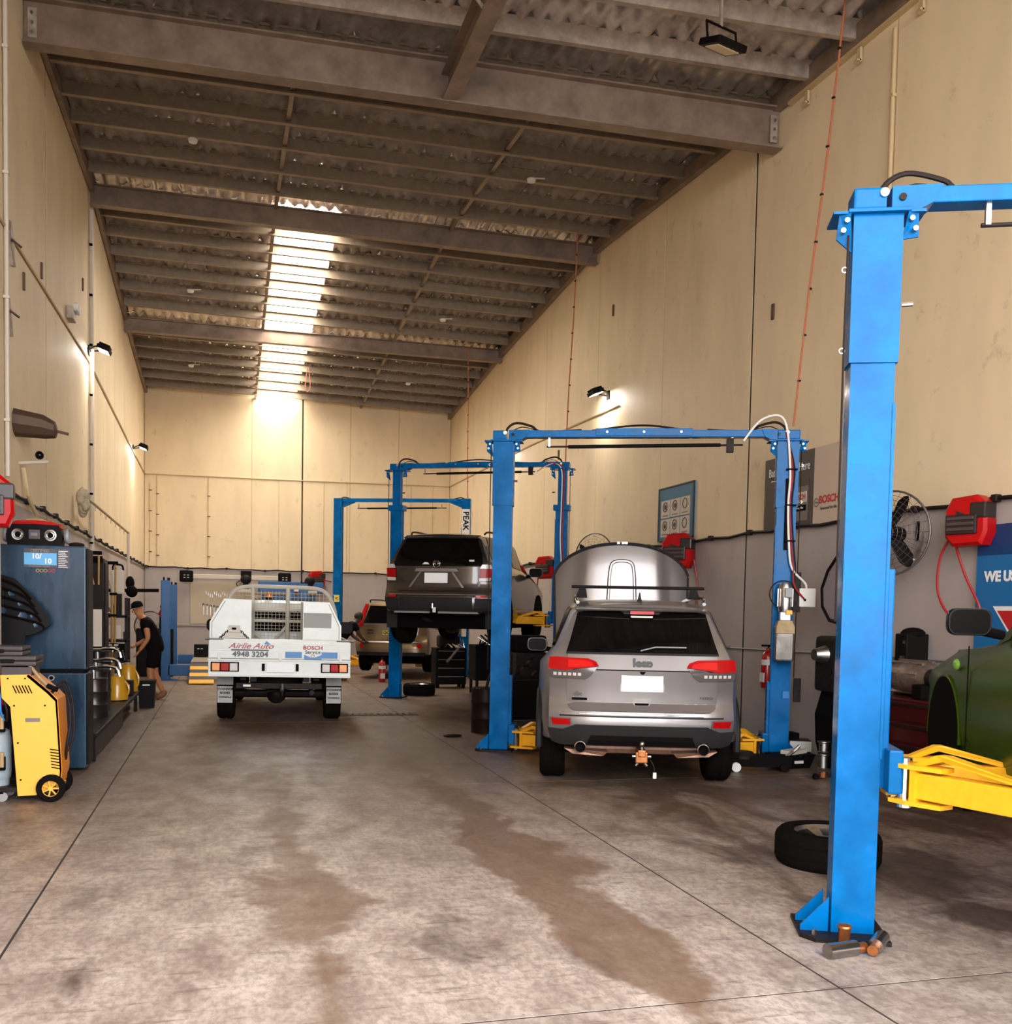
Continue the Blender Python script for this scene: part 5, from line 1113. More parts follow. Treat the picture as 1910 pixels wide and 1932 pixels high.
hose_reel('small red hose reel on the back wall above the white ute', (2.62, YB, 2.5), .3, [(.2, -.2, .0), (.6, -.1, -.05), (1.2, -.05, .02)], 1.15)
# --- big wall fans
mat('fan_wire', (0.12, 0.1, 0.09), 0.4, 0.5)
def wall_fan(label, loc, rz, r=.42, reach=.5, rot=0.0):
    t = thing('wall_fan', label, 'fan', loc, rz, 'black wall-mounted drum fans')
    g = MB().torus((0, -reach, 0), r, .012, 'Y', 36, 6).obj('guard_rim', 'fan_wire', t, smooth=True)
    mb = MB()
    for k in range(1, 9): mb.torus((0, -reach - .06 - .05 * math.cos(k / 9 * PI / 2), 0), r * k / 9, .0022, 'Y', 28, 4)
    for k in range(24):
        a = 2 * PI * k / 24; mb.tube([(0, -reach - .11, 0), (.6 * r * math.cos(a), -reach - .09, .6 * r * math.sin(a)), (r * math.cos(a), -reach, r * math.sin(a))], .002, 4)
    for k in range(12):
        a = 2 * PI * k / 12; mb.tube([(0, -reach + .12, 0), (.6 * r * math.cos(a), -reach + .11, .6 * r * math.sin(a)), (r * math.cos(a), -reach, r * math.sin(a))], .002, 4)
    mb.obj('guard_wires', 'fan_wire', t)['kind'] = 'stuff'
    for k in range(3):
        a = rot + 2 * PI * k / 3; u = Vector((math.cos(a), 0, math.sin(a))); v = Vector((-math.sin(a), 0, math.cos(a))); c = Vector((0, -reach, 0))
        MB().loft([[c + u * q * r + v * w + Vector((0, .03 * s, 0)), c + u * q * r - v * w * .6 + Vector((0, -.03 * s, 0)), c + u * q * r - v * w * .6 + Vector((0, -.03 * s + .008, 0)), c + u * q * r + v * w + Vector((0, .03 * s + .008, 0))] for q, w, s in ((.12, .04, 1), (.4, .075, .9), (.75, .085, .7), (.9, .05, .5), (.96, .01, .4))]).obj('blade', 'black_plastic', t)
    MB().cyl((0, -reach - .05, 0), (0, -reach + .2, 0), .08, 16).obj('motor', 'black_plastic', t, smooth=True)
    MB().tube([(0, -reach + .15, -.02), (.05, -reach + .25, -.2), (.12, -.2, -.25), (.12, -.1, -.1), (.12, -.03, .05)], .025, 8, smooth=4).obj('wall_arm', 'steel', t, smooth=True)
    MB().bb(.04, .2, -.04, 0, -.05, .15, b=.006).obj('wall_plate', 'black_plastic', t)
    return t
wall_fan('large black drum fan on the right wall half hidden by the near blue post', (XR, 8.95, 2.5), -PI / 2 + .45, rot=1.1)
wall_fan('black drum fan on the right wall peeping over the silver bonnet', (XR, 17.4, 2.62), -PI / 2 + .5, .46, rot=.4)
# --- fire extinguisher, hooks with leads
mat('ext_red', srgb(170, 20, 20), 0.25, coat=0.5)
def extinguisher(label, loc, rz=0.0):
    t = thing('fire_extinguisher', label, 'extinguisher', loc, rz, 'red fire extinguishers')
    MB().lathe([(0, 0), (.075, .005), (.08, .03), (.08, .4), (.06, .46), (.025, .49), (.025, .52), (0, .52)], (0, 0, 0), 18).obj('cylinder', 'ext_red', t, smooth=True)
    MB().lathe([(.081, .3), (.081, .37)], (0, 0, 0), 18).obj('band', 'sign_white', t); MB().lathe([(.081, .08), (.081, .22)], (0, 0, 0), 18).obj('label_patch', 'ink_white', t) if False else MB().bb(-.05, .05, -.084, -.07, .08, .2).obj('label_patch', 'sign_white', t)
    MB().tube([(0, 0, .52), (.05, 0, .55), (.1, 0, .48), (.1, 0, .3)], .012, 6, smooth=3).obj('hose', 'ink_black', t); MB().box((0, -.03, .55), (.03, .12, .025)).obj('lever', 'ink_black', t)
    return t
extinguisher('red fire extinguisher hung on the right wall behind the lift post', (XR - .085, 11.62, .72), -PI / 2)
extinguisher('red fire extinguisher standing on the floor by the dark lift post', (3.42, 22.6, 0))
t = thing('cable_hooks', 'tangle of dark leads hanging from hooks on the right wall', 'cables', (XR - .07, 12.9, 1.2))
for k in range(6):
    dy = -.25 + .1 * k; MB().tube([(0, dy * .4, 0), (-.03, dy, -.5), (-.02, dy * 1.3 + .05, -.95), (0, dy * .7, -.6), (0, dy * .3, -.02)], .012, 6, smooth=5).obj('lead', 'cable_black', t, smooth=True)
for s in (-.12, .12): MB().tube([(.06, s, .02), (-.05, s, .0), (-.05, s, .04)], .01, 5).obj('hook', 'steel', t)
# --- back wall: tool board, aligner beam, sign, blue machine
mat('board_cream', srgb(205, 186, 158), 0.6)
t = thing('tool_board', 'cream wall board hung with rows of spanners on the back wall', 'tool board', (0, YB, 1.1))
MB().bb(-1.0, .95, -.03, 0, 0, 1.25).obj('board', 'board_cream', t)
MB().bb(-1.9, 1.5, -.05, 0, -.06, -.02).obj('rail', 'galvanised', t)
for k in range(9): MB().box((-.62 + .1 * k, -.045, .42 - .012 * k), (.022, .012, .3 - .012 * k)).obj('spanner', 'steel', t); MB().torus((-.62 + .1 * k, -.045, .58 - .018 * k), .026, .009, 'Y', 10, 5).obj('spanner_ring', 'dark_metal', t)
for k in range(12): MB().box((-.55 + .06 * k, -.045, .92 - .03 * (k % 4)), (.015, .012, .1)).obj('socket_key', 'steel', t)
t = thing('aligner_beam', 'long pale camera beam with black heads across the back wall', 'wheel aligner', (.3, YB - .35, 2.5))
MB().bb(-1.25, 1.3, -.06, .06, -.07, .07, b=.02).obj('beam', 'pipe_white', t)
for X in (-1.4, 1.42):
    h = MB().bb(X - .19, X + .19, -.16, .1, -.17, .17, b=.05).obj('camera_head', 'black_plastic', t)
    for a, c in ((-.05, .03), (.05, .03), (-.05, -.04), (.05, -.04)): MB().box((X + a, -.165, c), (.05, .01, .018)).obj('camera_led', 'sign_white', h)
MB().bb(.15, .45, -.08, .35, -.05, .2).obj('wall_mount', 'black_plastic', t)
t = thing('back_sign', 'pale blue sign with a red leaning mark seen through the ute rack', 'sign', (1.6, YB, 1.75))
MB().bb(-.45, .55, -.03, 0, 0, .48).obj('sheet', 'banner_pale', t); MB().prism([(-.12, -.034, .4), (.12, -.034, .4), (.32, -.034, .05), (.08, -.034, .05)], (0, .004, 0)).obj('mark', 'logo_bright', t) if 'logo_bright' in MATS else None
mat('logo_bright', srgb(205, 45, 40), 0.5)
MB().prism([(-.12, -.034, .4), (.12, -.034, .4), (.32, -.034, .05), (.08, -.034, .05)], (0, .004, 0)).obj('mark', 'logo_bright', t); MB().prism([(.3, -.034, .05), (.5, -.034, .3), (.5, -.034, .05)], (0, .004, 0)).obj('mark', 'ink_blue', t)
# ================================================================ loose equipment
mat('cabinet_blue', srgb(26, 52, 72), 0.28, 0.15, spec=0.35, var=0.45, scale=4, rvar=0.14, stretch=(1, 1, .25))
mat('cabinet_dark', (0.008, 0.006, 0.006), 0.45, spec=0.08)
mat('sticker_dark', srgb(66, 62, 70), 0.5); mat('sticker_sky', srgb(96, 170, 220), 0.5)
c = thing('tall_cabinet', 'tall scratched dark blue steel cabinet with certificate stickers', 'cabinet', (-1.72, 10.58, 0))
MB().bb(-.44, .41, 0, .42, .03, .965, b=.012).obj('lower_body', 'cabinet_blue', c); MB().bb(-.44, .41, 0, .42, 1.0, 2.2, b=.012).obj('upper_body', 'cabinet_blue', c); MB().bb(-.42, .39, .02, .4, .95, 1.01).obj('shadow_gap', 'ink_black', c)
MB().bb(.41, .43, .03, .4, .06, .95, b=.004).obj('lower_door', 'cabinet_dark', c); MB().bb(.41, .43, .03, .4, 1.02, 2.18, b=.004).obj('upper_door', 'cabinet_dark', c)
k = MB().lathe([(.0, -.02), (.03, -.02), (.036, 0)], (.1, 0, .92), 18, 'Y').obj('lock', 'steel', c); MB().lathe([(.0, -.024), (.018, -.024), (.018, -.018)], (.1, 0, .92), 12, 'Y').obj('lock_core', 'ink_black', k)
st = MB().bb(-.14, .15, -.004, 0, 1.985, 2.165).obj('certificate_sticker', 'sticker_sky', c)
MB().bb(-.14, .15, -.006, -.002, 2.125, 2.165).obj('sticker_head', 'sticker_dark', st); MB().bb(-.14, .15, -.006, -.002, 1.985, 2.01).obj('sticker_foot', 'sticker_dark', st)
text('CERTIFIED', .036, 'tank_cream', st, (0, -.008, 2.145)); text('10/', .07, 'ink_white', st, (-.03, -.006, 2.09), bold=.002); text('10', .07, 'ink_white', st, (.07, -.006, 2.045), bold=.002); text('Professional Member', .022, 'tank_cream', st, (.0, -.008, 1.998))
s2 = MB().bb(.16, .27, -.004, 0, 1.98, 2.165).obj('list_sticker', 'sticker_dark', c)
for i in range(10): MB().bb(.165, .25 - .012 * (i % 3), -.006, -.002, 1.99 + .017 * i, 1.996 + .017 * i).obj('list_line', 'ink_white', s2)
for i in range(5): MB().torus((-.02 + .035 * i, -.004, 1.955), .014, .004, 'Y', 14, 5).obj('ring_sticker', 'tank_cream' if i < 3 else 'logo_red', c)
# boombox
b = thing('boombox', 'black portable stereo with red top and round speakers on the cabinet', 'stereo', (-1.78, 10.75, 2.2))
MB().loft([[(x, -.1, z) for x, z in ((-.24, 0), (.24, 0), (.25, .1), (.22, .2), (-.22, .2), (-.25, .1))], [(x, .1, z) for x, z in ((-.24, 0), (.24, 0), (.25, .1), (.22, .2), (-.22, .2), (-.25, .1))]]).obj('case', 'black_plastic', b)
MB().loft([[(x, y, z) for y in (-.1, .1)] + [(x, y, z + .035) for y in (.09, -.09)] for x, z in ((-.24, .17), (-.15, .2), (0, .205), (.15, .2), (.24, .17))]).obj('top_cover', 'reel_red', b, smooth=True)
for s in (-1, 1):
    sp = MB().lathe([(.0, -.015), (.03, -.012), (.035, -.004), (.042, -.012), (.055, -.012), (.06, 0)], (s * .145, -.1, .1), 22, 'Y').obj('speaker', 'chrome', b, smooth=True); MB().lathe([(.0, -.018), (.026, -.016), (.03, -.006)], (s * .145, -.1, .1), 16, 'Y').obj('cone', 'ink_black', sp)
    MB().lathe([(.0, .0), (.06, .01), (.075, .03), (.07, .05)], (s * .30 if s < 0 else s * .25, 0, .1), 18, 'X').obj('end_speaker', 'grey_plastic', b, smooth=True)
MB().bb(-.05, .05, -.108, -.098, .06, .15, b=.004).obj('control_panel', 'sticker_dark', b); MB().bb(-.03, .03, -.112, -.1, .09, .12).obj('display', 'battery_grey', b); MB().tube([(-.12, 0, .21), (-.06, -.02, .25), (.06, -.02, .25), (.12, 0, .21)], .012, 6, smooth=4).obj('handle', 'tank_cream', b)
tag(MB().sph((-1.42, 10.8, 2.225), .07, 12, (1.1, .8, .36)).obj('cable_coil', 'cable_black'), 'small coil of black lead lying beside the stereo', 'cable')
# yellow refrigerant machine
mat('machine_yellow', srgb(244, 178, 62), 0.4, var=0.05); mat('machine_orange', srgb(236, 140, 22), 0.4); mat('tank_grey', srgb(150, 162, 168), 0.35, coat=.3); mat('case_brown', srgb(58, 48, 48), 0.5)
m = thing('service_machine', 'yellow wheeled air-conditioning service machine with grey gas bottle', 'machine', (-1.30, 9.0, 0)); m.scale = (.93, .93, .93)
out = [(-.50, 1.13), (-.27, 1.135), (-.10, .98), (-.04, .91), (-.005, .28), (-.02, .16), (-.22, .06), (-.365, .056), (-.42, .85), (-.49, .93)]
MB().prism([(x, 0, z) for x, z in out], (0, .03, 0)).obj('side_plate', 'machine_yellow', m); MB().prism([(x, .42, z) for x, z in out], (0, .03, 0)).obj('side_plate', 'machine_yellow', m)
MB().loft([[(x, y, z) for y in (.0, .45)] + [(x - .02, y, z - .02) for y in (.45, .0)] for x, z in ((-.27, 1.14), (-.10, .985), (-.035, .915), (.0, .28), (-.015, .15))]).obj('front_cover', 'machine_orange', m)
for k in range(6): MB().tube([(-.40 + .025 * k, -.004, 1.04), (-.37 + .025 * k, -.004, .97)], .005, 5).obj('vent_slot', 'ink_black', m)
for k in range(7): MB().tube([(-.10 + .005 * k * .4, -.004, .47 - .027 * k), (-.015, -.004, .455 - .027 * k)], .005, 5).obj('vent_slot', 'ink_black', m)
MB().bb(-.30, -.18, -.006, .002, .715, .75, b=.003).obj('grip_slot', 'battery_grey', m)
for x, z in ((-.44, 1.1), (-.3, 1.1), (-.39, .86), (-.14, .86), (-.36, .53), (-.34, .2), (-.12, .2)): MB().cyl((x, -.006, z), (x, .0, z), .008, 8).obj('screw', 'ink_black', m)
MB().bb(-.5, -.25, .02, .43, 1.12, 1.2, b=.008).obj('head_frame', 'case_brown', m); MB().tube([(-.28, .06, 1.22), (-.18, .02, 1.1), (-.12, -.01, 1.04)], .016, 6).obj('handle_tube', 'tank_cream', m); MB().cyl((-.12, -.02, 1.04), (-.03, -.02, 1.0), .022, 8).obj('hand_grip', 'ink_black', m)
MB().bb(-.95, -.2, .02, .43, .09, .13).obj('chassis', 'dark_metal', m)
for y in (-.02, .41):
    w = MB().lathe([(.07, -.03), (.11, -.032), (.122, -.018), (.122, .018), (.11, .032), (.07, .03)], (-.09, y, .122), 26, 'Y').obj('wheel', 'rubber', m, smooth=True)
    h = MB().torus((-.09, y - .02, .122), .074, .008, 'Y', 22, 6)
    for k in range(7): a = 2 * PI * k / 7; h.tube([(-.09, y - .02, .122), (-.09 + .07 * math.cos(a), y - .02, .122 + .07 * math.sin(a))], .008, 5)
    h.lathe([(.0, -.03), (.02, -.03), (.02, .0)], (-.09, y, .122), 12, 'Y'); h.obj('hub', 'sticker_yellow2', w) if 'sticker_yellow2' in MATS else h.obj('hub', 'machine_yellow', w)
for y in (.06, .38): cs = MB().lathe([(.0, -.015), (.045, -.015), (.045, .015), (.0, .015)], (-.50, y, .045), 16, 'Y').obj('castor', 'grey_plastic', m); MB().box((-.52, y, .085), (.06, .03, .03)).obj('castor_fork', 'steel', cs)
g = MB().lathe([(.0, .16), (.1, .16), (.125, .2), (.13, .25), (.13, .55), (.115, .62), (.05, .66), (.05, .72), (0, .72)], (-.58, .2, 0), 22).obj('gas_bottle', 'tank_grey', m, smooth=True)
MB().lathe([(.11, .13), (.115, .2)], (-.58, .2, 0), 20).obj('bottle_ring', 'tank_grey', g)
for z in (.34, .68): MB().box((-.50, .06, z), (.05, .05, .12), b=.006).obj('filter_holder', 'ink_black', m); MB().cyl((-.50, .04, z - .03), (-.50, .04, z + .1), .02, 10).obj('filter', 'tank_cream', m)
MB().tube([(-.11, .02, .95), (-.02, .1, 1.03), (.03, .15, .9), (.045, .16, .7), (.02, .15, .5), (.0, .2, .35)], .014, 7, smooth=6).obj('hose', 'cable_black', m, smooth=True)
MB().tube([(-.09, .06, .97), (.0, .16, 1.06), (.06, .2, .88), (.07, .2, .6), (.03, .2, .42)], .011, 7, smooth=6).obj('hose', 'cable_black', m, smooth=True)
for k in range(4): MB().tube([(-.62 + .03 * k, .1, 1.1), (-.55 + .02 * k, .02, .95), (-.6 + .05 * k, .0, .82), (-.52 + .02 * k, .05, .72)], .01, 6, smooth=5).obj('gauge_hose', ('hose_red', 'cable_black', 'ink_blue', 'cable_black')[k], m, smooth=True)
MB().bb(-.8, -.46, .05, .4, .86, 1.12, b=.02).obj('control_box', 'reel_red', m)
for i, (x0, x1, z0, z1, lb) in enumerate(((-1.93, -1.50, 1.124, 1.205, 'larger lower'), (-1.98, -1.60, 1.207, 1.285, 'smaller upper'))):
    q = thing('tool_case', 'flat dark tool case lying on the yellow machine, %s of two' % lb, 'case', ((x0 + x1) / 2, 9.02, z0), 0, 'flat cases on the machine')
    W2 = (x1 - x0) / 2; H2 = z1 - z0; MB().bb(-W2, W2, 0, .38, 0, H2 * .48, b=.012).obj('tray', 'case_brown', q); MB().bb(-W2, W2, 0, .38, H2 * .52, H2, b=.012).obj('lid', 'case_brown', q); MB().bb(-.05, .05, -.015, .01, H2 * .3, H2 * .7, b=.004).obj('catch', 'black_plastic', q)
# pale post with reel at the left edge, black bumper skin leaning on the cabinet
t = thing('steel_post', 'pale square steel post standing at the left edge by the cabinet', 'post', (-1.97, 9.8, 0)); MB().bb(-.05, .05, -.05, .05, 0, 2.78, b=.006).obj('shaft', 'pipe_white', t); MB().bb(-.12, .12, -.12, .12, 0, .012).obj('foot', 'galvanised', t)
hose_reel('red and black hose reel on the pale post at the left edge', (-1.97, 9.74, 2.5), .1, [(.0, -.24, .1), (.04, -.33, -.2), (.06, -.34, -.6), (.02, -.34, -1.0), (-.04, -.2, -1.3)], .95)
mat('moulded_black', (0.004, 0.003, 0.003), 0.4, spec=0.1)
t = thing('plastic_undertray', 'black moulded plastic undertray with holes leaning on the blue cabinet', 'car part', (-1.82, 10.33, 1.02)); t.rotation_euler.x = math.radians(-8)
pts = [(-.42, .95), (-.1, .86), (.02, .74), (.12, .62), (.2, .5), (.22, .42), (.1, .34), (-.05, .3), (-.15, .36), (-.3, .4), (-.42, .4)]
MB().prism([(x, 0, z) for x, z in pts], (0, .03, 0)).obj('panel', 'moulded_black', t)
for k, (x, z, r) in enumerate(((-.12, .72, .035), (-.04, .62, .03), (-.02, .5, .045), (.06, .5, .02), (.1, .42, .03), (-.2, .55, .04))): MB().lathe([(r, -.004), (r * .6, -.002), (0, -.001)], (x, -.002, z), 6, 'Y').obj('hole', 'cabinet_blue', t)
for k in range(5): MB().tube([(-.4 + .02 * k, -.01, .9 - .09 * k), (-.1 + .05 * k, -.02, .8 - .09 * k), (.05 + .03 * k, -.01, .66 - .07 * k)], .012, 5, smooth=4).obj('rib', 'moulded_black', t)
MB().bb(-.4, .0, -.005, .02, -1.0, .4).obj('tail', 'moulded_black', t)
q = thing('spray_bottle', 'white plastic bottle with red cap by the pale post', 'bottle', (-1.86, 9.2, 1.287)); MB().lathe([(0, 0), (.04, 0), (.042, .02), (.042, .12), (.02, .15), (.015, .17), (0, .17)], (0, 0, 0), 14).obj('bottle', 'sign_white', q, smooth=True); MB().lathe([(.018, .165), (.018, .2), (0, .2)], (0, 0, 0), 12).obj('cap', 'reel_red', q)
# --- along the left wall behind the cabinet
mat('drum_steel', (0.05, 0.04, 0.035), 0.25, 0.7, var=.3); mat('oil_yellow', srgb(206, 150, 34), 0.25, coat=.4); mat('locker_brown', srgb(34, 22, 18), 0.4, spec=0.1)
bench = thing('low_bench', 'low black bench under the oil drums beside the blue cabinet', 'bench', (-1.85, 14.2, 0)); MB().bb(-.42, .58, -3.1, 2.35, .26, .31, b=.01).obj('top', 'cabinet_dark', bench)
MB().bb(.5, .53, -3.1, .2, .02, .26).obj('kick_panel', 'locker_brown', bench)
MB().bb(-.4, .5, -3.1, -3.07, .02, .26).obj('end_panel', 'locker_brown', bench)
for x in (-.36, .5):
    for y in (-3.0, 2.2): MB().bb(x, x + .05, y, y + .05, 0, .26).obj('leg', 'cabinet_dark', bench)
MB().bb(-.3, .45, -2.9, 2.2, .03, .1).obj('lower_shelf', 'cabinet_dark', bench)
def drum(label, x, y, z, r, h, m='drum_steel'):
    t = thing('oil_drum', label, 'drum', (x, y, z), 0, 'dark oil drums'); MB().lathe([(0, 0), (r, 0), (r, h * .3), (r * 1.03, h * .33), (r, h * .36), (r, h * .64), (r * 1.03, h * .67), (r, h * .7), (r, h), (r * .95, h + .01), (0, h)], (0, 0, 0), 22).obj('barrel', m, t, smooth=True)
    p = MB().cyl((0, 0, h), (0, 0, h + .12), .03, 10).obj('pump', 'steel', t); MB().tube([(0, 0, h + .12), (.12, -.03, h + .15), (.26, -.05, h + .13), (.3, -.06, h + .03)], .02, 8, smooth=3).obj('spout', 'chrome', p); MB().bb(-.12, .2, -.03, .03, h + .1, h + .15, b=.01).obj('tap_bar', 'chrome', p)
drum('dark oil drum with chrome pump, nearest on the low bench', -1.50, 12.75, .31, .17, .45); drum('dark oil drum with chrome pump, second on the low bench', -1.56, 13.5, .31, .17, .5); drum('dark oil drum with long chrome tap, third on the low bench', -1.62, 14.2, .31, .17, .6)
def oil_jug(label, x, y, z, r, h):
    t = thing('oil_jug', label, 'oil container', (x, y, z), 0, 'yellow oil drain jugs'); MB().lathe([(0, 0), (r, .01), (r * 1.02, .06), (r * .78, h * .85), (r * .6, h), (0, h * 1.01)], (0, 0, 0), 20).obj('body', 'oil_yellow', t, smooth=True)
    MB().tube([(r * .6, -.02, h * .85), (r * 1.05, -.05, h * .6), (r * 1.08, -.05, h * .35), (r * .9, -.04, h * .2)], .016, 6, smooth=4).obj('handle', 'oil_yellow', t, smooth=True); MB().cyl((0, 0, h), (0, 0, h + .03), r * .35, 12).obj('neck', 'tank_cream', t)
oil_jug('yellow pear-shaped oil jug on the low bench front edge', -1.45, 14.9, .31, .15, .34); oil_jug('yellow pear-shaped oil jug farther back near the trolley', -1.42, 16.3, .31, .14, .42)
t = thing('locker', 'narrow tall brown-black locker standing against the left wall', 'locker', (-1.95, 15.3, .31)); MB().bb(-.3, .32, -.2, .25, 0, 1.97, b=.02).obj('body', 'locker_brown', t); MB().bb(.32, .335, -.17, .22, .1, 1.9, b=.004).obj('door', 'locker_brown', t); MB().bb(-.1, .3, -.205, -.195, 1.9, 2.0, b=.01).obj('top_lip', 'ink_black', t); MB().cyl((.335, .1, 1.2), (.36, .1, 1.2), .015, 8).obj('knob', 'steel', t)
mat('pole_brass', srgb(176, 136, 74), 0.35, 0.4)
for k, (x, y, z0, z1, lb) in enumerate(((-1.71, 14.75, .95, 2.36, 'nearer of two, beside the cabinet'), (-1.68, 16.6, .95, 2.3, 'farther of two, behind the brown locker'))):
    t = thing('telescopic_pole', 'brass coloured twin pole with black handle, ' + lb, 'pole', (x, y, 0), 0, 'brass telescopic poles')
    MB().cyl((0, 0, z0 - .62), (0, 0, z1 - .5), .02, 8).obj('lower_tube', 'pole_brass', t); MB().cyl((.035, 0, z0 - .62), (.05, 0, z1 - .05), .014, 8).obj('second_tube', 'pole_brass', t); MB().cyl((0, 0, z1 - .5), (-.1, 0, z1 - .05), .008, 6).obj('stay', 'pole_brass', t)
    MB().bb(-.12, .09, -.03, .03, z1 - .05, z1, b=.01).obj('handle', 'ink_black', t)
    for z in (z0 + .05, z0 + .5, z1 - .52): MB().bb(-.035, .075, -.03, .03, z, z + .04, b=.005).obj('clamp', 'ink_black', t)
t = thing('notice_papers', 'pair of pale papers hanging behind the nearer brass pole', 'paper', (-1.78, 14.5, 1.3)); MB().box((-.05, 0, 0), (.16, .01, .42)).obj('sheet', 'paper', t); MB().box((.12, .05, .02), (.12, .01, .5)).obj('sheet', 'paper', t); MB().box((.0, .06, -.2), (.4, .02, 1.6)).obj('backing', 'locker_brown', t); MB().bb(-.2, .2, -.05, .1, -1.3, -.99).obj('stand', 'locker_brown', t)
# black tubs and box
t = thing('battery_box', 'black box with white scribble on the bench end', 'box', (-1.40, 15.75, .31)); MB().bb(-.1, .1, -.12, .12, 0, .22, b=.01).obj('box', 'cabinet_dark', t); MB().tube([(-.07, -.125, .14), (-.03, -.125, .18), (.0, -.125, .14), (.03, -.125, .17), (.06, -.125, .15)], .005, 4, smooth=3).obj('scribble', 'ink_white', t)
t = thing('waste_bin', 'black bin with lid standing by the mechanic', 'bin', (-1.2, 17.05, 0)); MB().loft([[(x * k, y * k, z) for x, y in ((-.13, -.14), (.13, -.14), (.13, .14), (-.13, .14))] for k, z in ((.85, 0), (1, .4), (1.04, .41), (1.04, .44))]).obj('tub', 'cabinet_dark', t); MB().bb(-.06, .05, -.15, -.14, .36, .38).obj('lid_tag', 'ink_white', t)
# diagnostic trolley with chrome tools
t = thing('tool_trolley', 'dark tool trolley crowded with chrome tools beside the mechanic', 'trolley', (-1.85, 17.9, 0))
for x in (-.28, .28):
    for y in (-.25, .25): MB().bb(x - .02, x + .02, y - .02, y + .02, .06, 1.75).obj('upright', 'dark_metal', t); MB().cyl((x, y - .015, .04), (x, y + .015, .04), .04, 10).obj('castor', 'rubber', t)
for z in (.25, .68, 1.02, 1.42): MB().bb(-.3, .3, -.27, .27, z, z + .04, b=.006).obj('shelf', 'cabinet_dark', t)
MB().bb(-.25, .25, -.24, .2, .72, .98, b=.02).obj('drawer', 'ink_black', t); MB().bb(.0, .2, -.28, -.24, 1.08, 1.3).obj('card', 'paper', t); MB().bb(-.2, -.02, -.28, -.24, 1.1, 1.32).obj('card', 'logo_grey', t)
rt = random.Random(5)
for k in range(26):
    x = rt.uniform(-.26, .28); z = rt.choice((.72, 1.06, 1.46)); MB().cyl((x, -.24 + rt.uniform(0, .2), z), (x + rt.uniform(-.06, .06), -.24, z + rt.uniform(.06, .2)), rt.uniform(.008, .02), 7).obj('tool', 'chrome' if k % 2 else 'steel', t)
t = thing('console_unit', 'white handheld console with black handle on the trolley top', 'console', (-1.72, 18.0, 1.46)); MB().bb(-.1, .1, -.12, -.02, .35, .75, b=.03).obj('case', 'paper', t); MB().tube([(-.08, -.07, .74), (-.07, -.07, .83), (.06, -.07, .83), (.08, -.07, .74)], .016, 7, smooth=3).obj('handle', 'ink_black', t); MB().bb(-.06, .06, -.1, -.04, 0, .36).obj('stem', 'dark_metal', t); MB().sph((.2, .1, .4), .1, 10).obj('lamp_head', 'ink_black', t, smooth=True)
MB().cyl((.12, -.06, .42), (.2, .08, .4), .012, 6).obj('lamp_arm', 'ink_black', t)
# chrome tool rows on drum tops (valves)
t = thing('valve_rack', 'row of chrome valve taps above the drums', 'valves', (-1.74, 16.2, .95)); MB().cyl((-.25, 0, 0), (.2, 0, 0), .035, 10).obj('manifold', 'chrome', t, smooth=True)
for k in range(5): MB().cyl((-.2 + .09 * k, -.02, -.12), (-.2 + .09 * k, -.02, .07), .018, 8).obj('valve', 'chrome', t); MB().box((-.2 + .09 * k, -.02, .08), (.06, .02, .02)).obj('tap_handle', 'steel', t)
MB().bb(-.24, -.2, -.02, .02, -.64, 0).obj('leg', 'dark_metal', t); MB().bb(.14, .18, -.02, .02, -.64, 0).obj('leg', 'dark_metal', t)
# --- alignment hoist at the back left
h = thing('alignment_hoist', 'low four-post alignment hoist with slim blue posts and striped ramps', 'car hoist', (-.4, 25.3, 0))
for x, y in ((-.85, -2.1), (-.92, 2.7), (2.1, -2.1), (2.1, 2.7)):
    MB().bb(x - .095, x + .095, y - .1, y + .1, 0, 2.18, b=.012).obj('post', 'post_blue', h) if 'post_blue' in MATS else None
mat('post_blue', srgb(0, 88, 150), 0.4, var=.15); mat('runway_grey', srgb(140, 124, 104), 0.6, var=.2); mat('stripe_black', (0.015, 0.012, 0.012), 0.6)
for x, y in ((-.85, -2.1), (-.92, 2.7), (2.1, -2.1), (2.1, 2.7)):
    p = MB().bb(x - .095, x + .095, y - .1, y + .1, 0, 2.18, b=.012).obj('post', 'post_blue', h)
    MB().cyl((x - .04, y, 2.18), (x - .04, y, 2.25), .02, 8).obj('post_bolt', 'dark_metal', p); MB().bb(x + .03, x + .09, y - .05, y + .05, 2.18, 2.24).obj('post_cap', 'dark_metal', p); MB().bb(x - .2, x + .22, y - .2, y + .2, 0, .02).obj('foot', 'post_blue', p)
for y in (-2.1, 2.7): MB().bb(-.8, 2.05, y - .1, y + .1, .1, .34, b=.01).obj('cross_member', 'post_blue', h)
for x0 in (-.32, 1.25):
    MB().bb(x0, x0 + .5, -2.4, 2.8, .34, .42, b=.006).obj('runway', 'runway_grey', h)
    for k in range(6): y0 = -3.5 + .17 * k; MB().prism([(x0, y0, .02 + .06 * k), (x0 + .5, y0, .02 + .06 * k), (x0 + .5, y0 + .17, .08 + .06 * k), (x0, y0 + .17, .08 + .06 * k)], (0, 0, .02)).obj('ramp_stripe', 'lift_yellow' if k % 2 == 0 else 'stripe_black', h)
    for k in range(5): MB().bb(x0, x0 + .5, -2.42 + .01 * k, -2.4 + .01 * k, .345 + .014 * k, .352 + .014 * k).obj('edge_stripe', 'stripe_black', h)
    MB().bb(x0 + .02, x0 + .48, 1.9, 2.4, .42, .52, b=.01).obj('wheel_stop', 'lift_yellow', h)
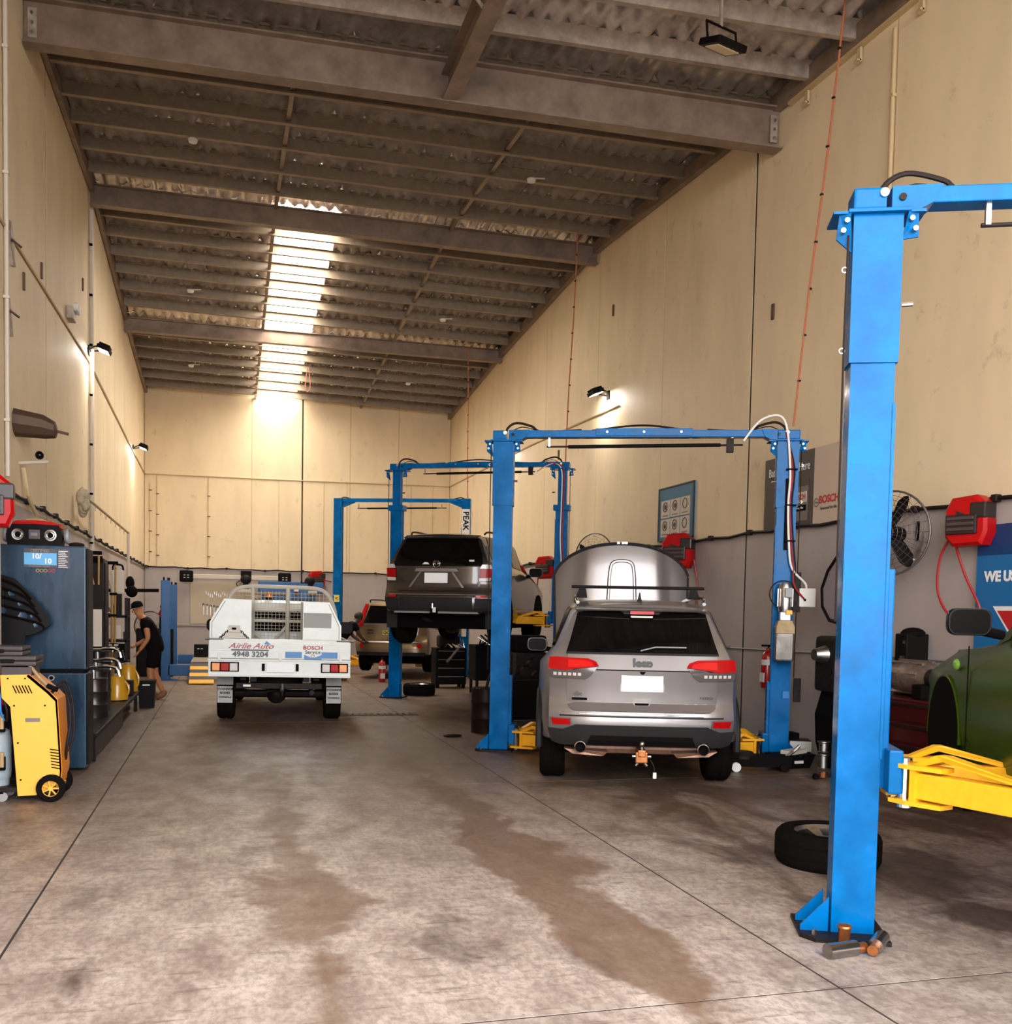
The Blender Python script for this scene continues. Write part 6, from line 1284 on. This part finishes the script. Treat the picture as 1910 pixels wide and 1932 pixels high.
t = thing('control_console', 'black control box beside the striped ramps', 'console', (-.65, 25.2, .0)); MB().bb(-.06, .26, -.2, .2, .42, .72, b=.02).obj('box', 'cabinet_dark', t); MB().bb(-.1, .1, -.15, .15, 0, .44).obj('pedestal', 'post_blue', t)
for a in (.04, .12): MB().box((a, -.205, .62), (.05, .01, .02)).obj('readout', 'ink_white', t)
t = thing('floor_fan', 'round floor fan with a red can on top behind the mechanic', 'fan', (-1.65, 24.4, 0)); MB().torus((0, 0, 1.15), .34, .02, 'Y', 24, 6).obj('guard_rim', 'fan_wire', t); mb = MB()
for k in range(1, 7): mb.torus((0, -.03, 1.15), .34 * k / 7, .003, 'Y', 22, 4)
mb.obj('guard_wires', 'fan_wire', t)['kind'] = 'stuff'
MB().bb(-.3, .5, -.1, .25, 0, 1.1, b=.02).obj('base', 'cabinet_dark', t); MB().lathe([(0, 0), (.1, .01), (.12, .1), (.08, .2), (0, .22)], (.3, 0, 1.35), 14).obj('red_can', 'reel_red', t, smooth=True); MB().torus((.3, 0, 1.6), .08, .01, 'Y', 14, 5).obj('can_handle', 'ink_black', t); MB().bb(.2, .4, -.05, .05, 1.08, 1.36).obj('can_stand', 'ink_black', t)
t = thing('wall_bar', 'long black bar bracketed level from the left wall toward the blue post', 'bar', (XL, 22, 1.92)); MB().cyl((0, 0, 0), (.98, 0, .02), .035, 8).obj('bar', 'ink_black', t); MB().sph((.42, 0, .16), .11, 12, (.8, 1, 1.3)).obj('horn', 'ink_black', t, smooth=True)
# --- blue machine with wheel clamps behind the ute
t = thing('aligner_cabinet', 'blue aligner cabinet carrying wheel clamps behind the ute', 'machine', (1.75, 29.3, 0)); MB().bb(-.75, .75, -.3, .3, 0, 2.05, b=.02).obj('body', 'post_blue', t); MB().bb(-.85, .95, -.2, .25, 2.05, 2.36, b=.02).obj('top_beam', 'post_blue', t); MB().bb(-1.0, .7, -.34, -.24, 1.98, 2.06, b=.01).obj('shelf', 'runway_grey', t)
for x, lb in ((.55, 'left end of the aligner shelf'), (2.3, 'right end of the aligner shelf')):
    q = thing('wheel_clamp', 'dark wheel clamp head hung at the ' + lb, 'clamp', (x, 28.92, 2.06)); MB().sph((0, 0, .33), .15, 12, (1, .6, .85)).obj('head', 'dark_metal', q, smooth=True); MB().bb(-.08, .08, -.06, .06, 0, .28, b=.02).obj('neck', 'black_plastic', q); MB().bb(-.22, .2, -.08, .08, -.02, .06, b=.01).obj('bar', 'pipe_white', q); MB().tube([(-.15, 0, .3), (-.25, 0, .22), (-.2, 0, .1)], .012, 5, smooth=3).obj('lead', 'cable_black', q)
MB().bb(.3, .6, -.06, .1, 1.98, 2.06).obj('shelf_end', 'runway_grey', t)
q = thing('clip_box', 'red and white box on the aligner shelf above the ute rack', 'box', (1.95, 28.95, 2.06)); 
MB().bb(-.22, .22, -.06, .06, -.0, .1, b=.01).obj('box', 'reel_red', q); MB().bb(-.18, .18, -.064, -.05, .03, .1).obj('label_patch', 'sign_white', q)
# --- between the bays
def tyre_flat(label, loc, r, w, rim=True, rz=0.0, spokes=5):
    t = thing('loose_car_tyre', label, 'tyre', loc, rz); t.name = 'spare_tyre_and_rim'
    MB().lathe([(r * .62, w * .06), (r * .7, 0), (r * .9, 0), (r * .97, w * .1), (r, w * .22), (r, w * .3), (r * .985, w * .31), (r * .985, w * .34), (r, w * .35), (r, w * .65), (r * .985, w * .66), (r * .985, w * .69), (r, w * .7), (r, w * .78), (r * .97, w * .9), (r * .9, w), (r * .7, w), (r * .64, w * .95), (r * .62, w * .85)], (0, 0, 0), 40).obj('tyre', 'rubber', t, smooth=True)
    m = MB().lathe([(r * .62, w * .05), (r * .6, w * .1), (r * .57, w * .85), (r * .64, w * .95)], (0, 0, 0), 40)
    for k in range(spokes):
        a = 2 * PI * k / spokes + .3; u = Vector((math.cos(a), math.sin(a), 0)); v = Vector((-math.sin(a), math.cos(a), 0))
        m.loft([[u * q * r + v * s * r + Vector((0, 0, z)) for s, z in ((-ww, h), (ww, h), (ww * .8, h - .03), (-ww * .8, h - .03))] for q, ww, h in ((.08, .07, w * .72), (.3, .08, w * .74), (.6, .15, w * .9))])
    m.cyl((0, 0, w * .55), (0, 0, w * .78), r * .14, 16); m.obj('rim', 'steel', t, smooth=True); return t
tyre_flat('tyre on alloy rim lying flat behind the nearest blue post', (3.90, 5.85, 0), .345, .23)
tyre_flat('tyre on shiny rim lying flat under the raised dark wagon', (3.62, 19.15, 0), .31, .22)
t = thing('tool_chest', 'dark tool chest with an engine part on top under the raised wagon', 'tool chest', (4.6, 21.0, 0)); MB().bb(-.33, .33, -.25, .25, .08, .85, b=.01).obj('body', 'cabinet_dark', t)
for k in range(4): d = MB().bb(-.31, .31, -.265, -.25, .12 + .18 * k, .27 + .18 * k, b=.004).obj('drawer', 'cabinet_dark', t); MB().bb(-.28, .28, -.28, -.265, .24 + .18 * k, .255 + .18 * k).obj('drawer_pull', 'steel', d)
for x in (-.28, .28): MB().cyl((x, -.2, .0), (x, -.2, .08), .04, 8).obj('castor', 'rubber', t); MB().cyl((x, .2, .0), (x, .2, .08), .04, 8).obj('castor', 'rubber', t)
MB().bb(-.25, .2, -.2, .15, .85, 1.12, b=.06).obj('engine_part', 'dark_metal', t)
for k in range(14): MB().cyl((rt.uniform(-.3, .3), -.24, .86), (rt.uniform(-.3, .3), -.1, .9 + rt.uniform(.02, .2)), .012, 6).obj('tool', 'chrome', t)
MB().bb(.02, .22, -.2, 0, 1.14, 1.28, b=.01).obj('carton', 'tank_cream', t); MB().tube([(-.1, -.27, .55), (.15, -.27, .85)], .03, 6).obj('torque_bar', 'steel', t)
t = thing('parts_bench', 'dark parts bench stacked with small tools behind the second blue post', 'bench', (5.1, 19.4, 0)); MB().bb(-.38, .38, -.3, .3, .28, .98, b=.012).obj('body', 'cabinet_dark', t)
for x in (-.33, .33):
    for y in (-.25, .25): MB().bb(x - .025, x + .025, y - .025, y + .025, 0, .3).obj('leg', 'dark_metal', t)
for k in range(14): MB().cyl((rt.uniform(-.34, .34), -.28, .98), (rt.uniform(-.34, .34), -.2, 1.0 + rt.uniform(.03, .2)), .016, 6).obj('tool', 'chrome' if k % 2 else 'dark_metal', t)
MB().box((.12, -.306, .72), (.02, .01, .3)).obj('sticker', 'sign_white', t)
t = thing('engine_on_stand', 'dark bare engine block on a stand between the second lift posts', 'engine', (4.35, 14.4, 0)); MB().bb(-.3, .3, -.25, .3, .65, 1.05, b=.06).obj('block', 'dark_metal', t); MB().bb(-.25, .25, -.2, .2, 1.05, 1.3, b=.05).obj('head', 'ink_black', t); MB().bb(-.28, .28, -.2, .3, .05, .62, b=.02).obj('stand_cabinet', 'cabinet_dark', t); MB().bb(-.35, -.27, -.28, .35, 0, .65).obj('leg', 'cabinet_dark', t); MB().bb(.27, .35, -.28, .35, 0, .65).obj('leg', 'cabinet_dark', t)
for k in range(10): MB().cyl((-.24 + .05 * k, -.24, .72 + .05 * (k % 5)), (-.2 + .05 * k, -.3, .78 + .05 * (k % 5)), .018, 6).obj('pipe', 'brown_metal' if k % 2 else 'dark_metal', t)
for k in range(3): MB().lathe([(.0, -.03), (.08, -.03), (.08, 0)], (-.15 + .15 * k, -.25, .8 + .1 * (k % 2)), 14, 'Y').obj('pulley', 'dark_metal', t)
t = thing('waste_drum', 'dark steel waste drum behind the foot of the second blue post', 'drum', (3.42, 13.2, 0)); MB().lathe([(0, 0), (.2, 0), (.2, .18), (.208, .2), (.2, .22), (.2, .4), (.208, .42), (.2, .44), (.2, .6), (.19, .61), (0, .6)], (0, 0, 0), 24).obj('barrel', 'locker_brown', t, smooth=True); MB().tube([(0, 0, .6), (.05, -.05, .8), (.2, -.1, .9), (.25, -.1, .7)], .02, 6, smooth=4).obj('hose', 'cable_black', t)
tag(MB().sph((2.86, 12.75, .02), .11, 14, (1.2, .55, .18)).obj('rag', 'black_plastic'), 'crumpled black rag lying on the floor by the second blue post', 'rag')
t = thing('floor_grate', 'rusty slotted drain grate in the floor behind the ute', 'drain', (2.3, 15.6, 0)); MB().bb(-.62, .62, -.16, .16, 0, .006).obj('frame', 'locker_brown', t)
for k in range(12): MB().bb(-.58 + .1 * k, -.53 + .1 * k, -.13, .13, .005, .014).obj('grate_bar', 'brown_metal', t)
# jack and oddments by the second lift's right post
t = thing('trolley_jack', 'low black trolley jack with white wheel by the lift foot', 'jack', (5.45, 9.62, 0), -.3); MB().loft([[(x, y * k, z) for y, z in ((-.14, .05), (.14, .05), (.14, .16), (-.14, .16))] for x, k in ((-.25, .8), (.0, 1), (.4, .7))]).obj('frame', 'ink_black', t); MB().lathe([(0, .2), (.1, .2), (.14, .16), (.14, .13)], (-.1, 0, 0), 20).obj('saddle', 'dark_metal', t, smooth=True)
for x, y in ((-.2, -.16), (-.2, .16), (.32, -.12), (.32, .12)): MB().cyl((x, y - .02, .05), (x, y + .02, .05), .05, 14).obj('wheel', 'sign_white' if (x < 0 and y < 0) else 'rubber', t)
MB().tube([(.35, 0, .14), (.45, .05, .2), (.52, .08, .26)], .018, 6).obj('handle', 'steel', t)
t = thing('black_tray', 'black parts tray with a label at the lift foot', 'tray', (5.98, 9.74, 0), .1); MB().loft([[(x * k, y * k, z) for x, y in ((-.22, -.15), (.22, -.15), (.22, .15), (-.22, .15))] for k, z in ((.8, 0), (1, .14), (1.05, .15))]).obj('tray', 'ink_black', t); MB().bb(-.05, .06, -.16, -.145, .06, .09).obj('label_patch', 'sign_white', t); MB().box((.05, 0, .17), (.3, .15, .04), rz=.4).obj('book', 'paper', t)
t = thing('parts_carton', 'dark carton with a white end lying against the right wall', 'carton', (6.5, 10.55, 0), -.4); MB().bb(-.25, .2, -.12, .12, .0, .2, b=.01).obj('box', 'locker_brown', t); MB().bb(-.05, .2, -.16, -.12, .07, .19, b=.004).obj('white_end', 'sign_white', t); MB().box((-.1, .0, .24), (.3, .2, .07), rz=.3).obj('top_part', 'ink_black', t)
t = thing('adapter_stand', 'chrome lift adapters stacked on a small wheeled bracket', 'lift adapters', (5.9, 8.95, 0)); MB().bb(-.12, .12, -.06, .06, .085, .1).obj('shelf', 'steel', t)
for z0, h in ((.1, .16), (.27, .12)): MB().lathe([(.045, 0), (.055, .01), (.045, .02), (.045, h - .02), (.065, h - .01), (.065, h), (0, h)], (-.02, 0, z0), 18).obj('adapter', 'steel', t, smooth=True)
MB().cyl((-.02, 0, .02), (-.02, 0, .085), .04, 12).obj('pad_block', 'copper', t); MB().bb(.1, .12, -.05, .05, 0, .1).obj('leg', 'steel', t); MB().cyl((-.1, -.02, .03), (-.1, .02, .03), .03, 12).obj('castor', 'rubber', t)
# chrome lift adapters at the foot of the nearest post
def adapter(label, loc, rz, up=False):
    t = thing('lift_adapter', label, 'lift adapter', loc, rz, 'loose lift adapters')
    if up: MB().lathe([(0, 0), (.03, 0), (.03, .09), (.036, .1), (.034, .11), (.022, .1), (0, .095)], (0, 0, 0), 18).obj('sleeve', 'copper', t, smooth=True)
    else: MB().cyl((-.11, 0, .038), (.06, 0, .038), .038, 20).obj('sleeve', 'adapter_steel', t, smooth=True); MB().cyl((.06, 0, .034), (.12, 0, .034), .026, 16).obj('spigot', 'copper', t, smooth=True)
mat('adapter_steel', (0.3, 0.28, 0.26), 0.2, 0.95)
adapter('chrome lift adapter lying nearest at the foot of the big blue post', (2.92, 4.20, .0), .12); adapter('dark lift adapter lying second at the foot of the big blue post', (3.13, 4.24, 0), PI + .75); adapter('small copper adapter standing against the big blue post', (3.0, 4.33, .0), 0, True)
# --- right: wheel balancer, red cabinet with gearbox
t = thing('wheel_balancer', 'wheel balancer with grey black-edged hood behind the nearest post', 'machine', (6.3, 9.35, 0), -PI / 2)
hood = [(-.3, .75), (-.12, .72), (.12, .45), (.22, .22), (.2, -.02), (.06, -.2), (-.25, -.26)]
MB().prism([(-x + .0, -.0, 1.85 + z * .8 - .1) for x, z in hood], (0, .25, 0)).obj('hood', 'hood_grey', t) if 'hood_grey' in MATS else None
mat('hood_grey', srgb(132, 122, 124), 0.45)
MB().prism([(-x, -.1, 1.78 + z * .8) for x, z in hood], (0, .3, 0)).obj('hood', 'hood_grey', t)
for y in (-.1, .2): MB().tube([(-x, y, 1.78 + z * .8) for x, z in hood], .022, 6).obj('hood_edge', 'black_plastic', t)
MB().cyl((-.1, .1, 0), (-.1, .1, 1.6), .05, 10).obj('mast', 'dark_metal', t); MB().loft([[(x * k - .05, y * k + .15, z) for x, y in ((-.22, -.22), (.22, -.22), (.22, .22), (-.22, .22))] for k, z in ((.8, 0), (1.05, .3), (1.1, .6), (.9, .85))]).obj('body', 'ink_black', t); MB().lathe([(.0, -.2), (.06, -.2), (.09, -.1), (.12, 0), (.05, .05)], (-.1, -.05, 1.25), 18, 'Y').obj('spindle', 'steel', t, smooth=True); MB().bb(-.3, .1, -.12, .2, .85, 1.45, b=.05).obj('head_casting', 'dark_metal', t)
t = thing('tool_cabinet', 'dark red tool cabinet carrying a gearbox along the right wall', 'tool cabinet', (6.46, 7.9, 0)); mat('cab_red', srgb(64, 10, 12), 0.35); MB().bb(-.33, .33, -.75, .85, .06, .9, b=.012).obj('body', 'cab_red', t)
for k in range(4): d = MB().bb(-.345, -.33, -.72, .82, .1 + .2 * k, .27 + .2 * k, b=.004).obj('drawer', 'cab_red', t); MB().bb(-.36, -.345, -.6, .7, .24 + .2 * k, .26 + .2 * k).obj('drawer_pull', 'dark_metal', d)
for x in (-.25, .25):
    for y in (-.65, .75): MB().cyl((x, y, 0), (x, y, .07), .04, 8).obj('castor', 'rubber', t)
mat('cast_alloy', srgb(140, 122, 110), 0.45, 0.6, var=.4, scale=16, bump=.4)
t = thing('gearbox', 'bare alloy gearbox with round flange lying on the red cabinet', 'gearbox', (6.45, 8.25, .9))
MB().loft([[Vector((a, y, .18 + c)) for a, c in arc(0, 0, r, 0, 345, 14, r * .9)] for y, r in ((.35, .14), (.25, .17), (.05, .19), (-.15, .17), (-.25, .13), (-.32, .1))]).obj('casing', 'cast_alloy', t, smooth=True)
for k in range(9): a = 2 * PI * k / 9; MB().box((.17 * math.cos(a), .1, .18 + .16 * math.sin(a)), (.03, .5, .03), ry=-a).obj('rib', 'cast_alloy', t)
MB().lathe([(.05, -.08), (.09, -.07), (.09, 0), (.03, .02)], (-.12, -.32, .2), 20, 'Y').obj('flange', 'dark_metal', t, smooth=True); MB().lathe([(.0, -.09), (.04, -.085), (.045, -.05)], (-.12, -.32, .2), 16, 'Y').obj('bore', 'ink_black', t); MB().bb(-.25, -.1, -.35, -.2, .0, .14, b=.02).obj('foot', 'ink_black', t); MB().bb(.0, .2, -.3, .3, .0, .05).obj('foot', 'ink_black', t)
t = thing('black_case', 'tall black instrument case standing behind the gearbox', 'case', (6.66, 8.72, .9)); MB().bb(-.14, .12, -.16, .02, 0, .6, b=.012).obj('case', 'cabinet_dark', t); MB().bb(-.12, -.02, -.17, -.155, .15, .32).obj('card', 'case_brown', t)
for z in (.2, .35, .5): MB().bb(-.155, -.135, -.12, -.08, z, z + .03).obj('catch', 'chrome', t)
MB().sph((0, -.07, .6), .13, 14, (1, .8, .5)).obj('cap_bundle', 'ink_black', t, smooth=True)
t = thing('disc_stack', 'stack of pale brake discs on a small red stool by the near post', 'brake discs', (5.98, 8.35, 0)); MB().cyl((0, 0, 0), (0, 0, .48), .09, 14).obj('stool', 'cab_red', t)
for k in range(4): MB().lathe([(0, 0), (.13, 0), (.13, .022), (0, .022)], (0, 0, .48 + .032 * k), 22).obj('disc', 'cast_alloy', t)
# oil-stained mat of loose wheel bits under the green car
# ================================================================ people
mat('skin', srgb(196, 128, 82), 0.55); mat('skin_dark', srgb(86, 56, 40), 0.55); mat('cloth_black', (0.006, 0.004, 0.005), 0.9, spec=0.1); mat('hair_dark', (0.02, 0.012, 0.01), 0.7); mat('boot_tan', srgb(150, 104, 66), 0.8, var=.2)
def skin_mesh(name, V, E, Rr, m, parent, root=0, sub=2):
    me = bpy.data.meshes.new(name); me.from_pydata([Vector(v) for v in V], E, []); o = bpy.data.objects.new(name, me); COL.objects.link(o)
    md = o.modifiers.new('Skin', 'SKIN'); md.use_smooth_shade = True
    for i, r in enumerate(Rr):
        s = me.skin_vertices[0].data[i]; r = r if isinstance(r, tuple) else (r, r); s.radius = r; s.use_root = (i == root)
    sb = o.modifiers.new('Sub', 'SUBSURF'); sb.levels = sub; sb.render_levels = sub
    me.materials.append(MATS[m]); o.parent = parent; return o
def hand(parent, w, d, m, s=1.0, curl=Vector((0, 0, 0))):
    """palm at wrist w pointing along d, four fingers and a thumb"""
    w = Vector(w); d = Vector(d).normalized(); side = d.cross(Vector((0, 1, .1))).normalized(); nrm = d.cross(side)
    V = [w, w + d * .05 * s, w + d * .09 * s]; E = [(0, 1), (1, 2)]; R_ = [.026 * s, (.036 * s, .018 * s), (.036 * s, .016 * s)]
    for k in range(4):
        b = w + d * .09 * s + side * (-.027 + .018 * k) * s; L = (.07, .08, .075, .058)[k] * s; i = len(V)
        V += [b, b + d * L * .55 + nrm * .01, b + d * L * .85 + nrm * .03]; E += [(2, i), (i, i + 1), (i + 1, i + 2)]; R_ += [.009 * s, .008 * s, .007 * s]
    i = len(V); V += [w + d * .03 * s - side * .035 * s, w + d * .065 * s - side * .055 * s, w + d * .09 * s - side * .05 * s + nrm * .01]; E += [(1, i), (i, i + 1), (i + 1, i + 2)]; R_ += [.012 * s, .01 * s, .008 * s]
    return V, E, R_
def person(label, loc, rz, sk, J, cap=False, shorts=True):
    """J: joint positions in the figure's own frame, facing -y"""
    t = thing('person', label, 'person', loc, rz)
    J = {k: Vector(v) for k, v in J.items()}
    V = [J['pelvis'], J['waist'], J['chest'], J['neck'], J['head0'], J['head1']]; E = [(0, 1), (1, 2), (2, 3), (3, 4), (4, 5)]; R_ = [(.15, .12), (.14, .115), (.165, .12), .055, (.075, .085), (.078, .09)]
    for s in 'LR':
        i = len(V); V += [J['hip' + s], J['knee' + s], J['ank' + s], J['toe' + s]]; E += [(0, i), (i, i + 1), (i + 1, i + 2), (i + 2, i + 3)]; R_ += [.095, .062, .045, .04]
        i = len(V); V += [J['sho' + s], J['elb' + s], J['wri' + s]]; E += [(2, i), (i, i + 1), (i + 1, i + 2)]; R_ += [.062, .046, .034]
        hv, he, hr = hand(t, J['wri' + s], J['wri' + s] - J['elb' + s], sk); o = len(V); V += hv; R_ += hr; E += [(a + o, c + o) for a, c in he] + [(i + 2, o)]
    b = skin_mesh('body', V, E, R_, sk, t)
    # clothing over the body
    lerp = lambda a, c, k: J[a].lerp(J[c], k)
    V = [J['pelvis'] + Vector((0, 0, -.12)), J['pelvis'], J['waist'], J['chest'], lerp('chest', 'neck', .75)]; E = [(0, 1), (1, 2), (2, 3), (3, 4)]; R_ = [(.19, .16), (.2, .17), (.185, .155), (.2, .15), (.085, .085)]
    for s in 'LR': i = len(V); V += [J['sho' + s], lerp('sho' + s, 'elb' + s, .55)]; E += [(3, i), (i, i + 1)]; R_ += [.08, .075]
    skin_mesh('shirt', V, E, R_, 'cloth_black', t)
    V = [J['waist'], J['pelvis']]; E = [(0, 1)]; R_ = [(.165, .135), (.185, .15)]
    for s in 'LR':
        i = len(V); k = .85 if shorts else 1.0; V += [J['hip' + s], lerp('hip' + s, 'knee' + s, k)]; E += [(1, i), (i, i + 1)]; R_ += [.115, .1 if shorts else .08]
        if not shorts: V += [lerp('knee' + s, 'ank' + s, .95)]; E += [(i + 1, i + 2)]; R_ += [.065]
    skin_mesh('shorts' if shorts else 'trousers', V, E, R_, 'cloth_black', t)
    for s in 'LR':
        a, c = J['ank' + s], J['toe' + s]; skin_mesh('boot', [a + Vector((0, 0, .1)), a, a.lerp(c, .5) + Vector((0, 0, -.01)), c], [(0, 1), (1, 2), (2, 3)], [.062, .07, .068, .06], 'boot_tan', t)
    # face and hair
    f = (J['face'] - J['head0'].lerp(J['head1'], .5)).normalized(); hc = J['head0'].lerp(J['head1'], .6); up = (J['head1'] - J['head0']).normalized(); sd = f.cross(up)
    MB().sph(hc + f * .095 - up * .02, .018, 8, (1, 1, 1.3)).obj('nose', sk, t, smooth=True)
    for s in (-1, 1): MB().sph(hc + f * .075 + sd * s * .032 + up * .012, .011, 8).obj('eye', 'ink_black', t); MB().sph(hc + sd * s * .082 - up * .005, .022, 8, (1, 1, 1.3)).obj('ear', sk, t, smooth=True)
    MB().box(hc + f * .085 - up * .065, (.035, .012, .008)).obj('mouth', 'brown_metal', t)
    if cap:
        q = f.to_track_quat('-Y', 'Z').to_matrix().to_4x4()
        MB().lathe([(.098, 0), (.1, .04), (.085, .085), (.04, .11), (0, .115)], (0, 0, 0), 18).xf(Matrix.Translation(hc + up * .035) @ q).obj('cap', 'cloth_black', t, smooth=True)
        MB().loft([[Vector((x * w, y, .0 - .01 * k)) for x, y in ((-1, 0), (1, 0))] + [Vector((x * w, y, .012 - .01 * k)) for x, y in ((1, 0), (-1, 0))] for w, y, k in ()] or [[Vector((x, -.07, z)) for x, z in ((-.075, 0), (.075, 0), (.075, .014), (-.075, .014))], [Vector((x, -.13, z)) for x, z in ((-.07, -.005), (.07, -.005), (.07, .008), (-.07, .008))], [Vector((x, -.17, z)) for x, z in ((-.035, -.015), (.035, -.015), (.035, -.004), (-.035, -.004))]]).xf(Matrix.Translation(hc + up * .04) @ q).obj('cap_peak', 'cloth_black', t)
    else:
        MB().sph(hc + up * .03 - f * .02, .105, 14, (1, 1, .95)).obj('hair', 'hair_dark', t, smooth=True)
    return t
# standing mechanic, stooping a little to the trolley (faces the left wall)
person('mechanic in black cap, black T-shirt and shorts stooping over the tool trolley', (-1.22, 18.35, 0), -PI / 2, 'skin',
    dict(pelvis=(0, .06, .92), waist=(0, .03, 1.08), chest=(0, -.08, 1.30), neck=(0, -.17, 1.44), head0=(0, -.20, 1.50), head1=(0, -.23, 1.60), face=(0, -.4, 1.50),
         hipL=(.1, .05, .86), kneeL=(.1, -.02, .47), ankL=(.11, .05, .09), toeL=(.12, -.13, .05), hipR=(-.1, .06, .86), kneeR=(-.11, .04, .47), ankR=(-.12, .2, .09), toeR=(-.13, .03, .05),
         shoL=(.2, -.08, 1.34), elbL=(.25, -.04, 1.07), wriL=(.2, -.18, .86), shoR=(-.2, -.08, 1.34), elbR=(-.25, -.06, 1.06), wriR=(-.18, -.26, .95)), cap=True)
# second mechanic bending beside the gold wagon (faces right)
person('dark-haired mechanic in black bending beside the gold wagon', (2.62, 23.15, 0), PI / 2 + .3, 'skin_dark',
    dict(pelvis=(0, .12, .95), waist=(0, .02, 1.08), chest=(0, -.16, 1.25), neck=(0, -.28, 1.34), head0=(0, -.33, 1.38), head1=(0, -.38, 1.47), face=(0, -.5, 1.33),
         hipL=(.1, .1, .89), kneeL=(.1, .02, .48), ankL=(.11, .1, .09), toeL=(.12, -.08, .05), hipR=(-.1, .12, .89), kneeR=(-.1, .06, .48), ankR=(-.12, .14, .09), toeR=(-.13, -.04, .05),
         shoL=(.2, -.17, 1.27), elbL=(.22, -.3, 1.02), wriL=(.14, -.45, .9), shoR=(-.2, -.17, 1.27), elbR=(-.22, -.3, 1.02), wriR=(-.14, -.45, .92)), shorts=False)
